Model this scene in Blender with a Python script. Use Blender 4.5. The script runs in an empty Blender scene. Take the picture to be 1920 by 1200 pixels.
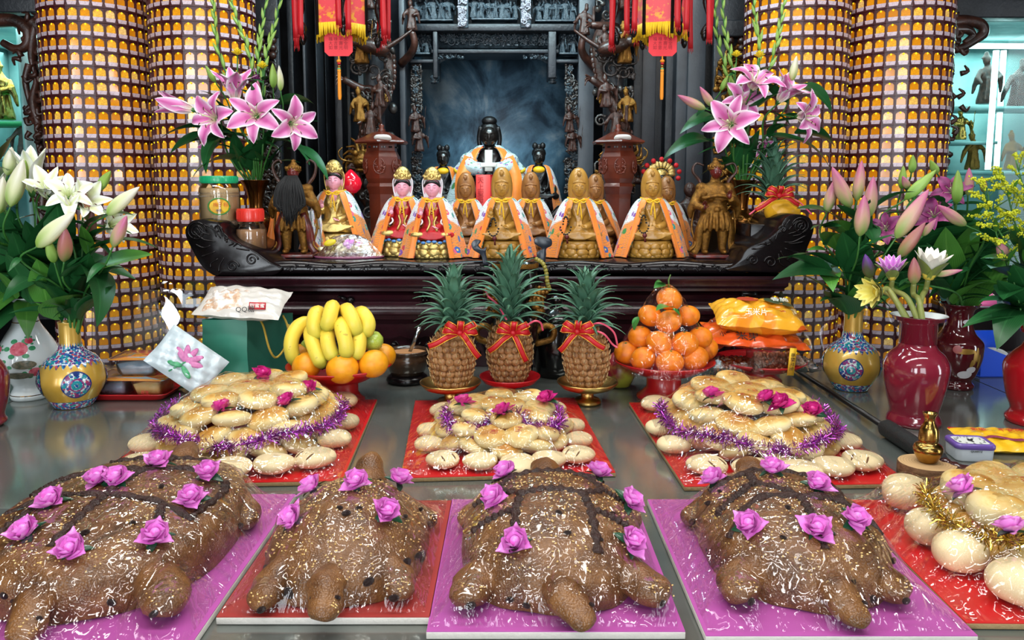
import bpy, bmesh, math, random
import numpy as np
from mathutils import Vector, Matrix, Euler

SC = bpy.context.scene
COL = SC.collection
PI = math.pi
rnd = random.Random(7)
R_ = math.radians

# ---------------------------------------------------------------- camera, world, lights, exposure
PITCH, FOC, CX, CY, CAMZ = R_(6.25), 1480.0, 960.0, 507.0, 1.40
cam_data = bpy.data.cameras.new('camera')
cam = bpy.data.objects.new('camera', cam_data); COL.objects.link(cam)
cam.location = (0, 0, CAMZ); cam.rotation_euler = (PI/2 - PITCH, 0, 0)
cam_data.sensor_width = 36; cam_data.lens = 36*FOC/1920; cam_data.shift_y = -93/1920
cam_data.clip_start = .02
SC.camera = cam
SC.view_settings.view_transform = 'Standard'; SC.view_settings.look = 'None'
SC.view_settings.gamma = 1; SC.view_settings.use_curve_mapping = False
SC.view_settings.exposure = -0.10
w = bpy.data.worlds.new('world'); SC.world = w; w.use_nodes = True
w.node_tree.nodes['Background'].inputs[0].default_value = (.80, .90, 1, 1)
w.node_tree.nodes['Background'].inputs[1].default_value = .9
def area(name, loc, rot, sx, sy, power, col=(1, 1, 1)):
    l = bpy.data.lights.new(name, 'AREA'); l.shape = 'RECTANGLE'; l.size = sx; l.size_y = sy
    l.energy = power; l.color = col
    o = bpy.data.objects.new(name, l); COL.objects.link(o); o.location = loc; o.rotation_euler = rot
    return o
# daylight through the three temple doors behind the visitor
area('door_daylight', (-1.9, -3.4, 1.6), (PI/2, 0, 0), 1.1, 2.7, 125, (.88, .95, 1))
area('door_daylight', (0.6, -3.4, 1.7), (PI/2, 0, 0), 1.7, 2.7, 90, (.88, .95, 1))
area('door_daylight', (-3.68, -3.39, 1.6), (PI/2, 0, 0), .2, 2.7, 30, (.88, .95, 1))
area('door_daylight', (-3.62, -3.45, 1.5), (PI/2, 0, 0), .9, 2.9, 7, (.80, .92, 1))
area('side_door_daylight', (5.2, -.6, 1.6), (PI/2, 0, PI/2), .7, 2.6, 70, (.88, .95, 1))
# ceiling fluorescent fittings
for lx, ly, lp in ((-1.3, .9, 22), (0, .9, 22), (1.3, .9, 22), (-.8, 2.2, 15), (.8, 2.2, 15), (0, -1.2, 22)):
    area('ceiling_lamp_light', (lx, ly, 3.13), (0, 0, 0), 1.15, .22, lp, (1, .985, .95))

area('added_shrine_light', (-.05, 2.95, 2.62), (R_(38), 0, 0), .9, .12, 26, (.62, .92, 1))  # added cool light out of view, brings cyan highlights to the upper carving

# ---------------------------------------------------------------- picture-to-place helpers
def ray(px, py):
    u, v = (px-CX)/FOC, (py-CY)/FOC
    return np.array((u, math.cos(PITCH)-v*math.sin(PITCH), -math.sin(PITCH)-v*math.cos(PITCH)))
def at(px, py, Y):
    d = ray(px, py); return np.array((0, 0, CAMZ)) + d*(Y/d[1])
def on(px, py, z):
    d = ray(px, py); return np.array((0, 0, CAMZ)) + d*((z-CAMZ)/d[2])
def mpp(Y, z=1.2):
    return (Y*math.cos(PITCH)+(CAMZ-z)*math.sin(PITCH))/FOC
def S(h, a=1):
    c = [int(h[i:i+2], 16)/255 for i in (0, 2, 4)]
    return tuple([x/12.92 if x <= .04045 else ((x+.055)/1.055)**2.4 for x in c]+[a])

# ---------------------------------------------------------------- materials
class NT:
    def __init__(s, name):
        s.m = bpy.data.materials.new(name); s.m.use_nodes = True; s.t = s.m.node_tree
        s.b = s.t.nodes['Principled BSDF']; s.o = s.t.nodes['Material Output']
    def set(s, nd, k, v):
        if isinstance(k, str) and k[0] == '_': k = int(k[1:])
        k = nd.inputs[k]
        if isinstance(v, bpy.types.NodeSocket): s.t.links.new(v, k)
        elif isinstance(v, bpy.types.Node): s.t.links.new(v.outputs[0], k)
        else: k.default_value = v
    def n(s, typ, props=None, **inp):
        nd = s.t.nodes.new('ShaderNode'+typ)
        for k, v in (props or {}).items(): setattr(nd, k, v)
        for k, v in inp.items(): s.set(nd, k if k in nd.inputs or k[0] == '_' else k.replace('_', ' '), v)
        return nd
    def p(s, **inp):
        for k, v in inp.items(): s.set(s.b, k.replace('_', ' '), v)
        return s.m
    def math(s, op, a, b=0.0, clamp=False):
        return s.n('Math', {'operation': op, 'use_clamp': clamp}, _0=a, _1=b).outputs[0]
    def ramp(s, fac, stops, interp='LINEAR'):
        r = s.n('ValToRGB', None, Fac=fac); cr = r.color_ramp; cr.interpolation = interp
        while len(cr.elements) < len(stops): cr.elements.new(.5)
        for e, (p, c) in zip(cr.elements, stops):
            e.position = p; e.color = c if len(c) == 4 else (*c, 1)
        return r.outputs[0]
    def mix(s, f, a, b, blend='MIX'):
        nd = s.n('Mix', {'data_type': 'RGBA', 'blend_type': blend}); s.set(nd, 0, f); s.set(nd, 6, a); s.set(nd, 7, b)
        return nd.outputs[2]
    def co(s, kind='Object'):
        return s.n('TexCoord').outputs[kind]
    def map(s, vec, scale=(1, 1, 1), loc=(0, 0, 0), rot=(0, 0, 0)):
        return s.n('Mapping', None, Vector=vec, Scale=scale, Location=loc, Rotation=rot).outputs[0]
    def noise(s, scale, detail=3, rough=.5, vec=None, dist=0):
        nd = s.n('TexNoise', None, Scale=scale, Detail=detail, Roughness=rough, Distortion=dist)
        s.set(nd, 'Vector', vec if vec is not None else s.co()); return nd
    def vor(s, scale, vec=None, feature='F1', rand=1.0):
        nd = s.n('TexVoronoi', {'feature': feature}, Scale=scale, Randomness=rand)
        s.set(nd, 'Vector', vec if vec is not None else s.co()); return nd
    def bump(s, h, strength=.3, dist=.01, normal=None):
        nd = s.n('Bump', None, Height=h, Strength=strength, Distance=dist)
        if normal is not None: s.set(nd, 'Normal', normal)
        return nd.outputs[0]

MATS = {}
def mat(name, col, rough=.5, metal=0.0, var=None, bump=None, rand=0, **k):
    """plain procedural material: base colour, optional noise to a second colour (col2, scale), bump (scale, strength), per-object value jitter"""
    if name in MATS: return MATS[name]
    t = NT(name); c = S(col) if isinstance(col, str) else col
    src = c
    if var:
        c2 = S(var[0]) if isinstance(var[0], str) else var[0]
        f = t.ramp(t.noise(var[1], 4, .6).outputs[0], [(var[2] if len(var) > 2 else .35, (0, 0, 0)), (var[3] if len(var) > 3 else .65, (1, 1, 1))])
        src = t.mix(f, c, c2)
    if rand:
        r = t.n('ObjectInfo').outputs['Random']
        hsv = t.n('HueSaturation', None, Color=src); t.set(hsv, 'Value', t.math('MULTIPLY_ADD', r, rand*2)); 
        t.t.nodes[-1]
        m2 = t.n('MapRange', None, Value=r); m2.inputs[3].default_value = 1-rand; m2.inputs[4].default_value = 1+rand
        t.set(hsv, 'Value', m2.outputs[0]); src = hsv.outputs[0]
    t.p(Base_Color=src, Roughness=rough, Metallic=metal)
    if bump:
        t.p(Normal=t.bump(t.noise(bump[0], 5, .6).outputs[0], bump[1], bump[2] if len(bump) > 2 else .01))
    for kk, v in k.items(): t.p(**{kk: v})
    MATS[name] = t.m
    return t.m

# ---------------------------------------------------------------- mesh helpers
def rotm(r): return np.array(Euler(r).to_matrix())
def tr(vf, loc=(0, 0, 0), rot=None, sc=None):
    v = np.asarray(vf[0], float)
    if sc is not None: v = v*np.asarray(sc, float)
    if rot is not None: v = v @ (rotm(rot).T if not isinstance(rot, np.ndarray) else rot.T)
    return (v+np.asarray(loc, float),)+tuple(vf[1:])
def grid(P, cu=False, cv=False):
    P = np.asarray(P, float); n, m = P.shape[:2]
    a = np.arange(n*m).reshape(n, m)
    i = np.arange(n if cu else n-1); j = np.arange(m if cv else m-1)
    I, J = np.meshgrid(i, j, indexing='ij'); I2, J2 = (I+1) % n, (J+1) % m
    f = np.stack([a[I, J], a[I, J2], a[I2, J2], a[I2, J]], -1).reshape(-1, 4)
    uv = np.stack(np.meshgrid(np.linspace(0, 1, n), np.linspace(0, 1, m), indexing='ij'), -1).reshape(-1, 2)
    return P.reshape(-1, 3), f.tolist(), uv
def lathe(prof, n=32, sx=1, sy=1):
    p = np.asarray(prof, float); a = np.linspace(0, 2*PI, n, endpoint=False)
    P = np.zeros((len(p), n, 3)); P[..., 0] = p[:, :1]*np.cos(a)*sx; P[..., 1] = p[:, :1]*np.sin(a)*sy; P[..., 2] = p[:, 1:2]
    return grid(P, cv=True)
def spline(pts, n):
    """Catmull-Rom through pts"""
    p = np.asarray(pts, float); k = len(p)
    if k < 3:
        return p[0]+(p[-1]-p[0])*np.linspace(0, 1, n)[:, None]
    q = np.vstack([2*p[0]-p[1], p, 2*p[-1]-p[-2]]); out = []
    for s in np.linspace(0, k-1, n):
        i = min(int(s), k-2); t = s-i; a, b, c, d = q[i:i+4]
        out.append(.5*(2*b+(c-a)*t+(2*a-5*b+4*c-d)*t*t+(3*b-a-3*c+d)*t**3))
    return np.array(out)
def frames(path):
    T = np.gradient(path, axis=0); T /= np.linalg.norm(T, axis=1)[:, None]+1e-12
    up = np.array((0, 0, 1.)) if abs(T[0][2]) < .9 else np.array((1., 0, 0))
    N = np.zeros_like(T); x = np.cross(T[0], up); x /= np.linalg.norm(x); N[0] = x
    for i in range(1, len(T)):
        x = N[i-1]-T[i]*np.dot(N[i-1], T[i]); N[i] = x/(np.linalg.norm(x)+1e-12)
    return T, N, np.cross(T, N)
def tube(path, r, n=8, cap=True, flat=1.0):
    path = np.asarray(path, float); r = np.broadcast_to(np.asarray(r, float), (len(path),))
    T, N, B = frames(path); a = np.linspace(0, 2*PI, n, endpoint=False)
    P = path[:, None]+r[:, None, None]*(np.cos(a)[None, :, None]*N[:, None]+flat*np.sin(a)[None, :, None]*B[:, None])
    v, f, uv = grid(P, cv=True)
    if cap: f = f+[list(range(n))[::-1], list(range(len(v)-n, len(v)))]
    return v, f, uv
def ribbon(path, wid, nrm, th=.0008):
    """a thin band with thickness along a path; nrm = rough outward normals"""
    path = np.asarray(path, float); k = len(path); T = np.gradient(path, axis=0); T /= np.linalg.norm(T, axis=1)[:, None]+1e-12
    nr = np.broadcast_to(np.asarray(nrm, float), path.shape); side = np.cross(T, nr); side /= np.linalg.norm(side, axis=1)[:, None]+1e-12
    nn = np.cross(side, T); wv = np.broadcast_to(np.asarray(wid, float), (k,))[:, None]/2
    P = np.stack([path-side*wv, path+side*wv, path+side*wv+nn*th, path-side*wv+nn*th], 1)
    v, f, uv = grid(P, cv=True)
    return v, f+[[0, 1, 2, 3][::-1], list(range(len(v)-4, len(v)))], uv
def ell(c, r, nu=12, nv=8, rot=None, e=1.0):
    ph = np.linspace(-PI/2, PI/2, nv+1); th = np.linspace(0, 2*PI, nu, endpoint=False)
    def pw(x): return np.sign(x)*np.abs(x)**e
    P = np.zeros((nv+1, nu, 3))
    P[..., 0] = pw(np.cos(ph))[:, None]*pw(np.cos(th)); P[..., 1] = pw(np.cos(ph))[:, None]*pw(np.sin(th)); P[..., 2] = pw(np.sin(ph))[:, None]
    return tr(grid(P, cv=True), c, rot, np.broadcast_to(r, (3,)))
def box(c, s, rot=None):
    v = np.array([(x, y, z) for x in (-.5, .5) for y in (-.5, .5) for z in (-.5, .5)], float)*np.asarray(s, float)
    f = [[0, 1, 3, 2], [4, 6, 7, 5], [0, 4, 5, 1], [2, 3, 7, 6], [0, 2, 6, 4], [1, 5, 7, 3]]
    return tr((v, f), c, rot)
def prism(poly, d0, d1, plane='xz'):
    """extrude a 2-D outline between two depths; plane xz extrudes along y, xy along z"""
    k = len(poly); v = []
    for d in (d0, d1):
        for a, b in poly: v.append((a, d, b) if plane == 'xz' else (a, b, d) if plane == 'xy' else (d, a, b))
    f = [list(range(k)), list(range(2*k-1, k-1, -1))]+[[(i+1) % k, i, k+i, k+(i+1) % k] for i in range(k)]
    return np.array(v, float), f
class MB:
    def __init__(s): s.v = []; s.f = []; s.m = []; s.uv = []; s.n = 0; s.hasuv = False
    def add(s, vf, mi=0):
        v, f = vf[0], vf[1]
        s.v.append(np.asarray(v, float)); k = s.n
        s.f += [[i+k for i in q] for q in f]; s.m += [mi]*len(f); s.n += len(v)
        if len(vf) > 2: s.hasuv = True; s.uv.append(vf[2])
        else: s.uv.append(np.zeros((len(v), 2)))
        return s
    def mesh(s, name, mats, smooth=True, sharp=None, bevel=None):
        me = bpy.data.meshes.new(name); v = np.vstack(s.v)
        me.from_pydata(v.tolist(), [], s.f)
        for m in (mats if isinstance(mats, (list, tuple)) else [mats]): me.materials.append(m)
        if any(s.m): me.polygons.foreach_set('material_index', s.m)
        if s.hasuv:
            li = np.zeros(len(me.loops), int); me.loops.foreach_get('vertex_index', li)
            me.uv_layers.new(name='UVMap').data.foreach_set('uv', np.vstack(s.uv)[li].astype(np.float32).ravel())
        if bevel:
            b = bmesh.new(); b.from_mesh(me); bmesh.ops.remove_doubles(b, verts=b.verts, dist=1e-6)
            ed = [e for e in b.edges if len(e.link_faces) == 2 and e.calc_face_angle(0) > .6]
            bmesh.ops.bevel(b, geom=ed, offset=bevel, segments=2, affect='EDGES', profile=.5, clamp_overlap=True)
            bmesh.ops.recalc_face_normals(b, faces=b.faces); b.to_mesh(me); b.free()
        if smooth: me.polygons.foreach_set('use_smooth', [True]*len(me.polygons))
        if sharp: me.set_sharp_from_angle(angle=R_(sharp))
        me.update(); return me
    def build(s, name, mats, parent=None, loc=None, rot=None, sc=None, smooth=True, sharp=None, bevel=None):
        return put(name, s.mesh(name, mats, smooth, sharp, bevel), parent, loc, rot, sc)
def put(name, me, parent=None, loc=None, rot=None, sc=None):
    o = bpy.data.objects.new(name, me); COL.objects.link(o)
    if parent is not None: o.parent = parent
    if loc is not None: o.location = loc
    if rot is not None: o.rotation_euler = rot
    if sc is not None: o.scale = sc if hasattr(sc, '__len__') else (sc, sc, sc)
    return o
def mk(name, vfs, m, parent=None, **k):
    b = MB()
    for q in (vfs if isinstance(vfs, list) else [vfs]): b.add(q)
    return b.build(name, m, parent, **k)
def tag(o, label=None, cat=None, group=None, kind=None):
    if label: o['label'] = label
    if cat: o['category'] = cat
    if group: o['group'] = group
    if kind: o['kind'] = kind
    return o
def thing(name, label, cat, loc=(0, 0, 0), rot=None, group=None, sc=None):
    return tag(put(name, None, None, loc, rot, sc), label, cat, group)
KIDS = {}
def kids(o): return [c for c in COL.objects if c.parent is o]
def dup(root, loc, rot=None, label=None, sc=None, group=None):
    ch = {}
    for o in root.children_recursive: ch.setdefault(o.parent.name, []).append(o)
    def cp(o, par):
        c = o.copy(); COL.objects.link(c)
        if par is not None: c.parent = par
        for q in ch.get(o.name, []): cp(q, c)
        return c
    r = cp(root, None); r.location = loc
    if rot is not None: r.rotation_euler = rot
    if sc is not None: r.scale = sc if hasattr(sc, '__len__') else (sc,)*3
    if label: r['label'] = label
    if group: r['group'] = group
    return r
def fuse(vfs, voxel, smooth=4, name='fused'):
    """merge closed shapes into one continuous skin"""
    b = MB()
    for q in vfs: b.add(q[:2])
    o = b.build(name, [], None)
    md = o.modifiers.new('r', 'REMESH'); md.mode = 'VOXEL'; md.voxel_size = voxel
    if smooth:
        ms = o.modifiers.new('s', 'SMOOTH'); ms.iterations = smooth; ms.factor = .5
    dg = bpy.context.evaluated_depsgraph_get(); me = bpy.data.meshes.new_from_object(o.evaluated_get(dg))
    old = o.data; bpy.data.objects.remove(o); bpy.data.meshes.remove(old)
    me.polygons.foreach_set('use_smooth', [True]*len(me.polygons))
    return me
def setmat(me, m):
    me.materials.clear()
    for q in (m if isinstance(m, (list, tuple)) else [m]): me.materials.append(q)
    return me
TXT = {}
def text_mesh(s, size=1.0, depth=.0, m=None):
    """flat lettering as mesh in the XZ plane, centred, facing -Y"""
    key = (s, size, depth, m.name if m else '')
    if key in TXT: return TXT[key]
    c = bpy.data.curves.new('lettering', 'FONT'); c.body = s; c.size = size; c.align_x = 'CENTER'; c.align_y = 'CENTER'; c.extrude = depth; c.resolution_u = 3
    o = bpy.data.objects.new('lettering', c); COL.objects.link(o)
    dg = bpy.context.evaluated_depsgraph_get(); me = bpy.data.meshes.new_from_object(o.evaluated_get(dg))
    bpy.data.objects.remove(o); bpy.data.curves.remove(c)
    me.transform(Matrix.Rotation(PI/2, 4, 'X'))
    if m: setmat(me, m)
    TXT[key] = me; return me
# ---------------------------------------------------------------- shared materials
M_DARK = mat('dark_lacquer', '150f11', .2, var=('0c090b', 6), bump=(18, .06), Specular_IOR_Level=.35)
M_ALTAR = mat('rosewood_lacquer', '30111a', .22, var=('1c090e', 5), bump=(20, .03), Specular_IOR_Level=.4)
M_SHRINE = mat('old_shrine_wood', '262a30', .42, var=('14161b', 7), bump=(60, .25))
M_CARVE = mat('carved_wood_teal', '44525b', .26, var=('1b2127', 30), bump=(90, .3))
M_BROWN = mat('carved_wood_brown', '4b2a20', .36, var=('23140f', 18), bump=(80, .3), Coat_Weight=.2)
M_GILT = mat('worn_gilding', '9c6f2c', .36, .75, var=('4a2a14', 40, .30, .80), bump=(120, .35))
M_GOLD = mat('polished_brass', 'bb9a58', .2, 1.0, var=('8d6526', 14), bump=(60, .08))
M_GREY = mat('grey_plank', '3f4349', .45, var=('2b2d33', 4), bump=(40, .15))
M_RED = mat('red_plastic', 'b3151c', .3, Coat_Weight=.3)

# ---------------------------------------------------------------- room shell
mk('floor', box((0, .5, -.05), (12, 9, .1)), mat('floor_tile', '4a3f3a', .3, var=('332b28', 3)))['kind'] = 'structure'
mk('ceiling', box((0, .5, 3.35), (12, 9, .1)), mat('ceiling_paint', '77756f', .7, var=('66635c', 3)))['kind'] = 'structure'
mk('wall_back', box((0, 4.75, 1.65), (12, .1, 3.4)), mat('wall_back_paint', '14161a', .6, var=('0b0c0f', 3)))['kind'] = 'structure'
M_WALL = mat('wall_paint', '7a7168', .7, var=('6a625a', 3))
mk('wall_left', box((-5.4, .5, 1.65), (.1, 9, 3.4)), M_WALL)['kind'] = 'structure'
mk('wall_right', box((5.4, -2.55, 1.65), (.1, 2.9, 3.4)), M_WALL)['kind'] = 'structure'
mk('wall_right', box((5.4, 2.45, 1.65), (.1, 5.1, 3.4)), M_WALL)['kind'] = 'structure'
# front wall behind the visitor, with three open doors
for i, (x0, x1) in enumerate(((-5.4, -4.1), (-3.15, -2.6), (-1.2, -.3), (1.5, 5.4))):
    mk('wall_front' if i == 0 else 'wall_front.%03d' % i, box(((x0+x1)/2, -3.6, 1.65), (x1-x0, .2, 3.4)), M_WALL)['kind'] = 'structure'
mk('trim_1', box((0, -3.6, 3.15), (10.8, .22, .4)), M_WALL)['kind'] = 'structure'
for lx, ly in ((-1.3, .9), (0, .9), (1.3, .9), (-.8, 2.2), (.8, 2.2), (0, -1.2)):
    t = thing('ceiling_lamp', 'white twin-tube fluorescent ceiling fitting, '+('above the front of the table, ' if ly == .9 else 'above the altar, ' if ly > 1 else 'behind the visitor, ')+('left one' if lx < 0 else 'right one' if lx > 0 else 'middle one'), 'lamp', (lx, ly, 3.2), group='ceiling fittings above the table')
    mk('housing', box((0, 0, .02), (1.25, .3, .06)), mat('white_metal', 'd8d8d8', .4), t, bevel=.006)
    mk('tube', tube([(-.55, -.07, -.02), (.55, -.07, -.02)], .014, 8), mat('tube_glow', 'ffffff', .4, Emission_Color=(1, .98, .93, 1), Emission_Strength=4.0), t)
    mk('tube', tube([(-.55, .07, -.02), (.55, .07, -.02)], .014, 8), MATS['tube_glow'], t)

# ---------------------------------------------------------------- steel tables
def steel():
    t = NT('brushed_steel'); v = t.map(t.co(), (1, 14, 1))
    n1 = t.noise(9, 5, .7, v); n2 = t.noise(2.2, 4, .6)
    c = t.mix(t.ramp(n2.outputs[0], [(.35, (0, 0, 0)), (.65, (1, 1, 1))]), S('76827f'), S('84837c'))
    ro = t.math('ADD', t.math('MULTIPLY', n2.outputs[0], .16), .06)
    return t.p(Base_Color=c, Metallic=.60, Roughness=ro, Normal=t.bump(n1.outputs[0], .018, .004))
M_STEEL = steel()
TZ = .80
def table(name, label, x0, x1, y0, y1):
    t = thing(name, label, 'table', ((x0+x1)/2, (y0+y1)/2, 0))
    w, d = x1-x0, y1-y0
    mk('table_top', box((0, 0, TZ-.004), (w, d, .008)), M_STEEL, t, smooth=False)
    mk('apron', box((0, -d/2+.006, TZ-.028), (w, .01, .04)), M_STEEL, t, smooth=False)
    for sx in (-1, 1):
        for sy in (-1, 1):
            mk('leg', tube([(sx*(w/2-.05), sy*(d/2-.06), 0), (sx*(w/2-.05), sy*(d/2-.06), TZ-.009)], .022, 10), M_STEEL, t)
table('steel_table', 'long reflective steel offering table under the turtle cakes', -.86, .925, .86, 2.558)
table('steel_table', 'left steel side table under the gold cloisonne vase and the red snack tray', -1.385, -.864, 1.41, 2.575)
table('steel_table', 'right steel side table under the plain maroon vase and the clock', .929, 1.423, 1.56, 2.575)
table('steel_table', 'outermost left steel table under the white porcelain peony vase', -2.3, -1.389, 1.3, 2.575)
table('steel_table', 'outermost right steel table holding the blue carton', 1.428, 2.4, 1.56, 2.80)

# clear acrylic guards standing at the rear edge of the side tables
def clear(name, tint=(1, 1, 1, 1), fres=1.35, rough=.03, bmp=None, base=.0):
    t = NT(name); fr = t.n('Fresnel', None, IOR=fres)
    g = t.n('BsdfGlossy', None, Color=(1, 1, 1, 1), Roughness=rough); tp = t.n('BsdfTransparent', None, Color=tint)
    if bmp:
        vv = t.map(t.co(), bmp[2] if len(bmp) > 2 else (1, 1, 1))
        h = t.n('TexNoise', None, Scale=bmp[0], Detail=4, Roughness=.6, Distortion=1.2, Vector=vv)
        b = t.bump(h.outputs[0], bmp[1], bmp[3] if len(bmp) > 3 else .01); t.set(g, 'Normal', b); t.set(fr, 'Normal', b)
    f = t.math('ADD', fr.outputs[0], base, True)
    mx = t.n('MixShader', None, _0=f, _1=tp, _2=g)
    t.t.links.new(mx.outputs[0], t.o.inputs[0]); return t.m
M_ACRYL = clear('clear_acrylic', (.93, .97, .99, 1), 1.5, .02, base=.10)
M_PLASTIC = clear('clear_plastic', (.97, .98, .99, 1), 1.4, .06, (30, .2), base=.03)
for nm, lb, xa, xb, yt in (('acrylic_guard', 'clear acrylic guard sheet standing left of the altar', 168, 428, 527), ('acrylic_guard', 'clear acrylic guard sheet standing right of the altar', 1448, 1700, 508)):
    a = at(xa, yt, 2.55); b_ = at(xb, yt, 2.55)
    mk(nm, box(((a[0]+b_[0])/2, 2.55, (TZ+.001+a[2])/2), (b_[0]-a[0], .004, a[2]-TZ-.004), (R_(-6.5), 0, 0)), M_ACRYL, smooth=False)
    tag(COL.objects[-1] if False else bpy.data.objects[nm if nm+'.001' not in bpy.data.objects else nm+'.001'], lb, 'screen')

# ---------------------------------------------------------------- light towers of little amber niches
def amber():
    t = NT('amber_niche'); r = t.n('ObjectInfo').outputs['Random']; v = t.co()
    geo = t.n('NewGeometry').outputs['Random Per Island']
    rr = t.math('FRACT', t.math('ADD', t.math('MULTIPLY', r, 7.31), geo))
    c = t.ramp(rr, [(0, S('b06a08')), (.5, S('c6820e')), (.8, S('d29a22')), (.95, S('d4aa4a')), (1, S('d4b474'))])
    nz = t.noise(160, 3, .6, v); c2 = t.mix(t.ramp(nz.outputs[0], [(.42, (0, 0, 0)), (.62, (.55, .55, .55))]), c, S('a8681a'))
    return t.p(Base_Color=c2, Roughness=.12, Emission_Color=c2, Emission_Strength=.62, Coat_Weight=.55, Coat_Roughness=.05)
M_NICHE = [mat('niche_frame', '431519', .38, Coat_Weight=.15, Coat_Roughness=.12), amber(), mat('niche_label', 'cdb8c1', .4, var=('b09aa6', 300, .5, .6), Coat_Weight=.3),
           mat('niche_led', 'ffd21a', .3, Emission_Color=(1, .72, .02, 1), Emission_Strength=1.5)]
NC, ROWH, TR = 29, .0548, .205
FW = TR*math.tan(PI/NC)
def niche_parts():
    b = []; h = [(-.0166, .0195), (.0166, .0195), (.0166, .040), (.0105, .047), (0, .0500), (-.0105, .047), (-.0166, .040)]
    o = [(-FW, 0), (FW, 0), (FW, .040), (FW, ROWH), (0, ROWH), (-FW, ROWH), (-FW, .040)]
    v = [(x, 0, z) for x, z in o]+[(x, 0, z) for x, z in h]+[(x, .005, z) for x, z in h]
    f = [[i, (i+1) % 7, 7+(i+1) % 7, 7+i] for i in range(7)]+[[7+i, 7+(i+1) % 7, 14+(i+1) % 7, 14+i] for i in range(7)]
    b.append(((np.array(v), f), 0)); b.append(((np.array([(x, .005, z) for x, z in h]), [list(range(7))]), 1))
    b.append((prism([(-.0150, .0052), (.0150, .0052), (.0182, .0195), (-.0182, .0195)], -.0018, 0), 2))
    b.append((prism([(-FW, -.001), (FW, -.001), (FW, .0035), (-FW, .0035)], -.004, 0), 0))
    b.append((prism([(-FW, .0035), (-FW+.0028, .0035), (-FW+.0028, ROWH-.001), (-FW, ROWH-.001)], -.002, 0), 0))
    b.append(((np.array([(0, 0, .0495), (.0042, 0, .0455), (0, 0, .0410), (-.0042, 0, .0455), (0, -.003, .0455)]), [[4, 0, 3], [4, 3, 2], [4, 2, 1], [4, 1, 0]]), 3))
    return b
NP_ = niche_parts()
nb = MB()
for q, mi in NP_: nb.add(q, mi)
NICHE = nb.mesh('niche', M_NICHE, smooth=False)
def tower(cx, cy, label):
    t = thing('light_tower', label, 'light tower', (cx, cy, 0))
    zs = np.arange(.42, 2.42, ROWH)
    mk('core', lathe([(TR-.012, .02), (TR-.012, 2.5)], 29), M_NICHE[0], t)
    mk('plinth', lathe([(0, 0), (.21, 0), (.21, .3), (.208, .4), (TR, .42)], 32), M_ALTAR, t)
    mk('crown_ring', lathe([(TR, zs[-1]+ROWH), (.21, 2.48), (.21, 2.6), (0, 2.6)], 32), M_ALTAR, t)
    face = math.atan2(-cy, -cx); cells = []
    for i in range(NC):
        a = 2*PI*i/NC+.05; d = math.cos(a-face)
        for z in zs: cells.append((-(d if d > .12 else d-3)+(.0 if .74 < z < 2.06 else 2.0), a, z))
    cells.sort(); rest = MB()
    for k, (s_, a, z) in enumerate(cells):
        ap = TR-.004; loc = (ap*math.cos(a), ap*math.sin(a), z); rz = a+PI/2
        if k < 300: put('niche', NICHE, t, loc, (0, 0, rz))
        elif s_ < 1.95 or k < 420:
            for q, mi in NP_: rest.add(tr(q, loc, (0, 0, rz)), mi)
        else:
            for q, mi in NP_[:3]: rest.add(tr(q, loc, (0, 0, rz)), mi)
    rest.build('niche_grid', M_NICHE, t, smooth=False)['kind'] = 'stuff'
    return t
tower(-1.672, 3.25, 'leftmost amber-lit round tower of small memorial niches')
tower(-1.238, 3.25, 'amber-lit niche tower behind the pink lilies left of the altar')
tower(1.140, 3.25, 'amber-lit niche tower behind the pink lilies right of the altar')
tower(1.548, 3.25, 'rightmost amber-lit round tower of small memorial niches')

# ---------------------------------------------------------------- altar table
ax, ahw = -.031, .918
alt = thing('altar_table', 'dark rosewood altar table behind the fruit plates', 'table', (ax, 2.5, 0))
def rect_sweep(prof, hw, depth):
    """sweep an (inset, z) moulding round the front and both sides"""
    P = []
    for ins, z in prof: P.append([(-hw+ins, depth, z), (-hw+ins, ins, z), (hw-ins, ins, z), (hw-ins, depth, z)])
    return grid(P)
prof = [(.1, 1.107), (0, 1.107), (-.002, 1.100), (0, 1.092), (.003, 1.085), (.003, 1.075), (.012, 1.066), (.012, 1.058), (.034, 1.052), (.046, 1.040), (.048, 1.028), (.040, 1.012), (.026, 1.000), (.022, .990), (.022, .980),
        (.034, .976), (.034, .962), (.048, .958), (.05, .945), (.062, .940), (.062, .05)]
mk('moulded_body', rect_sweep(prof, ahw, .83), M_ALTAR, alt, sharp=35)
mk('table_top', box((0, .415, 1.103), (2*ahw-.004, .83, .008)), M_ALTAR, alt, smooth=False)
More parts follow.
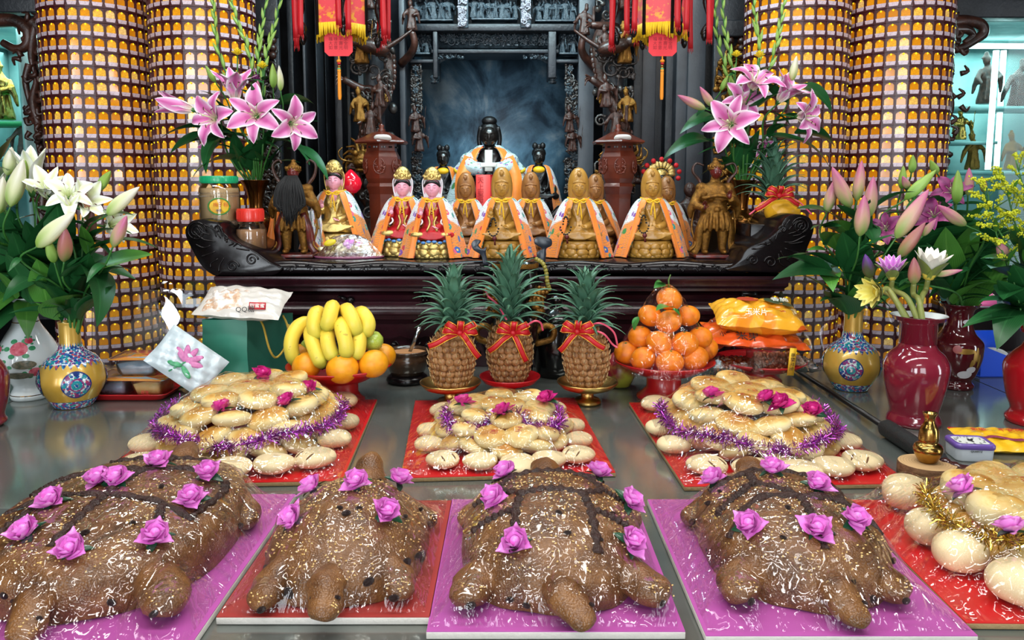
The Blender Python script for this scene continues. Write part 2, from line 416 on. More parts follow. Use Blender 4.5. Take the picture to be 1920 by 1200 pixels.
# scalloped apron and carved vines under the waist
sc = []
for i in range(121):
    x = -ahw+.08+i/120*(2*ahw-.16); sc.append((x, .905-.010*abs(math.sin(i*PI/6))))
mk('scalloped_apron', prism([(sc[0][0], .945)]+sc+[(sc[-1][0], .945)], .048, .064), M_ALTAR, alt, smooth=False)
for k in range(7):
    x0 = -.78+k*.26; vv = []
    for s in (-1, 1):
        p = [(x0+s*(.01+.10*u), .056, .85+.035*math.sin(u*7+k)) for u in np.linspace(0, 1, 14)]
        vv.append(tube(spline(p, 22), np.linspace(.006, .002, 22), 6))
    for j in range(9):
        vv.append(ell((x0+rnd.uniform(-.11, .11), .054, .85+rnd.uniform(-.04, .03)), (rnd.uniform(.006, .014), .006, rnd.uniform(.005, .01)), 8, 5, (0, rnd.uniform(-1, 1), 0)))
    mk('carved_vine', vv, M_DARK, alt)
for px, py, kind in ((487, 561, 0), (650, 561, 1), (797, 557, 2), (1405, 551, 0), (1110, 556, 1), (1250, 555, 2)):
    p = at(px, py, 2.54)-np.array((ax, 2.5, 0)); vv = []
    if kind == 0:
        vv = [ell(p, (.030, .008, .011), 12, 6), ell(p+(.02, 0, .008), (.012, .007, .006), 8, 5), ell(p+(-.02, 0, -.005), (.012, .007, .006), 8, 5)]
    elif kind == 1:
        vv = [ell(p+(.012, 0, -.003), (.014, .010, .012), 12, 6), ell(p+(-.012, 0, .004), (.014, .007, .007), 10, 5, (0, .4, 0)), ell(p+(-.024, 0, .008), (.006, .006, .004), 8, 5)]
    else:
        vv = [ell(p, (.007, .010, .007), 10, 6)]+[ell(p+(.012*math.cos(a), 0, .012*math.sin(a)), (.006, .008, .006), 8, 5) for a in np.linspace(0, 2*PI, 7)[:-1]]
    mk('carved_fruit', vv, M_DARK, alt)

# scroll-ended raised stand on the altar
PZ = 1.146
st = thing('scroll_stand', 'dark carved raised stand with curled scroll ends on the altar', 'stand', (0, 0, 0))
x0, x1 = at(505, 500, 2.56)[0], at(1390, 500, 2.56)[0]
mk('slab', box(((x0+x1)/2, 2.94, PZ-.006), (x1-x0, .72, .012)), M_DARK, st, bevel=.003)
def rail_mesh():
    n = 90; P = []
    for i in range(n+1):
        u = i/n; x = x0-.01+u*(x1-x0+.02); top = PZ+.003+.004*math.sin(u*PI*10)
        P.append([(x, 2.585, 1.109), (x, 2.552, 1.1085), (x, 2.543, 1.117), (x, 2.545, 1.130), (x, 2.552, top-.004), (x, 2.562, top), (x, 2.585, top-.001)])
    return grid(P)
mk('rail', rail_mesh(), M_DARK, st)
for k in range(26):
    xa = x0+.02+k*(x1-x0-.04)/25; vv = []
    a = np.linspace(0, 2.4*PI, 20); s = 1 if k % 2 else -1
    r_ = .011*(1-a/(2.9*PI))
    vv.append(tube(np.stack([xa+s*r_*np.cos(a), np.full(20, 2.544), 1.127+r_*np.sin(a)], 1), .0022, 5))
    vv.append(tube(spline([(xa-s*.004, 2.5435, 1.116), (xa-s*.014, 2.5445, 1.128), (xa-s*.024, 2.5445, 1.122)], 8), np.linspace(.003, .001, 8), 5))
    vv.append(ell((xa+s*.014, 2.546, 1.138), (.008, .004, .003), 8, 5, (0, s*.5, 0)))
    mk('carved_scroll', vv, M_DARK, st)
def horn(pts, cs, flip):
    o = np.array([at(x, y, 2.53) for x, y in pts]); o2 = spline(np.vstack([o]), 60)
    h = put('scroll_horn', MB().add(prism([(p[0], p[2]) for p in o2], 2.53, 2.86)).mesh('scroll_horn', M_DARK, True, 40, .006), st)
    for (cx_, cy_, rp, turns) in cs:
        c = at(cx_, cy_, 2.528); R = rp*mpp(2.53); a = np.linspace(0, turns*2*PI, 40)
        rr = R*(1-a/a[-1]*.9)
        mk('spiral_carving', tube(np.stack([c[0]+flip*rr*np.cos(a), np.full(40, 2.529), c[2]+rr*np.sin(a)], 1), .0032, 6), M_DARK, st)
    vv = []
    for q in range(16):
        u = q/15; i = 6+int(u*40); p = o2[i]; cc = o2.mean(0); b0 = cc+(p-cc)*rnd.uniform(.25, .55); b1 = cc+(p-cc)*.82
        mid = (b0+b1)/2+np.array((rnd.uniform(-.01, .01), 0, rnd.uniform(-.01, .01)))
        for z in (b0, b1, mid): z[1] = 2.529
        vv.append(tube(spline([b0, mid, b1], 10), np.linspace(.002, .0035, 10), 5))
    mk('wave_carving', vv, M_DARK, st)
LH = [(505, 519), (440, 520), (405, 519), (378, 500), (360, 470), (348, 445), (347, 428), (358, 415), (376, 411), (394, 414), (408, 417), (416, 428), (424, 442), (440, 452), (462, 462), (480, 472), (494, 482), (508, 492), (530, 503), (520, 514)]
horn(LH, ((368, 434, 19, 2.6), (472, 487, 12, 1.8), (436, 500, 12, 1.5), (408, 430, 8, 1.3)), 1)
RH = [(1380, 510), (1440, 511), (1480, 509), (1502, 490), (1514, 465), (1524, 440), (1526, 425), (1518, 408), (1500, 402), (1482, 403), (1470, 412), (1462, 428), (1448, 442), (1430, 452), (1412, 460), (1398, 470), (1390, 485), (1375, 498), (1360, 503), (1366, 509)]
horn(RH, ((1502, 424, 17, 2.6), (1412, 488, 11, 1.8), (1445, 492, 12, 1.5), (1468, 430, 8, 1.3)), -1)
# two curled scroll ears in the middle of the stand
for sx, pts in ((1, [(906, 496), (902, 478), (888, 468), (884, 456), (892, 449), (902, 452), (897, 460), (904, 467), (912, 463), (911, 474), (914, 488), (916, 496)]), (-1, [(1010, 496), (1006, 474), (1016, 466), (1002, 456), (1004, 446), (1016, 444), (1033, 448), (1034, 460), (1024, 466), (1024, 478), (1021, 496)])):
    o = np.array([at(x, y, 2.545) for x, y in pts])
    mk('scroll_ear', prism([(p[0], p[2]) for p in spline(o, 40)], 2.535, 2.56), mat('blue_black_lacquer', '1d2430', .25), st, bevel=.003, sharp=40)
# ---------------------------------------------------------------- carved figures reused all over the shrine
def figure_shapes(seed):
    r = random.Random(seed); q = []
    lean = r.uniform(-.08, .08)
    q.append(tr(lathe([(0, 0), (.20, 0), (.19, .08), (.15, .25), (.13, .45), (.145, .58), (.13, .68), (.06, .74), (.05, .78), (0, .78)], 14, 1, .75), (0, 0, 0)))
    q.append(ell((lean, -.02, .84), (.075, .08, .095), 10, 8))
    q.append(ell((lean, 0, .94), (.07, .07, .07), 8, 6) if r.random() < .5 else tr(lathe([(0, 0), (.10, 0), (.05, .06), (.04, .13), (0, .14)], 10), (lean, 0, .89)))
    for s in (-1, 1):
        el = (s*r.uniform(.20, .28), -.08, r.uniform(.42, .56)); ha = (s*r.uniform(.0, .34), -.17, r.uniform(.35, .85))
        q.append(tube(spline([(s*.12, 0, .66), el, ha], 10), np.linspace(.06, .045, 10), 8))
        q.append(tube(spline([el, (el[0]+s*.04, -.05, el[2]-.15), (el[0]+s*.06, -.02, el[2]-.32)], 6), np.linspace(.07, .03, 6), 6))
        q.append(ell(ha, (.04, .04, .045), 8, 6))
    if r.random() < .6:
        s = r.choice((-1, 1)); q.append(tube([(s*.3, -.15, .05), (s*.36, -.15, 1.0)], .02, 6))
    for k in range(4):
        a = (k-1.5)*.5; q.append(tube(spline([(.09*math.sin(a), -.10, .5), (.17*math.sin(a), -.15, .05)], 5), .022, 5))
    return q
FIGS = [fuse(figure_shapes(s), .028, 2, 'carved_figure') for s in (3, 8, 15, 21)]
def figmesh(i, m, key={}):
    k = (i, m.name)
    if k not in key: key[k] = setmat(FIGS[i].copy(), m)
    return key[k]
def flower_shapes(n=6):
    return [ell((0, -.12, 0), (.22, .18, .22), 10, 6)]+[tr(ell((.5, -.02, 0), (.36, .12, .26), 10, 6), rot=(0, 2*PI*k/n, 0)) for k in range(n)]
FLO = mk('x', flower_shapes(), M_CARVE).data; bpy.data.objects.remove(bpy.data.objects['x'])
LEA = MB().add(tr(ell((.5, 0, 0), (.55, .10, .22), 10, 6), rot=(0, 0, 0))).mesh('carved_leaf', M_CARVE)
def scrolls(x0, x1, z0, z1, y, n, r, seed, thick=.006):
    """open scroll-work filling a rectangle"""
    q = random.Random(seed); out = []
    for k in range(n):
        cx, cz = q.uniform(x0, x1), q.uniform(z0, z1); a0 = q.uniform(0, 6.28); tn = q.uniform(.8, 1.7)*2*PI; s = q.choice((-1, 1)); R = r*q.uniform(.6, 1.3)
        a = np.linspace(0, tn, 16); rr = R*(1-.8*a/tn)
        P = np.stack([np.clip(cx+rr*np.cos(s*a+a0), x0, x1), y-thick*.5+thick*np.sin(a*1.3), np.clip(cz+rr*np.sin(s*a+a0), z0, z1)], 1)
        out.append(tube(P, np.linspace(thick, thick*.45, 16), 6))
        e = P[0]; out.append(ell(e, (thick*q.uniform(1.2, 2.4), thick*1.2, thick*q.uniform(1, 1.8)), 8, 5, (0, q.uniform(0, 3), 0)))
    return out

# ---------------------------------------------------------------- carved shrine behind the altar
YS = 3.62
shr = thing('carved_shrine', 'tall dark carved wooden shrine with an open niche behind the statues', 'shrine', (0, 0, 0))
def pxbox(name, xa, ya, xb, yb, Y, dep, m, par=None, bev=.004, **k):
    a, b = at(xa, ya, Y), at(xb, yb, Y)
    return mk(name, box(((a[0]+b[0])/2, Y+dep/2, (a[2]+b[2])/2), (abs(b[0]-a[0]), dep, abs(a[2]-b[2]))), m, par, bevel=bev, **k)
def smoke():
    t = NT('smoky_painting'); v = t.map(t.co(), (1.3, 1, 1)); n = t.noise(2.6, 6, .62, v, 1.6); n2 = t.noise(9, 4, .6, v, .8)
    c = t.ramp(t.math('ADD', t.math('MULTIPLY', n.outputs[0], .8), t.math('MULTIPLY', n2.outputs[0], .2)), [(.34, S('1c2732')), (.45, S('344b5d')), (.56, S('587a90')), (.68, S('93a6b0'))])
    return t.p(Base_Color=c, Roughness=.55)
pxbox('painted_backboard', 770, 60, 1095, 480, 4.0, .03, smoke(), shr, None)
def outer(x0_, x1_, d=.30, m=M_GREY, Y=YS):
    return pxbox('post', x0_, -40, x1_, 560, Y, d, m, shr)
outer(746, 766, .34); outer(1086, 1110, .34)
for xa, xb, Y, m in ((535, 563, 3.72, M_SHRINE), (563, 585, 3.66, M_GREY), (588, 606, 3.60, M_GREY), (607, 620, 3.7, M_SHRINE), (622, 650, 3.78, M_SHRINE), (652, 664, 3.62, M_SHRINE),
                     (1191, 1198, 3.62, M_SHRINE), (1200, 1222, 3.66, M_GREY), (1224, 1250, 3.78, M_SHRINE), (1252, 1270, 3.70, M_SHRINE), (1272, 1290, 3.62, M_GREY), (1294, 1312, 3.60, M_GREY), (1314, 1345, 3.7, M_SHRINE)):
    outer(xa, xb, .2, m, Y)
pxbox('back_panel', 440, -40, 780, 560, 3.9, .03, M_SHRINE, shr, None); pxbox('back_panel', 1080, -40, 1480, 560, 3.9, .03, M_SHRINE, shr, None)
pxbox('top_beam', 768, 44, 1086, 58, YS-.02, .26, M_SHRINE, shr)
pxbox('top_beam', 768, -40, 1086, -14, YS-.02, .26, M_SHRINE, shr)
pxbox('middle_beam', 808, 92, 1048, 100, YS, .2, M_SHRINE, shr)
pxbox('middle_beam', 768, 111, 815, 118, YS, .2, M_SHRINE, shr); pxbox('middle_beam', 1040, 111, 1086, 118, YS, .2, M_SHRINE, shr)
pxbox('hanging_post', 811, 58, 821, 146, YS-.015, .16, M_SHRINE, shr); pxbox('hanging_post', 1028, 58, 1043, 146, YS-.015, .16, M_SHRINE, shr)
for px in (815, 1036):
    p = at(px, 158, YS+.03)
    mk('post_finial', lathe([(0, 0), (.016, .002), (.02, .012), (.010, .018), (.022, .026), (.022, .034), (.014, .04)], 14), M_CARVE, shr, loc=p)
for px0, px1, fl in ((818, 876, 1), (1030, 982, -1)):
    a, b = at(px0, 100, YS+.04), at(px1, 122, YS+.04); z0, z1 = b[2], a[2]
    vv = scrolls(min(a[0], b[0]), max(a[0], b[0]), (z0+z1)/2, z1, YS+.02, 7, .014, px0, .005)
    vv.append(prism([(a[0], z1), (b[0], z1), (b[0]-fl*.02, z1-.012), (a[0]+fl*.04, z1-.03), (a[0], z0)], YS+.03, YS+.05))
    mk('corner_bracket', vv, M_CARVE, shr)
def relief(xa, ya, xb, yb, nfig, seed, m=M_CARVE, name='relief_panel', Y=YS+.05):
    a, b = at(xa, ya, Y), at(xb, yb, Y); x0_, x1_, z0, z1 = a[0], b[0], b[2], a[2]; h = z1-z0; r = random.Random(seed)
    p = mk(name, [box(((x0_+x1_)/2, Y+.03, (z0+z1)/2), (x1_-x0_, .02, h))]+scrolls(x0_+.006, x1_-.006, z0+h*.3, z1-.004, Y+.012, int(18+nfig*2), h*.11, seed, .0055), m, shr)
    mk('panel_ledge', box(((x0_+x1_)/2, Y-.01, z0+.004), (x1_-x0_, .05, .008)), m, p, bevel=.002)
    for k in range(nfig):
        s = h*r.uniform(.62, .92)
        o = put('carved_figure', figmesh(r.randrange(4), m), p, (x0_+(k+.5)/nfig*(x1_-x0_)+r.uniform(-.006, .006), Y-.005, z0+.008), (0, 0, r.uniform(-.7, .7)), (s*r.choice((-1, 1)), s, s))
    return p
relief(774, -14, 850, 42, 5, 1); relief(884, -14, 970, 40, 7, 2); relief(1003, -14, 1082, 43, 5, 3)
for xa, xb in ((858, 878), (976, 996)):
    a, b = at(xa, -14, YS-.03), at(xb, 52, YS-.03)
    p = pxbox('carved_strut', xa, -14, xb, 52, YS-.03, .06, M_CARVE, shr)
    mk('strut_scroll', scrolls(a[0]+.004, b[0]-.004, b[2]+.006, a[2], YS-.034, 18, .014, xa, .004), mat('silvery_carving', '8f8d96', .4, bump=(80, .2)), p)['kind'] = 'stuff'
# floral frieze
a, b = at(822, 61, YS+.04), at(1030, 84, YS+.04)
fr = mk('floral_frieze', [box(((a[0]+b[0])/2, YS+.07, (a[2]+b[2])/2), (b[0]-a[0], .02, a[2]-b[2]+.02))]+scrolls(a[0], b[0], b[2], a[2], YS+.05, 60, .016, 77, .004), M_CARVE, shr)
for k in range(11):
    put('carved_flower', FLO, fr, (a[0]+.02+k*(b[0]-a[0]-.04)/10, YS+.045, (a[2]+b[2])/2+.012*math.sin(k*2.1)), (0, k, 0), .017)
for k in range(16):
    put('carved_leaf', LEA, fr, (a[0]+.01+k*(b[0]-a[0]-.02)/15, YS+.05, (a[2]+b[2])/2+.014*math.cos(k*1.7)), (0, k*2.3, 0), .024)
relief(774, 60, 808, 104, 2, 11, M_CARVE, 'corner_panel'); relief(1048, 60, 1082, 104, 2, 12, M_CARVE, 'corner_panel')
# openwork strips either side of the niche
M_CARVE2 = mat('carved_strip_wood', '3a332f', .35, var=('1b1716', 26), bump=(90, .3), Coat_Weight=.3)
for xa, xb, sd in ((770, 794, 31), (1060, 1084, 32)):
    a, b = at(xa, 122, YS+.02), at(xb, 420, YS+.02)
    p = mk('openwork_strip', scrolls(a[0]+.003, b[0]-.003, b[2], a[2], YS+.02, 80, .022, sd, .0055), M_CARVE2, shr)
    p['kind'] = 'stuff'
    for k in range(22):
        put('carved_leaf', LEA if k % 3 else FLO, p, (rnd.uniform(a[0]+.012, b[0]-.012), YS+.008, a[2]+(b[2]-a[2])*(k+.5)/22), (rnd.uniform(-.4, .4), rnd.uniform(0, 6), 0), rnd.uniform(.016, .026))
    for zz in (226, 262):
        q = at((xa+xb)/2+rnd.uniform(-6, 8), zz+22, YS-.01)
        put('carved_figure', figmesh(1, M_BROWN), p, q, (0, 0, .3), .12)
# figures standing on bracket twigs at the sides of the top
for px, py, tx in ((772, 58, 1), (1095, 66, -1)):
    q = at(px, py, YS-.08)
    f = put('standing_figure', figmesh(0 if tx > 0 else 2, M_BROWN), shr, q, (0, 0, 0), .135)
    mk('support_branch', tube(spline([q-np.array((0, 0, .0)), q+np.array((tx*.01, .01, -.05)), q+np.array((-tx*.01, .04, -.09)), q+np.array((-tx*.06, .08, -.13))], 14), np.linspace(.014, .02, 14), 8), M_BROWN, f if False else shr)

# ---------------------------------------------------------------- dragon columns
def dragon_column(px, label, seed, fl):
    r = random.Random(seed); Y = 3.48; X = at(px, 200, Y)[0]
    t = thing('dragon_post', label, 'carved post', (X, Y, 0)); R = .045
    mk('shaft', lathe([(R, .9), (R, 2.4)], 18), M_SHRINE, t)
    z = np.linspace(1.28, 2.35, 90); a = (z-1.28)*7.5*fl+1.2+r.random(); rr = R+.03+.012*np.sin(z*19)
    path = np.stack([rr*np.cos(a), rr*np.sin(a), z], 1); rad = .030+.008*np.sin(np.linspace(0, 9, 90))
    mk('dragon_body', tube(path, rad, 10), mat('dragon_scales', '4a2c22', .33, var=('24150f', 25), bump=(150, .5)), t)
    fin = []
    for k in range(0, 90, 2):
        d = np.array((math.cos(a[k]), math.sin(a[k]), 0)); fin.append(ell(path[k]+d*rad[k]*1.05, (.012, .005, .014), 6, 4, (0, 0, a[k])))
    mk('dorsal_fin', fin, M_BROWN, t)['kind'] = 'stuff'
    # dragon head at the lower front, gilded
    hp = np.array((-.03*fl, -.12, 1.50)); M = M_GILT
    hd = [ell(hp, (.05, .055, .04), 12, 8), ell(hp+(0, -.05, -.012), (.034, .045, .02), 10, 6), ell(hp+(0, -.045, -.042), (.028, .035, .012), 10, 6)]
    for s in (-1, 1):
        hd += [ell(hp+(s*.024, -.045, .028), (.013, .012, .013), 8, 6), tube(spline([hp+(s*.02, 0, .03), hp+(s*.035, .03, .075), hp+(s*.06, .04, .095)], 8), np.linspace(.009, .003, 8), 6),
               tube(spline([hp+(s*.03, -.08, -.01), hp+(s*.07, -.1, .0), hp+(s*.09, -.07, .03), hp+(s*.075, -.06, .05)], 12), np.linspace(.005, .002, 12), 5)]
    mk('dragon_head', hd, M, t)
    mk('mane', [tube(spline([hp+(.03*math.cos(q), .02, .03*math.sin(q)), hp+(.08*math.cos(q), .05, .07*math.sin(q)), hp+(.10*math.cos(q+.4), .05, .10*math.sin(q+.4))], 8), np.linspace(.012, .003, 8), 5) for q in np.linspace(-.6, 3.7, 12)], M, t)
    for k in range(3):
        zz = (1.42, 1.80, 2.06)[k]; s = r.choice((-1, 1)); b = np.array((s*.04, -.07, zz)); c = b+(s*.07, -.03, r.uniform(-.03, .05))
        lg = [tube(spline([(0, -.03, zz), b, c], 8), np.linspace(.024, .014, 8), 8)]
        for g in (-1, 0, 1): lg.append(tube(spline([c, c+np.array((s*.02, -.02, .012*g)), c+np.array((s*.026, -.03, .02*g-.012))], 6), np.linspace(.008, .002, 6), 5))
        mk('claw_leg', lg, M_BROWN, t)
    for k, (dx, zz, sc_) in enumerate(((-.045, 1.66, .17), (.045, 1.72, .16), (.0, 1.60, .17), (-.03, 1.90, .2), (.05, 1.93, .15), (-.06, 1.40, .16), (.05, 1.36, .15), (0, 2.12, .18))):
        put('carved_figure', figmesh(k % 4, M_BROWN if k % 3 else M_GILT), t, (dx*fl, -.10-.01*(k % 2), zz), (0, 0, r.uniform(-.5, .5)), sc_*.85)
    # perched bird with long tail
    bp = np.array((.02*fl, -.13, 1.965))
    mk('carved_bird', [ell(bp, (.075, .04, .032), 12, 8, (0, .25*fl, 0)), ell(bp+(-.07*fl, -.01, .02), (.025, .022, .022), 8, 6), tube(spline([bp+(.05*fl, 0, -.01), bp+(.11*fl, .01, .03), bp+(.16*fl, .02, .07)], 8), np.linspace(.024, .01, 8), 6, True, .5),
                       tube([bp+(-.09*fl, -.01, .022), bp+(-.125*fl, -.015, .015)], [.009, .002], 6)], M_BROWN, t)
    cl = []
    for k in range(26):
        zz = r.uniform(1.25, 2.3); an = r.uniform(-PI, 0); cl.append(ell(((R+.035)*math.cos(an), (R+.035)*math.sin(an), zz), (r.uniform(.012, .028), .014, r.uniform(.01, .02)), 8, 5, (0, r.uniform(0, 3), an)))
    cl += [tr(q, (0, 0, 0)) for q in scrolls(-.085, .085, 1.25, 2.3, -.075, 60, .03, seed+5, .0065)]
    mk('carved_clouds', cl, M_CARVE2, t)['kind'] = 'stuff'
    for k in range(5):
        zz = (1.41, 1.50, 1.73, 1.76, 1.44)[k]; dx = (-.07, .05, -.055, .06, .07)[k]
        put('gilt_flower', setmat(FLO.copy(), M_GILT) if k == 0 else bpy.data.objects['gilt_flower'].data, t, (dx*fl, -.095, zz), (rnd.uniform(-.5, .5), k, 0), .03)
    mk('column_base', lathe([(0, 0), (.09, 0), (.09, .95), (.095, 1.05), (.07, 1.12), (.08, 1.18), (.06, 1.26), (R, 1.28)], 20), M_BROWN, t)
dragon_column(702, 'carved dragon column left of the shrine niche', 5, 1)
dragon_column(1150, 'carved dragon column right of the shrine niche', 9, -1)

# dark carved side boards seen between the columns and the light towers
for xa, xb, sd, nm in ((468, 530, 61, 'dark carved board with round bosses behind the left pink lilies'), (1345, 1412, 62, 'dark carved board with gilded scrolls behind the right pink lilies')):
    t = thing('carved_board', nm, 'carving', (0, 0, 0)); a, b = at(xa, -30, 3.5), at(xb, 420, 3.5)
    mk('board', box(((a[0]+b[0])/2, 3.54, (a[2]+b[2])/2), (b[0]-a[0], .03, a[2]-b[2])), M_SHRINE, t, bevel=.004)
    mk('scrollwork', scrolls(a[0]+.01, b[0]-.01, b[2], a[2]-.25, 3.515, 90, .03, sd, .008), M_GILT if xa > 1000 else M_CARVE2, t)['kind'] = 'stuff'
    mk('top_rail', box(((a[0]+b[0])/2, 3.5, at(xa, 55, 3.5)[2]), (b[0]-a[0], .06, .07)), M_SHRINE, t, bevel=.006)
    for k in range(8):
        q = at((xa+xb)/2+(-9 if k % 2 else 12), 62+(k//2)*14, 3.49); put('carved_boss', MB().add(ell((0, 0, 0), (.017,)*3, 10, 8)).mesh('carved_boss', M_BROWN) if k == 0 else bpy.data.objects['carved_boss'].data, t, q)

# ---------------------------------------------------------------- glazed teal showcases at both outer sides
M_TEAL = mat('teal_showcase_wall', '9ebdbb', .6, var=('6f9a9a', 4))
M_GLASS = clear('showcase_glass', (.86, .97, .97, 1), 1.18, .02)
def showcase(x0_, x1_, y0, y1, label, tube_reflections):
    a, b = at(x0_, y0, 3.75), at(x1_, y1, 3.75); xa, xb, za, zb = a[0], b[0], b[2], a[2]; xm, zm = (xa+xb)/2, (za+zb)/2
    t = thing('showcase', label, 'showcase', (0, 0, 0))
    mk('back_wall', box((xm, 4.5, zm), (xb-xa, .02, zb-za)), M_TEAL, t); mk('side_wall', box((xa, 4.13, zm), (.02, .72, zb-za)), M_TEAL, t); mk('side_wall', box((xb, 4.13, zm), (.02, .72, zb-za)), M_TEAL, t)
    mk('roof', box((xm, 4.13, zb), (xb-xa, .74, .02)), M_TEAL, t); mk('bottom', box((xm, 4.13, za), (xb-xa, .74, .02)), M_TEAL, t)
    mk('pane', box((xm, 3.76, zm), (xb-xa, .006, zb-za)), M_GLASS, t, smooth=False)
    mk('frame', box((xm, 3.76, zb+.05), (xb-xa+.2, .06, .1)), M_SHRINE, t, bevel=.004); mk('frame', box((xm, 3.76, za-.05), (xb-xa+.2, .06, .1)), M_SHRINE, t, bevel=.004)
    for p0, p1 in tube_reflections:  # glowing bars behind the pane stand in for tube reflections in the glass
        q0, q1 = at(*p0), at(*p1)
        mk('tube_reflection', tube([q0, q1], .014, 10), mat('tube_reflection_glow', 'eaffff', .4, Emission_Color=(.85, 1, 1, 1), Emission_Strength=4.0), t)
    l = bpy.data.lights.new('showcase_lamp', 'AREA'); l.energy = 10; l.color = (.74, 1, .98); l.size = .7
    o = bpy.data.objects.new('showcase_lamp', l); COL.objects.link(o); o.location = (xm, 4.1, zb-.03)
    return t, xa, xb, za, zb
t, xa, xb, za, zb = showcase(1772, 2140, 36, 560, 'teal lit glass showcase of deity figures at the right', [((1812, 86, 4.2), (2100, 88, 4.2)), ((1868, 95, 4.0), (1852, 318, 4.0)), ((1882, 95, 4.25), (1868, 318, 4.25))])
def idol(px, py, Y, h, i, label, m):
    q = at(px, py, Y); o = put('deity_figure', figmesh(i, m), None, q, (0, 0, 0), h); tag(o, label, 'statue'); return o
for k, (px, py, h, i, m, lb) in enumerate(((1848, 195, .26, 0, M_BROWN, 'dark figure on the upper shelf of the right showcase beside the tube reflection'), (1905, 205, .26, 2, M_BROWN, 'dark figure at the right end of the showcase upper shelf'), (1800, 262, .16, 1, M_GOLD, 'small gold figure low in the right showcase'),
                                           (1822, 318, .2, 3, M_GILT, 'gilt figure at the bottom of the right showcase'), (1895, 318, .2, 1, M_GILT, 'gilt figure at the bottom right corner of the right showcase'))):
    idol(px, py, 4.15+.03*(k % 2), h, i, lb, m)
mk('shelf', box((at(1860, 200, 4.15)[0]+.1, 4.2, at(1860, 200, 4.15)[2]-.012), (.62, .2, .02)), M_TEAL, t); mk('shelf', box((at(1815, 262, 4.15)[0], 4.2, at(1815, 264, 4.15)[2]-.012), (.25, .2, .015)), M_TEAL, t)
mk('shelf', box((at(1860, 318, 4.15)[0]+.1, 4.2, at(1860, 320, 4.15)[2]-.012), (.62, .2, .02)), M_TEAL, t)
t, xa, xb, za, zb = showcase(-180, 62, 40, 560, 'teal lit glass showcase with a gold deity figure at the left', [((-150, 66, 4.2), (55, 64, 4.2))])
idol(8, 225, 4.1, .30, 0, 'gold figure in the left showcase above the white lilies', M_GOLD); idol(48, 290, 4.1, .2, 2, 'brown figure in the lower left showcase', M_BROWN)
mk('shelf', box((at(5, 226, 4.1)[0], 4.15, at(5, 228, 4.1)[2]-.012), (.5, .2, .02)), mat('green_shelf', '1c8a50', .5), t); mk('shelf', box((at(5, 291, 4.1)[0], 4.15, at(5, 293, 4.1)[2]-.012), (.5, .2, .02)), M_TEAL, t)

# carved openwork frames in front of the showcases
def fretwork(label, spine, scr, beam, seed):
    t = thing('carved_fretwork', label, 'carving', (0, 0, 0)); Y = 3.62
    a, b = at(*beam[0], Y), at(*beam[1], Y)
    mk('beam', box(((a[0]+b[0])/2, Y+.03, (a[2]+b[2])/2), (abs(b[0]-a[0]), .08, abs(a[2]-b[2]))), M_SHRINE, t, bevel=.006)
    p = np.array([at(x, y, Y) for x, y in spine]); q = spline(p, 60); w_ = .032+.012*np.sin(np.linspace(0, 14, 60))
    mk('carved_spine', tube(q, w_, 10, True, .6), M_BROWN, t)
    r = random.Random(seed); lv = []
    for k in range(46):
        c = q[r.randrange(60)]+np.array((r.uniform(-.05, .05), r.uniform(-.03, -.01), r.uniform(-.03, .03))); an = r.uniform(0, 6.28)
        lv.append(tube(spline([c, c+np.array((.03*math.cos(an), -.008, .03*math.sin(an))), c+np.array((.04*math.cos(an+.8), 0, .04*math.sin(an+.8)))], 7), np.linspace(.014, .004, 7), 6))
    mk('carved_foliage', lv, M_BROWN, t)['kind'] = 'stuff'
    for pts, rr in scr:
        mk('carved_scroll', tube(spline([at(x, y, Y-.02) for x, y in pts], 40), np.linspace(rr, rr*.5, 40), 10), M_BROWN, t)
fretwork('carved brown fretwork frame at the left showcase', [(82, 30), (70, 60), (62, 110), (70, 150), (66, 190), (76, 230), (74, 270), (84, 330), (84, 420)],
         [([(-30, 40), (0, 38), (30, 40), (52, 58), (50, 84), (30, 92), (5, 80)], .034), ([(60, 40), (76, 60), (80, 90), (66, 100)], .026), ([(55, 120), (48, 150), (54, 185), (62, 215)], .018)], ((-60, -30), (86, 24)), 41)
fretwork('carved brown fretwork frame at the right showcase', [(1778, 36), (1786, 60), (1780, 95), (1783, 130), (1772, 165), (1776, 205), (1768, 245), (1764, 290), (1762, 420)],
         [([(1780, 42), (1810, 40), (1838, 46), (1844, 62), (1826, 76), (1806, 88), (1788, 92)], .030), ([(1788, 55), (1812, 56), (1824, 66), (1808, 80)], .024)], ((1768, -30), (2000, 34)), 42)
# ---------------------------------------------------------------- hanging lanterns
def lantern_cloth():
    t = NT('lantern_satin'); v = t.co(); n = t.vor(34, v); w_ = t.n('TexWave', {'wave_type': 'RINGS'}, Scale=9.0, Distortion=9.0, Detail=3.0, Vector=v)
    d = t.noise(26, 5, .6, v)
    f = t.math('MULTIPLY', t.ramp(d.outputs[0], [(.53, (0, 0, 0)), (.56, (1, 1, 1))]), t.ramp(w_.outputs[1], [(.3, (1, 1, 1)), (.7, (.25, .25, .25))]))
    f2 = t.ramp(t.noise(40, 2, .5, t.map(v, loc=(3, 1, 2))).outputs[0], [(.66, (0, 0, 0)), (.68, (1, 1, 1))])
    c = t.mix(f, S('d23a44'), S('d8931a')); c = t.mix(f2, c, S('3b2a55'))
    return t.p(Base_Color=c, Roughness=.45, Sheen_Weight=.3, Emission_Color=c, Emission_Strength=.10, Transmission_Weight=0.0)
M_RIB = mat('red_ribbon', 'b40d1a', .5); M_FRINGE = mat('yellow_fringe', 'e8bc14', .6)
M_LCLOTH = lantern_cloth()
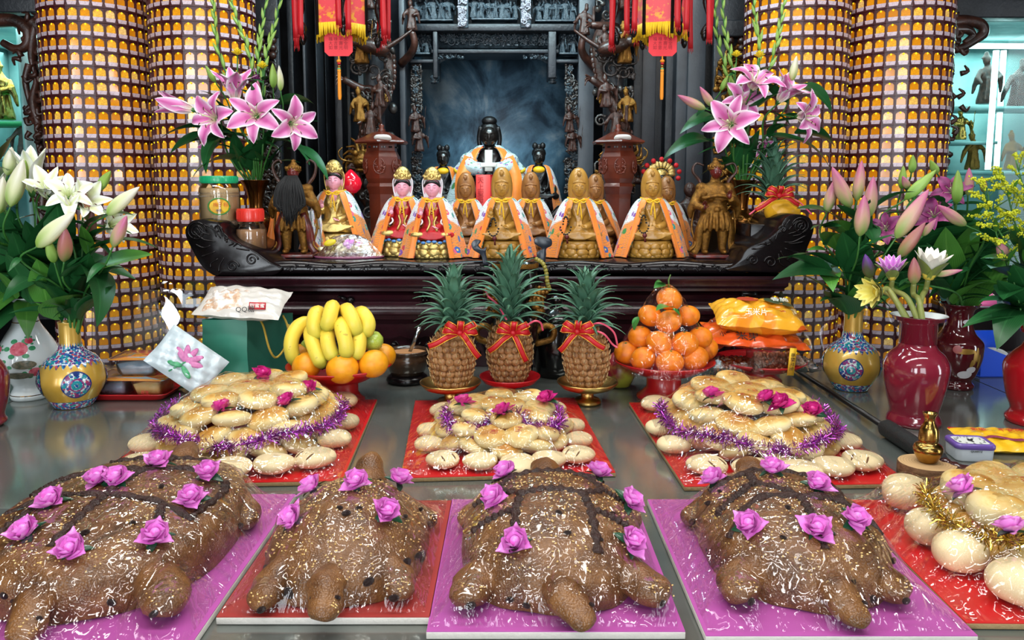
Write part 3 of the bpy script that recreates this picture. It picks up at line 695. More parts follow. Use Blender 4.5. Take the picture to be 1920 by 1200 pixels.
def lantern(px, label, tagcol):
    Y = 2.75; c = at(px, 40, Y); X = c[0]; zb = at(px, 52, Y)[2]; zt = zb+.34
    t = thing('palace_lantern', label, 'lantern', (X, Y, 0)); R = .092
    def hexa(r, z): return [(r*math.cos(PI/6+k*PI/3), r*math.sin(PI/6+k*PI/3), z) for k in range(6)]
    for k in range(6):
        a0, a1 = PI/6+k*PI/3+.25, PI/6+(k+1)*PI/3+.25
        p = [(R*math.cos(a0), R*math.sin(a0), zb), (R*math.cos(a1), R*math.sin(a1), zb), (R*math.cos(a1), R*math.sin(a1), zt), (R*math.cos(a0), R*math.sin(a0), zt)]
        mk('lantern_panel', (np.array(p), [[0, 1, 2, 3]]), M_LCLOTH, t, smooth=False)
        # carved corner bracket strut
        o = np.array((1.10*R*math.cos(a0), 1.10*R*math.sin(a0), 0)); oo = np.array((math.cos(a0), math.sin(a0), 0))
        mk('corner_post', tube([(R*math.cos(a0), R*math.sin(a0), zb-.035), (R*math.cos(a0), R*math.sin(a0), zt)], .006, 6), M_DARK, t)
        br = [tube(spline([o+(0, 0, zb+.22), o+oo*.05+(0, 0, zb+.16), o+oo*.045+(0, 0, zb+.08), o+oo*.055+(0, 0, zb+.01), o+oo*.035+(0, 0, zb-.03)], 22), .006+.004*np.sin(np.linspace(0, 16, 22)), 6), ell(o+oo*.045+(0, 0, zb-.03), (.011, .011, .022), 8, 6)]
        mk('dragon_bracket', br, M_DARK, t)
        # fringe under each panel
        fr = []
        for q in range(17):
            u = (q+.5)/17; x, y = np.array(p[0][:2])*(1-u)+np.array(p[1][:2])*u; L = .030+.022*abs(u-.5)*2*(.6+.4*rnd.random())
            fr.append(tube([(x, y, zb+.004), (x+rnd.uniform(-.003, .003), y, zb-L)], [.0035, .0022], 5))
        mk('fringe', fr, M_FRINGE, t)['kind'] = 'stuff'
        # long red streamers hanging from each corner
        b = o+oo*.062
        for s in (-1, 1):
            tx = np.array((-oo[1], oo[0], 0))*.013*s; L = zb-rnd.uniform(.02, .055)
            P = [b+tx+(0, 0, zb+.3), b+tx+(.003*s, 0, zb+.1), b+tx*1.15+(0, 0, L)]
            rb = [ribbon(spline(P, 10), .018, (0, -1, 0), .002)]
            rb += [tube([P[-1]+np.array((d, 0, .001)), P[-1]+np.array((d*1.1, 0, -rnd.uniform(.006, .02)))], [.0016, .0008], 4) for d in np.linspace(-.008, .008, 5)]
            mk('streamer', rb, M_RIB, t)
    mk('lantern_core', lathe([(R*.5, zb+.01), (R*.5, zt)], 12), mat('lantern_inside', '8a1a1a', .6), t)
    # octagonal paper tag
    z0 = at(px, 110, Y)[2]; z1 = at(px, 66, Y)[2]; w_ = .047; cc = .014
    tg = mk('paper_tag', prism([(-w_+cc, z0), (w_-cc, z0), (w_, z0+cc), (w_, z1-cc), (w_-cc, z1), (-w_+cc, z1), (-w_, z1-cc), (-w_, z0+cc)], -.054, -.052), mat('red_paper_tag', 'e8313c', .6), t, smooth=False)
    txm = mat('tag_ink', 'a3202c', .7)
    for k in range(4):
        put('tag_lettering', text_mesh('福祿平安'[k]+'\n'+'大吉壽全'[k]+'\n'+'如意光明'[k], .014, .0001, txm), tg, (-.026+.017*k, -.0545, (z0+z1)/2+.002))
    zq = at(px, 190, Y)[2]
    ts = mk('tassel', [tube([(0, -.053, z0), (0, -.053, z0-.02)], .0025, 6), ell((0, -.053, z0-.016), (.008, .008, .006), 10, 6), lathe_at((0, -.053, zq), [(.0045, 0), (.0062, .01), (.0055, .08), (.006, z0-.045-zq), (.003, z0-.035-zq)])], mat('orange_tassel', 'e58a12', .6), t)
    for k in range(4):
        mk('tassel_bead', ell((0, -.053, z0-.024-.009*k), (.0062, .0062, .0045), 10, 6), (M_RIB, M_GOLD, mat('jade_bead', '3a9a60', .3), M_GOLD)[k], t)
def lathe_at(c, prof, n=12): return tr(lathe(prof, n), c)
lantern(640, 'left red palace lantern with yellow fringe and red streamers', 0)
lantern(1238, 'right red palace lantern with yellow fringe and red streamers', 1)
# ---------------------------------------------------------------- statues
def fdisp(th, ph):
    a = np.abs(th); g = lambda x, w: np.exp(-(x/w)**2)
    return (.15*g(th, .13)*g(ph+.13, .12)+.07*g(th, .12)*g(ph-.07, .2)-.06*g(a-.37, .2)*g(ph-.10, .12)+.05*g(a-.37, .14)*g(ph-.06, .06)+.03*g(a-.35, .3)*g(ph-.27, .07)
            +.055*g(th, .2)*g(ph+.43, .05)+.05*g(th, .17)*g(ph+.54, .05)-.03*g(th, .25)*g(ph+.485, .025)+.06*g(th, .3)*g(ph+.85, .16)+.03*g(a-.55, .25)*g(ph+.3, .25))
def fpt(th, ph, off=0.0):
    th, ph = np.asarray(th, float), np.asarray(ph, float); r = 1+fdisp(th, ph)+off
    jaw = 1-.20*np.clip(-np.sin(ph), 0, 1)**1.5
    return np.stack([.78*jaw*r*np.cos(ph)*np.sin(th), -.86*r*np.cos(ph)*np.cos(th), r*np.sin(ph)], -1)
def head_vf():
    ph = np.linspace(-PI/2, PI/2, 34); th = np.linspace(-PI, PI, 44, endpoint=False)
    # denser towards the face
    th = th-.45*np.sin(th)
    P, T = np.meshgrid(ph, th, indexing='ij'); return grid(fpt(T, P), cv=True)
HEAD_ME = {}
def head(par, m, c, h, line, lips, hair=None, rot=None, tall=1.0, name='head'):
    """head of half-height h at c with brows, closed lids and lips as sub-parts"""
    if m.name not in HEAD_ME:
        HEAD_ME[m.name] = (MB().add(head_vf()).mesh('head', m),)
    o = put(name, HEAD_ME[m.name][0], par, c, rot, (h, h, h*tall))
    key = ('feat', line.name, lips.name)
    if key not in HEAD_ME:
        def ln(t0, t1, f, r, off=.012):
            t = np.linspace(t0, t1, 9); return tube(fpt(t, f(t), off), r*np.sin(np.linspace(.35, PI-.35, 9)), 5)
        HEAD_ME[key] = [MB().add(ln(s*.15, s*.66, lambda t: .24+.06*np.sin((np.abs(t)-.15)/.51*PI), .022)).mesh('eyebrow', line) for s in (-1, 1)] + \
                       [MB().add(ln(s*.18, s*.58, lambda t: .055-.045*np.sin((np.abs(t)-.18)/.40*PI), .020)).mesh('eyelid', line) for s in (-1, 1)] + \
                       [MB().add(ln(-.19, .19, lambda t: -.46-.03*np.cos(t*8), .045, .0)).mesh('lips', lips)]
    for me, nm in zip(HEAD_ME[key], ('eyebrow', 'eyebrow', 'eyelid', 'eyelid', 'lips')): put(nm, me, o)
    return o
def hand_vf(c, s, up=(0, 0, 1), fwd=(0, -1, 0), side=1, curl=.3):
    """small hand: palm and five separate fingers; up = finger direction, fwd = palm normal"""
    up = np.array(up, float); up /= np.linalg.norm(up); fwd = np.array(fwd, float); fwd -= up*fwd.dot(up); fwd /= np.linalg.norm(fwd); sd = np.cross(up, fwd)*side
    c = np.array(c, float); B = np.stack([sd, fwd, up], 1)
    q = [tr(ell((0, 0, .42), (.36, .16, .45), 10, 8), c, B, s)]
    for k, (x, L) in enumerate(((-.26, .62), (-.09, .78), (.08, .80), (.25, .60))):
        q.append(tr(tube(spline([(x, 0, .75), (x*1.1, .06+curl*.1, .75+L*.5), (x*1.05, .12+curl*.45, .75+L*.95)], 7), np.linspace(.095, .06, 7), 6), c, B, s))
    q.append(tr(tube(spline([(-.30, .02, .25), (-.56, .14, .52), (-.48, .30, .86)], 7), np.linspace(.11, .07, 7), 6), c, B, s))
    return q
def embroidery(name, lower):
    t = NT(name); uv = t.n('UVMap').outputs[0]; v = t.map(uv, (1, 2.6, 1))
    sp = t.n('SeparateXYZ', None, Vector=uv); U = sp.outputs[0]
    ed = t.math('ABSOLUTE', t.math('SUBTRACT', sp.outputs[1], .5))
    low = t.math('MULTIPLY', t.ramp(t.math('ADD', U, t.math('MULTIPLY', ed, .9)), [(.80, (0, 0, 0)), (.84, (1, 1, 1))]), lower)
    base = t.mix(low, S('e0e2e4') if lower else S('c9dfe2'), S('e98a2e'))
    w_ = t.n('TexWave', None, Vector=v, Scale=4.5, Distortion=7.0, Detail=2.0, Detail_Scale=1.6)
    stems = t.ramp(w_.outputs[1], [(.40, (0, 0, 0)), (.44, (1, 1, 1)), (.56, (1, 1, 1)), (.60, (0, 0, 0))])
    base = t.mix(stems, base, t.ramp(t.noise(5, 2, .5, v).outputs[0], [(.35, S('1f6f63')), (.5, S('2a4f8a')), (.65, S('3c8a3a'))]))
    vo = t.vor(6.5, v); d = vo.outputs[0]
    hue = t.ramp(t.n('SeparateColor', None, Color=vo.outputs[1]).outputs[0], [(0, S('7a3fa0')), (.25, S('1f8a84')), (.45, S('c22a3c')), (.65, S('2b5fa8')), (.8, S('d8567a')), (.95, S('2f7f3f'))], 'CONSTANT')
    pet = t.math('ADD', d, t.math('MULTIPLY', t.noise(24, 2, .5, v).outputs[0], .22))
    base = t.mix(t.ramp(pet, [(.42, (1, 1, 1)), (.46, (0, 0, 0))]), base, hue)
    base = t.mix(t.ramp(d, [(.09, (1, 1, 1)), (.12, (0, 0, 0))]), base, S('f1cf5a'))
    return t.p(Base_Color=base, Roughness=.5, Sheen_Weight=.3, Normal=t.bump(t.noise(140, 2, .5).outputs[0], .12, .01))
M_EMB = embroidery('embroidered_white_satin', 1.0); M_EMB2 = embroidery('embroidered_blue_satin', .0)
M_ORANGE = mat('orange_satin', 'f08a2c', .42, var=('e67a1e', 5), Sheen_Weight=.3); M_YTIE = mat('yellow_cord', 'f0b818', .5)
M_WOODS = [mat('boxwood', 'b98a3c', .36, var=('a0732c', 7), bump=(50, .05), Coat_Weight=.3), mat('reddish_boxwood', 'a36e38', .4, var=('8c5a2c', 7), bump=(50, .05), Coat_Weight=.2)]
M_WLINE = mat('boxwood_groove', '5e3c14', .5)
M_PINK = mat('pink_enamel', 'f0a6ba', .3, Coat_Weight=.4); M_BLACK = mat('black_paint', '0c0b0c', .35); M_LIPS = mat('red_lips', 'c01c30', .35)
M_GILD = mat('bright_gilding', 'd9bd74', .28, .8, bump=(70, .25)); M_REDROBE = mat('red_robe', 'b81c26', .4, var=('d9b04a', 9, .60, .63), bump=(60, .15))
M_WHITE = mat('white_enamel', 'eeeaf0', .35)
def cape(par, top=.665, rx=.39, ry=.30, a_n=.42, a_h=.66, m=None, hem=.012, shoulder=.62, border=True, nr=.105, fl=1.0, y0=.03):
    def surf(t, a, off=0):
        w_ = t**shoulder; R = nr+off; fold = 1+.035*t*np.sin(a*11+fl*2)+.02*t*np.sin(a*23+fl)
        X = (R+(rx-nr)*w_)*np.sin(a)*fold; Y = y0-(R+(ry-nr)*w_)*np.cos(a)*fold
        return np.stack([X, Y, top-(top-hem)*(t**1.15)], -1)
    nt, na = 22, 64
    t = np.linspace(0, 1, nt)[:, None]; a0 = a_n+(a_h-a_n)*t
    a = a0+(2*PI-2*a0)*np.linspace(0, 1, na)[None]; T = np.broadcast_to(t, a.shape)
    o = surf(T, a); i = surf(T, a, -.008)
    b = MB(); b.add(grid(o)); v, f, uv = grid(i); b.add((v, [q[::-1] for q in f], uv)); ring = []
    b.build('cape', m or M_EMB, par)
    if border:
        for s in (0, 1):
            w_ = .19
            aa = (a0+.0+w_*np.linspace(0, 1, 7)[None]/(.35+1.0*t)) if s == 0 else (2*PI-a0-w_*np.linspace(0, 1, 7)[None]/(.35+1.0*t))
            T2 = np.broadcast_to(t, aa.shape); P = np.concatenate([surf(T2, aa, .010), surf(T2, aa, .004)[:, ::-1]], 1)
            mk('cape_border', grid(P, cv=True), M_ORANGE, par)
    return surf
def bow(par, c, s, m, name='neck_bow', tails=(.16, .2), spread=.5):
    c = np.array(c, float); q = [ell(c+np.array((0, -.01*s*8, 0)), np.array((.016, .012, .016))*s*8*.6, 8, 6)]; w_ = .018*s*5
    for k in (-1, 1):
        lp = spline([c, c+np.array((k*.06, -.02, .03))*s*5, c+np.array((k*.09, -.015, .0))*s*5, c+np.array((k*.05, -.02, -.018))*s*5, c+np.array((0, -.008, 0))*s*5], 14)
        q.append(ribbon(lp, w_, (0, -1, .2), .003*s*4))
        L = tails[0 if k < 0 else 1]; q.append(ribbon(spline([c+np.array((0, -.01, 0))*s*5, c+np.array((k*.03*spread, -.02*s*5, -L*.5)), c+np.array((k*.05*spread, -.012*s*5, -L))], 8), w_, (0, -1, 0), .003*s*4))
    return mk(name, q, m, par)
def lotus_base(par, m, m2=None, r=.25, h=.19):
    q = [lathe([(0, 0), (r*.95, 0), (r, h*.1), (r*.86, h*.3), (r*.80, h*.45), (r*.92, h*.8), (r*.9, h*.98), (0, h)], 28, 1, .82)]
    for row, (z, n, rr, sc_) in enumerate(((h*.66, 13, r*.90, 1.0), (h*.34, 11, r*.92, 1.15), (h*.16, 14, r*.96, .7))):
        for k in range(n):
            a = 2*PI*(k+.5*row)/n; q.append(ell((rr*math.cos(a), .82*rr*math.sin(a), z), (.028*sc_, .062*sc_*r/.25, .045*sc_), 8, 6, (0, 0, a)))
    return mk('lotus_base', q, m2 or m, par)
SEAT = {}
def seated_body(key):
    if key in SEAT: return SEAT[key]
    q = [ell((0, .0, .27), (.235, .19, .085), 20, 10), ell((-.155, -.075, .255), (.115, .115, .065), 14, 8), ell((.155, -.075, .255), (.115, .115, .065), 14, 8),
         lathe([(0, .22), (.135, .24), (.125, .36), (.118, .45), (.132, .54), (.122, .60), (.07, .64), (.05, .66), (.05, .70), (0, .70)], 22, 1, .72)]
    for s in (-1, 1):
        el_ = (s*.175, -.045, .41); hd = (-.115, -.15, .475) if s < 0 else (.05, -.165, .335)
        q.append(tube(spline([(s*.115, .0, .585), el_, hd], 14), np.linspace(.052, .036, 14), 10))
        q.append(tube(spline([el_, (s*.20, -.07, .34), (s*.19, -.10, .26)], 8), np.linspace(.05, .03, 8), 8))
        for k in range(3): q.append(tube(spline([(s*.10, -.05, .6-.02*k), (s*.05, -.098, .52-.03*k), (0, -.112, .46-.045*k)], 8), .008, 5))
    for k in range(5):
        w_ = .05+.045*k; q.append(tube(spline([(-w_, -.165-.004*k, .30-.004*k), (0, -.196-.002*k, .292-.022*k), (w_, -.165-.004*k, .30-.004*k)], 12), .008, 5))
    for k in range(6): q.append(tube(spline([(-.03+.012*k, -.095, .44), (-.035+.014*k, -.13, .36), (-.06+.024*k, -.16, .31)], 6), .007, 5))
    SEAT[key] = fuse(q, .0105, 3, 'robe'); return SEAT[key]
BODY_ME = {}
def bodym(m):
    if m.name not in BODY_ME: BODY_ME[m.name] = setmat(seated_body(0).copy(), m)
    return BODY_ME[m.name]
def guanyin(label, loc, H, kind, rot=0, group=None, capek=True, a_h=.64, rx=.395, seed=0):
    """kind 0/1 boxwood tones, 2 pink-faced, 3 gold"""
    t = thing('guanyin_statue', label, 'statue', loc, (0, 0, rot), group, H)
    skin = (M_WOODS[0], M_WOODS[1], M_PINK, M_PINK)[kind]; robe = (M_WOODS[0], M_WOODS[1], M_REDROBE, M_GILD)[kind]; line = (M_WLINE, M_WLINE, M_BLACK, M_BLACK)[kind]
    lip = (M_WLINE, M_WLINE, M_LIPS, M_LIPS)[kind]
    lotus_base(t, robe, M_GILD if kind >= 2 else None)
    put('robe', bodym(robe), t)
    hc = (0, -.022, .765)
    head(t, skin, hc, .107, line, lip)
    mk('neck', tube([(0, 0, .60), (0, -.005, .70)], [.058, .05], 14), skin, t)
    for s in (-1, 1):
        mk('ear', ell((s*.084, .0, .752), (.012, .022, .052), 8, 8), skin, t)
    mk('hand', hand_vf((-.115, -.158, .47), .062, (0, -.1, 1), (0, -1, 0), 1, .25), skin, t)
    mk('hand', hand_vf((.085, -.165, .335), .055, (-1, -.15, .1), (0, -.3, 1), 1, .4), skin, t)
    if kind < 2:
        mk('hood', [tr(lathe([(.095, .60), (.108, .64), (.118, .70), (.124, .76), (.122, .82), (.113, .875), (.098, .92), (.076, .958), (.046, .988), (0, 1.0)], 30, .96, .92), (0, .042, 0))], robe, t)
        mk('hair_waves', [ell(fpt(a, .66+.10*math.cos(a*2), .02)*.107+np.array(hc), (.014, .010, .012), 8, 6) for a in np.linspace(-.95, .95, 11)]+[tube(fpt(np.linspace(-1.15, 1.15, 16), .84*np.cos(np.linspace(-1.15, 1.15, 16)*.7)-.05, .05)*.107+np.array(hc), .006, 5)], robe, t)
        mk('crown_figure', [ell((0, -.070, .925), (.020, .014, .024), 10, 8), ell((0, -.066, .955), (.010, .010, .012), 8, 6), tube([(.024*math.cos(a), -.062, .93+.034*math.sin(a)) for a in np.linspace(0, 2*PI, 18)], .004, 5)], robe, t)
        mk('forehead_mark', ell(fpt(0, .36, .015)*.107+np.array(hc), (.005,)*3, 6, 4), line, t)
    else:
        mk('hair', ell((0, .02, .79), (.092, .088, .095), 18, 12), M_BLACK, t)
        mk('hair_fringe', tube(fpt(np.linspace(-1.35, 1.35, 22), .70*np.cos(np.linspace(-1.35, 1.35, 22)*.95), .0)*.107+np.array(hc), .017, 8), M_BLACK, t)
        mk('veil_edge', tube(spline([(-.084, -.01, .66), (-.106, .01, .76), (-.098, .0, .86), (0, .0, .93), (.098, .0, .86), (.106, .01, .76), (.084, -.01, .66)], 30), .008, 6), M_WHITE if kind == 2 else M_GILD, t)
        mk('veil', tr(lathe([(.100, .62), (.104, .72), (.102, .82), (.085, .90), (.05, .94), (0, .95)], 24), (0, .058, 0)), M_WHITE if kind == 2 else M_GILD, t)
        cr = [tr(lathe([(.092, .855), (.097, .87), (.09, .92), (.065, .965), (.035, .99), (0, 1.0)], 24, 1, .85), (0, -.01, 0))]
        for k in range(9):
            a = -1.2+k*.3; cr.append(ell((.093*math.sin(a), -.01-.08*math.cos(a), .895+.01*math.cos(a*4)), (.014, .010, .018), 8, 6))
        for k in range(5):
            a = -.8+k*.4; cr.append(ell((.075*math.sin(a), -.01-.062*math.cos(a), .945), (.012, .010, .016), 8, 6))
        cr += [ell((0, -.095, .89), (.020, .010, .024), 10, 8), tube([(.030*math.cos(a), -.098, .89+.034*math.sin(a)) for a in np.linspace(0, 2*PI, 18)], .004, 5)]
        mk('crown', cr, M_GILD, t)
        mk('necklace', [tube(spline([(-.05, -.082, .60), (-.03, -.105, .54), (0, -.112, .515), (.03, -.105, .54), (.05, -.082, .60)], 18), .006, 6)]+[ell((x, -.118, .51-.02*(1-abs(x)/.03)), (.009, .006, .009), 8, 6) for x in (-.02, 0, .02)], M_GILD, t)
        mk('chest', ell((0, -.045, .575), (.062, .058, .06), 14, 10), skin, t)
        if kind == 2:
            mk('gold_sash', [tube(spline([(-.04, -.12, .46), (-.02, -.14, .38), (-.05, -.185, .30)], 8), .026, 8, True, .5), tube(spline([(.05, -.115, .46), (.02, -.14, .38), (.06, -.18, .30)], 8), .022, 8, True, .5), ell((-.15, -.16, .262), (.085, .045, .036), 12, 8), ell((.14, -.155, .262), (.07, .045, .034), 12, 8)], M_GILD, t)
            mk('lotus_trim', [ell((.245*math.sin(a), -.205*math.cos(a), .185+.008*math.cos(a*9)), (.030, .014, .016), 8, 6, (0, 0, a)) for a in np.linspace(-1.4, 1.4, 12)], mat('blue_enamel', '4f86c4', .35), t)
            mk('white_collar', [tube(spline([(s*.1, -.06, .60), (s*.13, -.12, .47), (s*.10, -.15, .40), (s*.14, -.15, .36)], 12), .010, 6) for s in (-1, 1)], M_WHITE, t)
    if capek:
        cape(t, rx=rx, a_h=a_h, fl=seed*1.3+1, a_n=.36)
        bow(t, (0, -.135, .63), .16, M_YTIE)
        mk('neck_cord', tube(spline([(-.12, .03, .665), (-.08, -.09, .645), (0, -.128, .632), (.08, -.09, .645), (.12, .03, .665)], 20), .009, 6), M_YTIE, t)
    return t
def gx(px, Y, z=PZ): return (at(px, 470, Y)[0], Y, z+.001)
GW = 'boxwood seated statues in embroidered capes'
guanyin('boxwood seated statue in the middle of the front row behind the scroll ears', gx(941, 2.73), .312, 0, 0, GW, a_h=.70, seed=1)
guanyin('boxwood seated statue in the front row, second from the right, dark beads by its hand', gx(1084, 2.73), .310, 0, 0, GW, a_h=.64, seed=2)
guanyin('boxwood seated statue at the right end of the front row beside the gilt guardian', gx(1220, 2.74), .310, 0, -.05, GW, a_h=.74, rx=.41, seed=3)
guanyin('reddish boxwood statue in the second row between the pink-faced pair and the middle statue', gx(874, 2.98), .298, 1, 0, GW, seed=4)
guanyin('reddish boxwood statue in the second row right of the middle front statue', gx(995, 2.98), .300, 1, 0, GW, seed=5)
guanyin('reddish boxwood statue peeping out behind the second front statue from the right', gx(1115, 3.0), .292, 1, 0, GW, a_h=1.0, seed=6)
guanyin('boxwood statue mostly hidden behind the right end front statue and its pompom crown neighbour', gx(1249, 3.03), .285, 1, 0, GW, seed=7)
guanyin('pink-faced seated statue in red and gold robe, the nearer of the pair', gx(812, 2.72), .312, 2, .02, 'pink-faced seated statues', a_h=.56, rx=.38, seed=8)
guanyin('pink-faced seated statue in red robe, partly hidden behind its twin at the left', gx(757, 2.80), .315, 2, .05, 'pink-faced seated statues', a_h=.68, seed=9)
gg = guanyin('gold seated statue with pink face in front of the red peach lamp', gx(630, 2.90, PZ+.012), .330, 3, .06, None, a_h=.75, rx=.40, seed=10)
mk('plinth', box((0, 0, -.018), (.6, .5, .036)), M_DARK, gg)
for px, Y, k in ((1060, 2.66, 0), (925, 2.66, 1), (1205, 2.66, 2)):   # bead strings hanging from raised hands
    z = PZ+(.115, .11, .12)[k]; x = at(px, 440, Y)[0]
    t = thing('prayer_beads', ('dark prayer beads hanging at the second front statue from the right', 'short dark prayer beads hanging at the middle front statue', 'dark prayer beads with a knot hanging at the right end front statue')[k], 'beads', (x, Y-.015, z))
    P = [(.018*math.sin(a)*(1 if math.cos(a) < 0 else .5), 0, .03*math.cos(a)) for a in np.linspace(0, 2*PI, 19)[:-1]]
    mk('bead_string', [ell(p, (.0034,)*3, 6, 4) for p in P], M_BLACK, t); mk('knot', [ell((.004, -.003, -.038), (.008, .005, .008), 8, 6), tube([(.004, -.003, -.04), (.006, -.003, -.06)], [.002, .004], 5)], mat('dark_red_knot', '5a1414', .5), t)

# black-faced goddess and attendants in the niche
STZ = 1.255
mk('niche_stage', box((at(930, 400, 3.6)[0], 3.76, STZ/2+.3), (.80, .68, STZ-.6)), M_DARK, shr, bevel=.01)
M_BFACE = mat('black_lacquer_face', '15110f', .3, Coat_Weight=.4); M_BHAIR = mat('black_carved_hair', '0d0c0d', .4, bump=(60, .2))
def niche_deity(label, px, H, Y, main):
    t = thing('goddess_statue', label, 'statue', (at(px, 380, Y)[0], Y, STZ+.001), None, None, H)
    put('robe', bodym(M_BHAIR if not main else mat('dark_robe', '1c1210', .4)), t); mk('seat', lathe([(0, 0), (.27, 0), (.27, .2), (.22, .24), (0, .25)], 20, 1, .8), M_DARK, t)
    head(t, M_BFACE, (0, -.022, .765), .107, M_BLACK, M_BFACE)
    mk('neck', tube([(0, 0, .60), (0, -.005, .70)], [.058, .05], 12), M_BFACE, t)
    if main: hp = [ell((0, .015, .82), (.098, .09, .10), 18, 12), ell((0, .0, .915), (.075, .07, .05), 14, 8)]+[tube(spline([(s*.08, -.03, .86), (s*.1, .0, .76), (s*.09, .01, .66)], 8), .022, 8) for s in (-1, 1)]
    else: hp = [ell((0, .015, .82), (.095, .088, .085), 18, 12), ell((-.05, .0, .915), (.038, .038, .045), 12, 8), ell((.05, .0, .915), (.038, .038, .045), 12, 8), ell((0, -.03, .90), (.03, .03, .04), 10, 6)]
    mk('hair', hp, M_BHAIR, t)
    if main:
        cape(t, rx=.47, ry=.34, a_n=.45, a_h=.55, m=M_EMB2, shoulder=.55, nr=.11)
        # cloud collar with yellow fringe
        A = np.linspace(.50, 2*PI-.50, 60); P = np.stack([np.stack([(r*1.0)*np.sin(A), .03-(r*.78)*np.cos(A), np.full(60, z)+.02*np.cos(A*4)*(k/3)], -1) for k, (r, z) in enumerate(((.115, .685), (.20, .61), (.29, .52), (.345, .45)))])
        mk('cloud_collar', grid(P), M_EMB2, t); fr = []
        for k in range(0, 60):
            p = P[-1, k]; fr.append(tube([p, p+np.array((0, -.004, -.035))], [.008, .006], 5))
        mk('fringe', fr, M_FRINGE, t)['kind'] = 'stuff'
        for s in (-1, 1): mk('hand', hand_vf((s*.02, -.245, .44), .07, (-s*.3, 0, 1), (0, -1, 0), s, .3), M_BFACE, t)
        mk('jade_tablet', [box((0, -.275, .53), (.075, .014, .20)), box((0, -.27, .49), (.16, .03, .045))], mat('silver_tablet', 'd8dad2', .3, .3), t, bevel=.006)
        for s in (-1, 1): mk('sleeve', tube(spline([(s*.20, -.06, .54), (s*.17, -.18, .47), (s*.05, -.235, .45)], 12), np.linspace(.085, .06, 12), 14), M_EMB2, t)
        mk('red_apron', ribbon(spline([(0, -.235, .40), (0, -.26, .2), (0, -.27, .05)], 8), .09, (0, -1, 0), .006), M_RIB, t)
        for s in (-1, 1): mk('orange_sash', ribbon(spline([(s*.17, -.17, .56), (s*.25, -.27, .35), (s*.24, -.30, .04)], 10), .13, (0, -1, .2), .006), M_ORANGE, t)
    else:
        cape(t, rx=.33, ry=.27, a_n=.55, a_h=.62, m=M_EMB, shoulder=.55)
        mk('bead_string', tube(spline([(-.1, -.06, .62), (-.12, -.16, .44), (-.06, -.2, .33), (.02, -.19, .30), (.10, -.16, .36), (.12, -.12, .46), (.1, -.06, .62)], 30), .010, 6), M_BLACK, t)
        mk('collar', ell((0, -.05, .60), (.085, .065, .05), 12, 8), M_YTIE, t)
    return t
niche_deity('large black-faced goddess statue in blue embroidered cape in the middle of the niche', 918, .46, 3.56, True)
niche_deity('small dark attendant statue in orange cape left of the goddess', 832, .335, 3.62, False)
niche_deity('small dark attendant statue in orange cape right of the goddess', 1010, .345, 3.62, False)
# red petition slip standing before the goddess
q = at(906, 376, 3.1); q0 = at(906, 328, 3.1)
t = thing('red_slip', 'red paper slip with a column of writing standing before the goddess', 'paper', (q[0], 3.1, PZ+.001))
hh = q0[2]-PZ; mk('paper', box((0, 0, hh/2), (.056, .002, hh)), mat('coral_paper', 'e8433f', .6), t)
put('lettering', text_mesh('天\n上\n聖\n母', .026, .0001, mat('slip_ink', 'b92830', .6)), t, (-.010, -.0016, hh-.062))

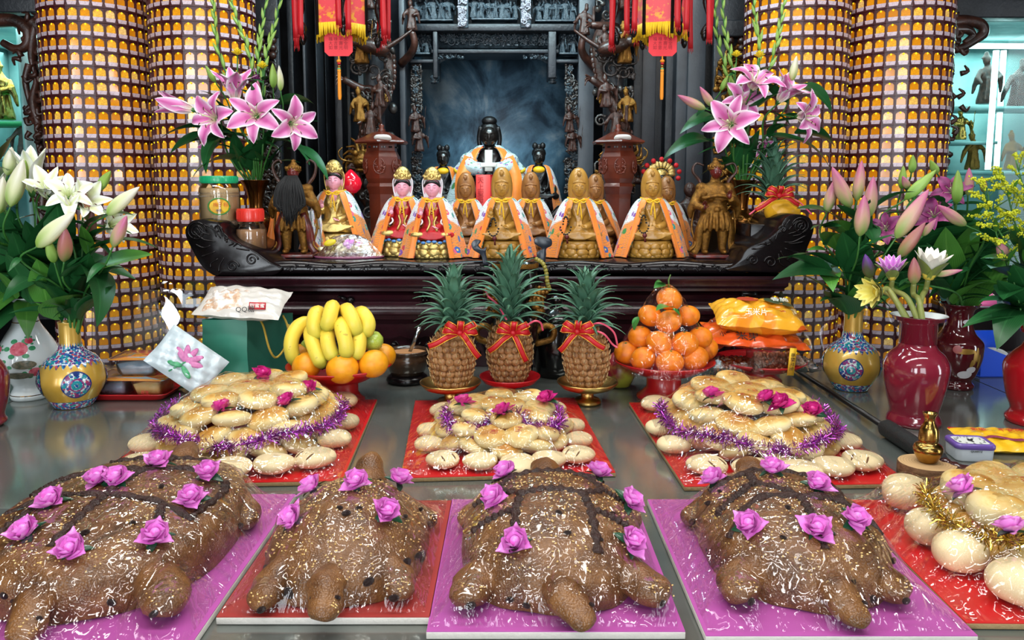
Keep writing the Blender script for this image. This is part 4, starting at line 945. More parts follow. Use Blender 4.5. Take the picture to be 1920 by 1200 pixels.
# standing guardians
def guardian(label, px, Y, H, beard):
    t = thing('guardian_statue', label, 'statue', gx(px, Y), None, None, H)
    g = M_GILT; rb = mat('red_lacquer', '6a1c18', .35, var=('2c0d0b', 12), Coat_Weight=.3)
    mk('plinth', box((0, 0, .02), (.42, .30, .035)), rb, t, bevel=.006)
    q = []
    for s in (-1, 1):
        q += [tube(spline([(s*.07, 0, .45), (s*.085, -.02, .25), (s*.09, 0, .08)], 10), np.linspace(.075, .038, 10), 12), ell((s*.095, -.045, .062), (.035, .07, .026), 12, 8), ell((s*.085, -.02, .27), (.052, .05, .05), 10, 8)]
        el_ = (s*.20, -.02, .56); hd = (s*.13, -.12, .50) if s < 0 else (s*.12, -.15, .60)
        q += [tube(spline([(s*.12, 0, .70), el_, hd], 12), np.linspace(.058, .036, 12), 10), ell((s*.135, 0, .71), (.062, .06, .05), 12, 8), tube(spline([el_, (s*.24, 0, .48), (s*.23, .02, .40)], 8), np.linspace(.055, .02, 8), 8)]
    q.append(lathe([(0, .28), (.17, .30), (.155, .38), (.125, .46), (.115, .50), (.135, .58), (.145, .66), (.12, .73), (.05, .77), (.045, .82), (0, .82)], 24, 1, .75))
    for k in range(7):
        a = -1.2+.4*k; q.append(tube(spline([(.12*math.sin(a), -.095*math.cos(a), .47), (.165*math.sin(a), -.135*math.cos(a), .36), (.15*math.sin(a*1.1), -.12*math.cos(a), .27)], 8), .018, 6))
    for z in (.475, .505): q.append(tube([(.125*math.sin(a), -.098*math.cos(a), z) for a in np.linspace(0, 2*PI, 28)], .012, 6))
    q += [ell((0, -.11, .49), (.032, .02, .028), 10, 8)]+[ell((s*.065, -.10, .62), (.045, .025, .05), 12, 8) for s in (-1, 1)]
    body = fuse(q, .011, 2, 'armour'); put('armour', setmat(body, g), t)
    for s in (-1, 1):
        mk('hand', hand_vf((s*.13, -.12, .49) if s < 0 else (s*.11, -.155, .60), .06, (0, -.1, 1), (0, -1, 0), s, .6), rb, t)
        mk('skirt_panel', ribbon(spline([(s*.10, -.08, .46), (s*.16, -.07, .30), (s*.17, -.03, .14), (s*.22, -.03, .05)], 12), np.linspace(.06, .10, 12), (s*.5, -1, 0), .01), g if not beard else rb, t)
        mk('scarf_loop', tube(spline([(s*.13, .03, .70), (s*.15, .04, .78), (s*.22, .03, .87), (s*.19, .03, .95), (s*.11, .03, .93)] if not beard else [(s*.13, .03, .74), (s*.20, .04, .84), (s*.22, .03, .95), (s*.16, .04, 1.0), (s*.13, .03, .97)], 22), np.linspace(.030, .016, 22), 8, True, .6), M_BROWN, t)
        mk('scarf_tail', tube(spline([(s*.20, .02, .50), (s*.22, .02, .30), (s*.19, -.02, .14), (s*.25, -.04, .07)], 16), np.linspace(.018, .024, 16), 8, True, .6), g, t)
    fc = mat('dark_red_face', '5b1513', .3, Coat_Weight=.4)
    head(t, fc, (0, -.03, .865), .075, M_BLACK, fc)
    hl = [ell((0, .0, .905), (.072, .075, .062), 16, 10), tr(lathe([(.074, .885), (.082, .895), (.072, .91)], 20), (0, -.005, 0)), tr(lathe([(.05, .94), (.03, .97), (.022, .985), (.03, .995), (0, 1.01)], 14), (0, 0, 0))]
    hl += [ell((.078*math.sin(a), -.075*math.cos(a)-.005, .918), (.012, .009, .017), 8, 6) for a in np.linspace(-1.3, 1.3, 8)]
    mk('helmet', hl, g, t)
    if beard:
        bd = []; r = random.Random(4)
        for k in range(120):
            a = r.uniform(-1, 1); L = .50-.22*abs(a)+r.uniform(-.05, .05); y = -.12-.02*r.random()
            bd.append(tube(spline([(a*.055, -.095, .835-.01*r.random()), (a*.13, y-.06, .72), (a*.16+r.uniform(-.02, .02), y-.07, .55), (a*.10+r.uniform(-.03, .03), y-.07, .835-L)], 8), np.linspace(.012, .004, 8), 5))
        mk('long_beard', bd, mat('black_hair', '08080a', .75), t)['kind'] = 'stuff'
    else:
        mk('folded_arms_band', tube(spline([(-.15, -.11, .60), (0, -.16, .63), (.15, -.12, .60)], 12), .02, 8), g, t)
    return t
guardian('bearded red-faced guardian statue in gilt robe at the left of the stand', 555, 2.74, .335, True)
guardian('gilt armoured guardian statue with red face at the right of the stand', 1337, 2.72, .340, False)
# orange and white cloth behind the bearded guardian
for px, s, lb in ((520, -1, 'orange embroidered cloth hanging behind the bearded guardian, its left end'), (588, 1, 'embroidered cloth hanging behind the bearded guardian, its right end')):
    a, b = at(px, 395, 2.84), at(px+s*12, 472, 2.82)
    P = [[(a[0]+(b[0]-a[0])*u+(w_-.5)*(.045+.02*u)+.004*math.sin(w_*9+u*4), 2.84-.02*u+.006*math.sin(w_*14), a[2]+(PZ+.002-a[2])*u) for w_ in np.linspace(0, 1, 12)] for u in np.linspace(0, 1, 10)]
    tag(mk('cape_cloth', grid(P), M_EMB if s > 0 else M_ORANGE), lb, 'cloth')
# dark seated figure behind the gilt guardian, pompom-crowned dark statue, small dragon carving
t = thing('arhat_statue', 'dark brown seated figure behind the gilt guardian', 'statue', gx(1290, 3.1), None, None, .30); put('robe', bodym(M_BROWN), t); head(t, M_BROWN, (0, -.02, .765), .10, M_BLACK, M_BROWN); mk('neck', tube([(0, 0, .6), (0, 0, .7)], .05, 10), M_BROWN, t)
mk('base', lathe([(0, 0), (.26, 0), (.24, .2), (0, .22)], 16), M_BROWN, t)
t = thing('crowned_statue', 'dark-faced statue with a gold crown of red pompoms behind the right end statue', 'statue', gx(1236, 3.16), None, None, .33)
put('robe', bodym(M_BROWN), t); mk('base', lathe([(0, 0), (.26, 0), (.24, .2), (0, .22)], 16), M_BROWN, t); head(t, M_BFACE, (0, -.02, .80), .10, M_BLACK, M_BFACE); mk('neck', tube([(0, 0, .6), (0, 0, .74)], .05, 10), M_BFACE, t)
mk('crown', [ell((.13*math.sin(a), -.02, .90+.10*math.cos(a)), (.04, .02, .045), 8, 6, (0, a, 0)) for a in np.linspace(-1.7, 1.7, 11)]+[ell((0, 0, .88), (.09, .08, .07), 14, 8)], M_GILD, t)
for a in np.linspace(-1.9, 1.9, 9): mk('pompom', ell((.215*math.sin(a), -.04, .89+.17*math.cos(a)), (.03,)*3, 12, 8), mat('red_pompom', 'c2101c', .7), t)
t = thing('dragon_carving', 'small dark carved dragon between the second row statues', 'carving', gx(1046, 3.12), None, None, .2)
mk('coil', [tube(spline([(-.3, 0, .2), (-.2, -.1, .55), (.1, 0, .75), (.25, -.1, .5), (.1, -.1, .3), (.3, 0, .1)], 40), .09+.03*np.sin(np.linspace(0, 20, 40)), 10), ell((-.3, -.1, .9), (.12, .12, .1), 10, 8), ell((0, 0, .1), (.4, .25, .12), 12, 8)], M_DARK, t)

# wooden pagoda lamps
M_LAMPW = mat('lamp_rosewood', '6e2e1c', .33, var=('4d1d12', 9), bump=(60, .1), Coat_Weight=.4)
def hexring(prof, n=6, ph=PI/6):
    P = [[(r*math.cos(ph+k*2*PI/n), r*math.sin(ph+k*2*PI/n), z) for k in range(n)] for r, z in prof]; return grid(P, cv=True)
def pagoda(px, label):
    Y = 3.14; x = at(px, 400, Y)[0]; t = thing('pagoda_lamp', label, 'lamp', (x, Y, PZ+.001))
    Z = lambda y: at(px, y, Y)[2]-PZ
    mk('pedestal', hexring([(0, 0), (.085, 0), (.085, .02), (.06, .04), (.052, .08), (.056, Z(355)-.02), (.066, Z(350)), (.06, Z(344)), (0, Z(344))]), M_LAMPW, t, smooth=False)
    mk('lamp_body', hexring([(0, Z(345)), (.056, Z(345)), (.066, Z(335)), (.078, Z(310)), (.076, Z(295)), (.064, Z(284)), (.062, Z(270)), (0, Z(270))]), M_LAMPW, t, smooth=False)
    for k in range(6):
        a = k*PI/3+PI/3*2; 
        pn = [tube([(.0+.022*math.cos(b), -.0705, Z(312)+.030*math.sin(b)) for b in np.linspace(0, 2*PI, 16)], .0025, 5)]+[tr(q, (0, 0, Z(312))) for q in scrolls(-.018, .018, -.026, .026, -.069, 9, .010, 70+k, .003)]
        mk('carved_panel', pn, M_LAMPW, t, rot=(0, 0, a))
    for k in range(6):
        a = k*PI/3; mk('vent_slots', [box((dx, -.0565, Z(277)), (.006, .004, .006)) for dx in (-.02, -.01, 0, .01, .02)], M_BLACK, t, rot=(0, 0, a), smooth=False)
    mk('roof', hexring([(0, Z(269)), (.104, Z(271)), (.112, Z(268)), (.108, Z(265)), (.075, Z(258)), (.040, Z(250)), (.016, Z(247)), (0, Z(246))]), M_LAMPW, t, sharp=30)
    mk('roof_finial', lathe([(.012, Z(248)), (.016, Z(244)), (.008, Z(241)), (.012, Z(236)), (0, Z(232))], 12), M_LAMPW, t)
    mk('white_charm', tr(ell((0, 0, 0), (.034, .022, .008), 16, 6, None, .7), (.018 if px < 900 else .006, -.085, Z(262)), (-.5, 0, 0)), mat('white_porcelain', 'eceae4', .2), t)
pagoda(718, 'carved rosewood pagoda lamp left of the statues'); pagoda(1157, 'carved rosewood pagoda lamp right of the statues')
# red peach lamp
q = at(658, 345, 3.02); pf = [(0, -.036), (.020, -.034), (.036, -.018), (.042, .002), (.036, .022), (.020, .040), (.008, .052), (0, .056)]
t = thing('peach_lamp', 'glossy red peach-shaped lamp behind the gold statue', 'lamp', (q[0], 3.02, q[2]))
mk('peach', lathe(pf, 24), mat('red_peach', 'd8122c', .15, Emission_Color=(.8, .01, .04, 1), Emission_Strength=.25, Coat_Weight=1), t); mk('stem', tube([(0, 0, -.034), (0, 0, PZ+.002-q[2])], .012, 10), M_GOLD, t); mk('foot', lathe([(0, PZ+.001-q[2]), (.04, PZ+.001-q[2]), (.035, PZ+.015-q[2]), (.012, PZ+.03-q[2])], 18), M_GOLD, t)
# ---------------------------------------------------------------- fruit, plates and vessels on the steel table
def base_at(px, py): p = on(px, py, TZ); return p[0], p[1]
def pxprof(px, Y, prof, z0=0.0):
    """(half width in picture px, row in px) -> (radius, height above z0) at depth Y"""
    out = []
    for r, y in prof:
        z = at(px, y, Y)[2]; out.append((max(r, 0)*mpp(Y, z), z-z0))
    return out
M_GOLDP = mat('brushed_gold_plate', 'c9a561', .28, 1.0, bump=(90, .1))
def dish(name, label, px, yb, prof, m, parts=None, inner=None):
    x, Y = base_at(px, yb); t = thing(name, label, 'plate', (x, Y, TZ+.001))
    p = pxprof(px, Y, prof, TZ+.001); p[0] = (p[0][0], 0)
    split = parts or 4
    mk('foot', lathe([(0, 0)]+p[:split+1], 40), m, t); mk('dish', lathe(p[split:], 48), m, t)
    return t, x, Y, p
def plate_prof(cx, R, rf, ybase, yneck, yrim, rn):
    return [(rf, ybase), (rf, ybase-4), (rf*.86, ybase-9), (rn, (ybase+yneck)/2), (rn, yneck), (R*.55, yneck-5), (R*.86, yrim+9), (R, yrim), (R*1.0, yrim-2.5), (R*.96, yrim-1), (R*.84, yrim+6), (R*.5, yrim+13), (0, yrim+15)]
# ---- pineapples
def rind():
    t = NT('pineapple_rind'); v = t.co(); n = t.noise(60, 4, .6, v)
    c = t.ramp(n.outputs[0], [(.30, S('5a3820')), (.45, S('8a5c30')), (.58, S('a5784a')), (.72, S('7d6050'))])
    return t.p(Base_Color=c, Roughness=.55, Normal=t.bump(n.outputs[0], .4, .004))
M_RIND = rind(); M_PLEAF = mat('pineapple_leaf', '5f8a72', .45, var=('3d6a4c', 16), rand=.25); M_BRACT = mat('dry_bract', 'b99a6c', .6)
def pine_leaf():
    n = 12; P = []
    for i in range(n+1):
        u = i/n; w_ = .0105*(1-u)**.7*(1+.25*math.sin(u*3)); y = -.020*u-.052*u**2.2; z = .085*u-.026*u**3
        P.append([(-w_, y-.004*(1-u), z), (-w_*.5, y+.0015, z), (0, y+.0035, z), (w_*.5, y+.0015, z), (w_, y-.004*(1-u), z), (w_*.5, y+.0005, z-.0008), (0, y+.0025, z-.001), (-w_*.5, y+.0005, z-.0008)])
    return MB().add(grid(P, cv=True)).mesh('crown_leaf', M_PLEAF)
PLEAF = pine_leaf()
def pineapple(label, x, y, z, h, rmax, tilt, seed, lean=(0, 0), crownz=1.0):
    r = random.Random(seed); t = thing('pineapple', label, 'pineapple', (x, y, z), (lean[0], lean[1], tilt), 'pineapples tied with red bows')
    rad = lambda u: rmax*(.36+.64*math.sin(PI*(.11+.76*u)))*(1-.30*max(0, u-.75)/.25*1.0)*(1-.25*max(0, .1-u)/.1)
    core = [(0, 0)]+[(rad(u)*.94, h*u) for u in np.linspace(.0, 1, 16)]+[(0, h)]
    q = [lathe(core, 24)]; br = []
    rows = 11
    for i in range(rows):
        u = (i+.5)/rows; R = rad(u); n = max(8, int(2*PI*R/.0215))
        for k in range(n):
            a = 2*PI*(k+.5*(i % 2))/n+.1*i; d = np.array((math.cos(a), math.sin(a), 0)); c = d*R*.965+np.array((0, 0, h*u))
            q.append(ell(c, (.0050+.0015*r.random(), .0128, h/rows*.66), 8, 6, (0, r.uniform(-.15, .15), a)))
            br.append(tube([c+d*.003-np.array((0, 0, .002)), c+d*.0075+np.array((0, 0, .0015)), c+d*.008+np.array((r.uniform(-.004, .004), r.uniform(-.003, .003), .007+r.uniform(0, .006)))], [.0030, .0018, .0003], 4))
    mk('rind', q, M_RIND, t); mk('bracts', br, M_BRACT, t)['kind'] = 'stuff'
    k = 0
    for tier in range(9):
        n = (11, 11, 10, 9, 8, 7, 6, 5, 3)[tier]; zz = h-.004+tier*.0125*crownz; up = tier/8
        for j in range(n):
            a = 2*PI*(j+.5*(tier % 2))/n+r.uniform(-.15, .15)+tier*.4; s = (.62+.75*math.sin(PI*(.15+.62*up)))*r.uniform(.85, 1.12)
            put('crown_leaf', PLEAF, t, (.010*math.sin(a)*(1-up*.7), -.010*math.cos(a)*(1-up*.7), zz), (.62-.95*up+r.uniform(-.1, .1), 0, a), (s, s*(1.15-.7*up), s*crownz))
    return t
M_GEDGE = mat('gold_thread', 'e2b23a', .3, .6)
def gift_bow(label, c, s, tails, seed, rot=0):
    r = random.Random(seed); t = thing('gift_bow', label, 'bow', c, (0, 0, rot), 'red gift bows on the fruit', s)
    def band(name, pts, w_, nrm=(0, -1, .15)):
        p = spline(pts, 18); o = mk(name, ribbon(p, w_, nrm, .0007), M_RIB, t)
        T = np.gradient(p, axis=0); T /= np.linalg.norm(T, axis=1)[:, None]; sd = np.cross(T, np.broadcast_to(np.array(nrm, float), p.shape)); sd /= np.linalg.norm(sd, axis=1)[:, None]
        mk('gold_edge', [ribbon(p+sd*w_*.42*k+np.array((0, -.0012, 0)), .0016, nrm, .0008) for k in (-1, 1)], M_GEDGE, o)
    for k, (dx, dz, L) in enumerate(((-1, .75, .040), (1, .60, .044), (-.9, .15, .040), (1, .05, .040), (.1, .9, .030))):
        d = np.array((dx, 0, dz)); d = d/np.linalg.norm(d)*L
        band('loop', [np.zeros(3), d*.55+np.array((0, -.020, .004)), d+np.array((0, -.014, 0)), d*.95+np.array((0, .004, -.002)), d*.45+np.array((0, .004, -.001)), np.array((0, .002, 0))], .019)
    for dx, dz in tails:
        e = np.array((dx, -.004, dz)); band('tail', [np.zeros(3), e*.4+np.array((0, -.016, .004)), e*.75+np.array((0, -.014, 0)), e+np.array((0, -.006, 0))], .017)
    mk('knot', ell((0, -.006, 0), (.009, .007, .009), 10, 8), M_RIB, t); return t
PP = dict()
for px, yb, R, rf, yn, yr, m, nm in ((845, 757, 57.5, 27, 737, 717, M_GOLDP, 'gold footed plate under the left pineapple'), (956, 744, 57, 24, 726, 706, M_RED, 'red footed plate under the middle pineapple'), (1101, 756, 57, 26, 736, 716, M_GOLDP, 'gold footed plate under the right pineapple')):
    PP[px] = dish('footed_plate', nm, px, yb, plate_prof(px, R, rf, yb, yn, yr, 12), m)
def onplate(px, yr_in): t, x, Y, p = PP[px]; return x, Y, p[-1][1]+TZ+.001
x, Y, z = onplate(845, 0); pineapple('pineapple on the left gold plate with yellow patches low on its rind', x+.002, Y, z+.002, .176, .0615, .3, 1, (0, .03))
gift_bow('red gold-edged bow on the left pineapple', (at(862, 622, Y-.075)[0], Y-.076, at(862, 622, Y-.07)[2]), 1.0, ((-.082, -.034), (.05, -.066), (.028, -.03)), 1, .1)
x, Y, z = onplate(956, 0); pineapple('pineapple on the middle red plate with the tallest crown', x, Y, z+.002, .182, .0625, .9, 2, (0, 0), 1.25)
gift_bow('red gold-edged bow on the middle pineapple', (at(962, 625, Y-.076)[0], Y-.078, at(960, 622, Y-.07)[2]), 1.0, ((-.066, -.05), (.036, -.078)), 2)
x, Y, z = onplate(1101, 0); pineapple('pineapple on the right gold plate', x-.002, Y, z+.002, .172, .0605, 2.0, 3, (0, .04))
gift_bow('red gold-edged bow on the right pineapple', (at(1082, 620, Y-.070)[0], Y-.077, at(1082, 620, Y-.07)[2]), .95, ((-.048, -.055), (.075, -.045)), 3, -.1)
# thin pink curling ribbons
def curl(label, pts, Y):
    p = spline([at(x, y, Y+dy) for x, y, dy in pts], 24); tag(mk('curling_ribbon', ribbon(p, .005, (0, -1, .3), .0008), mat('pink_ribbon', 'd9546e', .35)), label, 'ribbon')
curl('thin pink ribbon end curling over the right pineapple', [(1098, 614, 0), (1125, 606, -.02), (1150, 622, -.01), (1158, 648, 0)], 2.08)
curl('thin pink ribbon trailing beside the right pineapple toward the mandarins', [(1100, 618, 0), (1130, 625, -.02), (1148, 645, 0), (1158, 652, 0)], 2.06)
curl('thin pink ribbon end left of the middle pineapple crown', [(909, 542, .1), (916, 556, .1), (932, 570, .06), (950, 600, 0)], 2.12)
curl('thin pink ribbon end right of the middle pineapple', [(985, 612, 0), (1002, 602, -.02), (1014, 606, -.01), (1018, 620, 0)], 2.1)

# ---- citrus
def citrus(name, c1, c2):
    t = NT(name); v = t.co(); n = t.noise(2.0, 3, .5, v); po = t.vor(38, v)
    c = t.mix(t.ramp(n.outputs[0], [(.35, (0, 0, 0)), (.65, (1, 1, 1))]), S(c1), S(c2))
    return t.p(Base_Color=c, Roughness=.34, Normal=t.bump(po.outputs[0], .12, .02), Specular_IOR_Level=.5, Subsurface_Weight=0.0)
M_MAND = citrus('mandarin_peel', 'ee8a18', 'e07410'); M_ORNG = citrus('orange_peel', 'f0a41c', 'e59210'); M_POM = citrus('pomelo_peel', 'e7ad1c', 'd9a024')
M_GAPPLE = mat('green_apple_skin', '9db53a', .25, var=('b9c65a', 9), Coat_Weight=.3); M_STEMG = mat('green_stem', '4f6b2c', .5)
def leafm(name, c1, c2, rough=.35):
    if name in MATS: return MATS[name]
    t = NT(name); uv = t.n('UVMap').outputs[0]; sp = t.n('SeparateXYZ', None, Vector=uv); d = t.math('ABSOLUTE', t.math('SUBTRACT', sp.outputs[1], .5))
    w_ = t.n('TexWave', None, Vector=t.map(uv, (.15, 1, 1)), Scale=5.5, Distortion=.3)
    t.set(w_, 'Vector', t.map(uv, (.05, 1, 1), rot=(0, 0, PI/2)))
    c = t.mix(t.math('MULTIPLY', w_.outputs[1], .35), S(c1), S(c2)); c = t.mix(t.ramp(d, [(.015, (.6, .6, .6)), (.04, (0, 0, 0))]), c, S(c2))
    r = t.n('ObjectInfo').outputs['Random']; m2 = t.n('MapRange', None, Value=r); m2.inputs[3].default_value = .75; m2.inputs[4].default_value = 1.25
    h = t.n('HueSaturation', None, Color=c, Value=m2.outputs[0])
    MATS[name] = t.p(Base_Color=h, Roughness=rough, Specular_IOR_Level=.4, Subsurface_Weight=0.0); return t.m
M_LEAF = leafm('lily_leaf', '184a24', '2f6a38'); M_LEAFL = leafm('light_leaf', '3f7a2c', '669e44')
def leaf_vf(L, W, bend, curlx=.25, n=10, m=6, tip=1.0, fold=.25, twist=0):
    """leaf along +Y of length L arching downward; UV along / across"""
    P = []
    for i in range(n+1):
        u = i/n; th = bend*u; y = L*(math.sin(th)/bend if abs(bend) > 1e-3 else u); z = -L*((1-math.cos(th))/bend if abs(bend) > 1e-3 else 0)
        w_ = W*math.sin(PI*min(1, u**.75*.97+.03))**.85*(1-.15*u); row = []
        for j in range(m+1):
            v = j/m*2-1; tw = twist*u; lx = v*w_; lz = fold*abs(v)**1.4*w_
            row.append((lx*math.cos(tw)-lz*math.sin(tw), y-math.sin(th)*0, z+lx*math.sin(tw)+lz*math.cos(tw)))
        P.append(row)
    P = np.array(P); a = grid(P); v, f, uv = grid(P-np.array((0, 0, .0012)))
    return np.vstack([a[0], v]), a[1]+[[k+len(v) for k in q[::-1]] for q in f], np.vstack([a[2], uv])
LEAFM = {}
def leaf_mesh(kind, m):
    k = (kind, m.name)
    if k not in LEAFM:
        LEAFM[k] = MB().add(leaf_vf(*((1, .13, .9), (1, .16, .35), (1, .20, 1.5), (1, .11, .15), (1, .30, .7))[kind], twist=(.2, -.3, .4, .1, 0)[kind])).mesh('leaf', m)
    return LEAFM[k]
def aim(d, roll=0):
    """rotation matrix whose +Y axis points along d (z roughly up)"""
    d = Vector(d).normalized(); q = d.to_track_quat('Y', 'Z'); return (q.to_matrix() @ Matrix.Rotation(roll, 3, 'Y')).to_euler()
def put_leaf(par, base, d, L, kind=0, m=None, roll=0, name='leaf', w=1.0):
    return put(name, leaf_mesh(kind, m or M_LEAF), par, base, aim(d, roll), (L*w, L, L))
MAND = MB().add(ell((0, 0, 0), (1, 1, .86), 26, 18)).mesh('peel', M_MAND); ORNG = MB().add(ell((0, 0, 0), (1, 1, .9), 26, 18)).mesh('peel', M_ORNG)
BUTTON = MB().add(lathe([(.09, .0), (.11, .03), (.05, .06), (0, .06)], 8)).mesh('stem_button', M_STEMG)
def fruit(name, label, cat, c, r, me, rot, group):
    t = thing(name, label, cat, c, rot, group, r); put('peel', me, t); put('stem_button', BUTTON, t, (0, 0, .83 if me is MAND else .88)); return t
dish('footed_plate', 'red footed plate under the bananas and oranges', 638, 752, plate_prof(638, 98, 46, 752, 715, 684, 34), M_RED)
bt = [o for o in COL.objects if o.get('label') == 'red footed plate under the bananas and oranges'][0]
OG = 'oranges under the bananas'; Yb = bt.location[1]; zpl = at(638, 700, Yb)[2]
for px, py, Y, r, lb in ((575, 686, Yb-.075, .040, 'orange at the left front of the banana plate'), (642, 691, Yb-.105, .043, 'orange at the middle front of the banana plate, under the banana tips'), (700, 682, Yb-.075, .041, 'orange at the right front of the banana plate'), (717, 668, Yb+.02, .038, 'orange at the right rear of the banana plate below the green apple'), (566, 668, Yb+.02, .038, 'orange at the left rear of the banana plate behind the long banana')):
    c = at(px, py, Y); fruit('orange', lb, 'orange', c, r, ORNG, (rnd.uniform(-.5, .3), rnd.uniform(-.4, .4), rnd.random()*6), OG)
for px, py, Y, r, lb in ((699, 640, Yb-.02, .029, 'green apple right of the bananas'), (583, 650, Yb+.03, .028, 'green apple mostly hidden behind the left bananas')):
    t = thing('green_apple', lb, 'apple', at(px, py, Y), (.2, .1, 0), 'green apples on the banana plate', r)
    mk('apple', lathe([(0, -.82), (.25, -.92), (.7, -.7), (1, -.05), (.95, .4), (.6, .82), (.25, .84), (0, .68)], 26), M_GAPPLE, t); mk('stem', tube([(0, 0, .66), (.05, 0, .95)], [.05, .04], 6), M_STEMG, t)
def banana_mat():
    t = NT('banana_peel'); v = t.co(); uv = t.n('UVMap').outputs[0]; u = t.n('SeparateXYZ', None, Vector=uv).outputs[0]
    sp = t.ramp(t.noise(70, 2, .5, v).outputs[0], [(.70, (0, 0, 0)), (.73, (1, 1, 1))])
    c = t.ramp(u, [(0, S('b9a83a')), (.10, S('e2c33c')), (.55, S('e8cb48')), (.80, S('d2c648')), (.93, S('8fa03a')), (.965, S('6f8030')), (.985, S('2c2016'))])
    return t.p(Base_Color=t.mix(t.math('MULTIPLY', sp, .5), c, S('8a6a2a')), Roughness=.4, Specular_IOR_Level=.4)
M_BAN = banana_mat()
bb = thing('banana_bunch', 'bunch of yellow bananas with green tips on the red footed plate', 'bananas', at(640, 600, Yb))
o0 = np.array(bb.location)
def banana(pts, r):
    p = spline([at(x, y, Yb+dy)-o0 for x, y, dy in pts], 20); s = np.linspace(0, 1, 20); rr = r*np.clip(np.minimum(1, .45+2.6*s)*np.minimum(1, (1.02-s)*5.5+.18), .18, 1)
    T, N, B = frames(p); a = np.linspace(0, 2*PI, 15, endpoint=False); k = 1-.06*np.cos(a*5)**2
    P = p[:, None]+rr[:, None, None]*(np.cos(a)*k)[None, :, None]*N[:, None]+rr[:, None, None]*(np.sin(a)*k)[None, :, None]*B[:, None]
    v, f, uv = grid(P, cv=True); mk('banana', (v, f+[list(range(15))[::-1], list(range(len(v)-15, len(v)))], uv), M_BAN, bb)
for pts in ([(590, 600, .03), (560, 612, -.03), (546, 645, -.055), (555, 690, -.05)],
            [(606, 592, .02), (593, 587, -.05), (589, 612, -.075), (597, 639, -.065)], [(626, 585, .02), (623, 576, -.055), (617, 598, -.085), (611, 621, -.075)],
            [(645, 585, .02), (652, 582, -.05), (663, 605, -.08), (670, 632, -.07)], [(668, 590, .03), (680, 588, -.04), (691, 608, -.06), (682, 633, -.055)],
            [(600, 606, .01), (583, 625, -.06), (593, 662, -.095), (608, 692, -.10)], [(622, 606, .01), (614, 630, -.08), (618, 655, -.10), (629, 677, -.10)],
            [(642, 600, .01), (640, 612, -.085), (648, 645, -.11), (650, 674, -.105)], [(660, 604, .01), (672, 625, -.06), (672, 652, -.085), (665, 676, -.085)]):
    banana(pts, .0205)
mk('crown', ell(at(636, 590, Yb+.01)-o0, (.06, .02, .014), 12, 8), mat('banana_crown', '8a7a34', .6), bb)

dish('footed_plate', 'red footed plate under the mandarin pyramid', 1244, 745, plate_prof(1244, 94, 50, 745, 704, 676, 32), M_RED)
mt = [o for o in COL.objects if o.get('label') == 'red footed plate under the mandarin pyramid'][0]; Ym = mt.location[1]
MG = 'mandarins piled on the red plate'; ML = [(1175, 661, .0, .034, 'left end'), (1206, 672, -.055, .034, 'second from the left'), (1256, 679, -.085, .036, 'middle'), (1303, 672, -.055, .036, 'fourth from the left'), (1324, 655, .015, .033, 'right end')]
for px, py, dy, r, lb in ML: fruit('mandarin', 'mandarin in the bottom row of the pyramid, '+lb, 'mandarin', at(px, py, Ym+dy), r*1.06, MAND, (rnd.uniform(-.6, .6), rnd.uniform(-.5, .5), rnd.random()*6), MG)
for px, py, dy, r, lb in ((1201, 632, .0, .033, 'mandarin in the second row of the pyramid, left end'), (1236, 643, -.055, .034, 'mandarin in the second row of the pyramid, left of the middle'), (1284, 644, -.055, .035, 'mandarin in the second row of the pyramid, right of the middle'), (1312, 634, .0, .033, 'mandarin in the second row of the pyramid, right end'), (1246, 640, .06, .034, 'mandarin hidden at the back of the second row'),
                          (1219, 592, .01, .032, 'mandarin in the third row of the pyramid, left one'), (1254, 603, -.035, .034, 'mandarin in the third row of the pyramid, front middle one with leaves'), (1290, 592, .015, .031, 'mandarin in the third row of the pyramid, right one'), (1255, 561, .0, .034, 'mandarin on top of the pyramid with a leafy stem')):
    r *= 1.08; m_ = fruit('mandarin', lb, 'mandarin', at(px, py, Ym+dy), r, MAND, (rnd.uniform(-.4, .3), rnd.uniform(-.3, .3), rnd.random()*6), MG)
    for pl, bx, by, ex, ey, L in (('top', 1262, 540, 1292, 548, .042), ('top', 1262, 540, 1284, 538, .035), ('leaves', 1256, 582, 1222, 566, .042), ('leaves', 1258, 585, 1268, 600, .022), ('left', 1212, 606, 1216, 630, .03), ('right', 1276, 584, 1308, 584, .034), ('right', 1285, 606, 1290, 622, .024)):
        if (' '+pl) in lb and 'third' in lb+('third' if pl == 'top' else '') and (pl != 'left' or 'left one' in lb) and (pl != 'right' or 'right one' in lb) and not (pl == 'top' and 'third' in lb):
            a, b = at(bx, by, Ym+dy-.03), at(ex, ey, Ym+dy-.045); c = np.array(m_.location)
            put_leaf(m_, (a-c)/r, b-a, np.linalg.norm(b-a)/r*1.15, 4, leafm('mandarin_leaf', '2c6b2c', '4f8c3c'), rnd.uniform(-.5, .5))
    if 'top' in lb: c = np.array(m_.location); mk('twig', tube([(at(1258, 545, Ym-.01)-c)/r, (at(1264, 530, Ym-.02)-c)/r, (at(1265, 519, Ym-.02)-c)/r], [.07, .06, .04], 6), M_STEMG, m_)
def film_over(name, label, c, prof, n=40, amp=.004, m=None):
    """thin cling film hugging a heap: wrinkled lathe"""
    p = np.array(prof); a = np.linspace(0, 2*PI, n, endpoint=False); P = np.zeros((len(p), n, 3))
    for i, (r, z) in enumerate(p):
        rr = r+amp*np.sin(a*7+i)+amp*.6*np.sin(a*13+i*2.1); P[i, :, 0] = rr*np.cos(a); P[i, :, 1] = rr*np.sin(a); P[i, :, 2] = z
    return tag(mk(name, grid(P, cv=True), m or M_PLASTIC, None, loc=c), label, 'film')

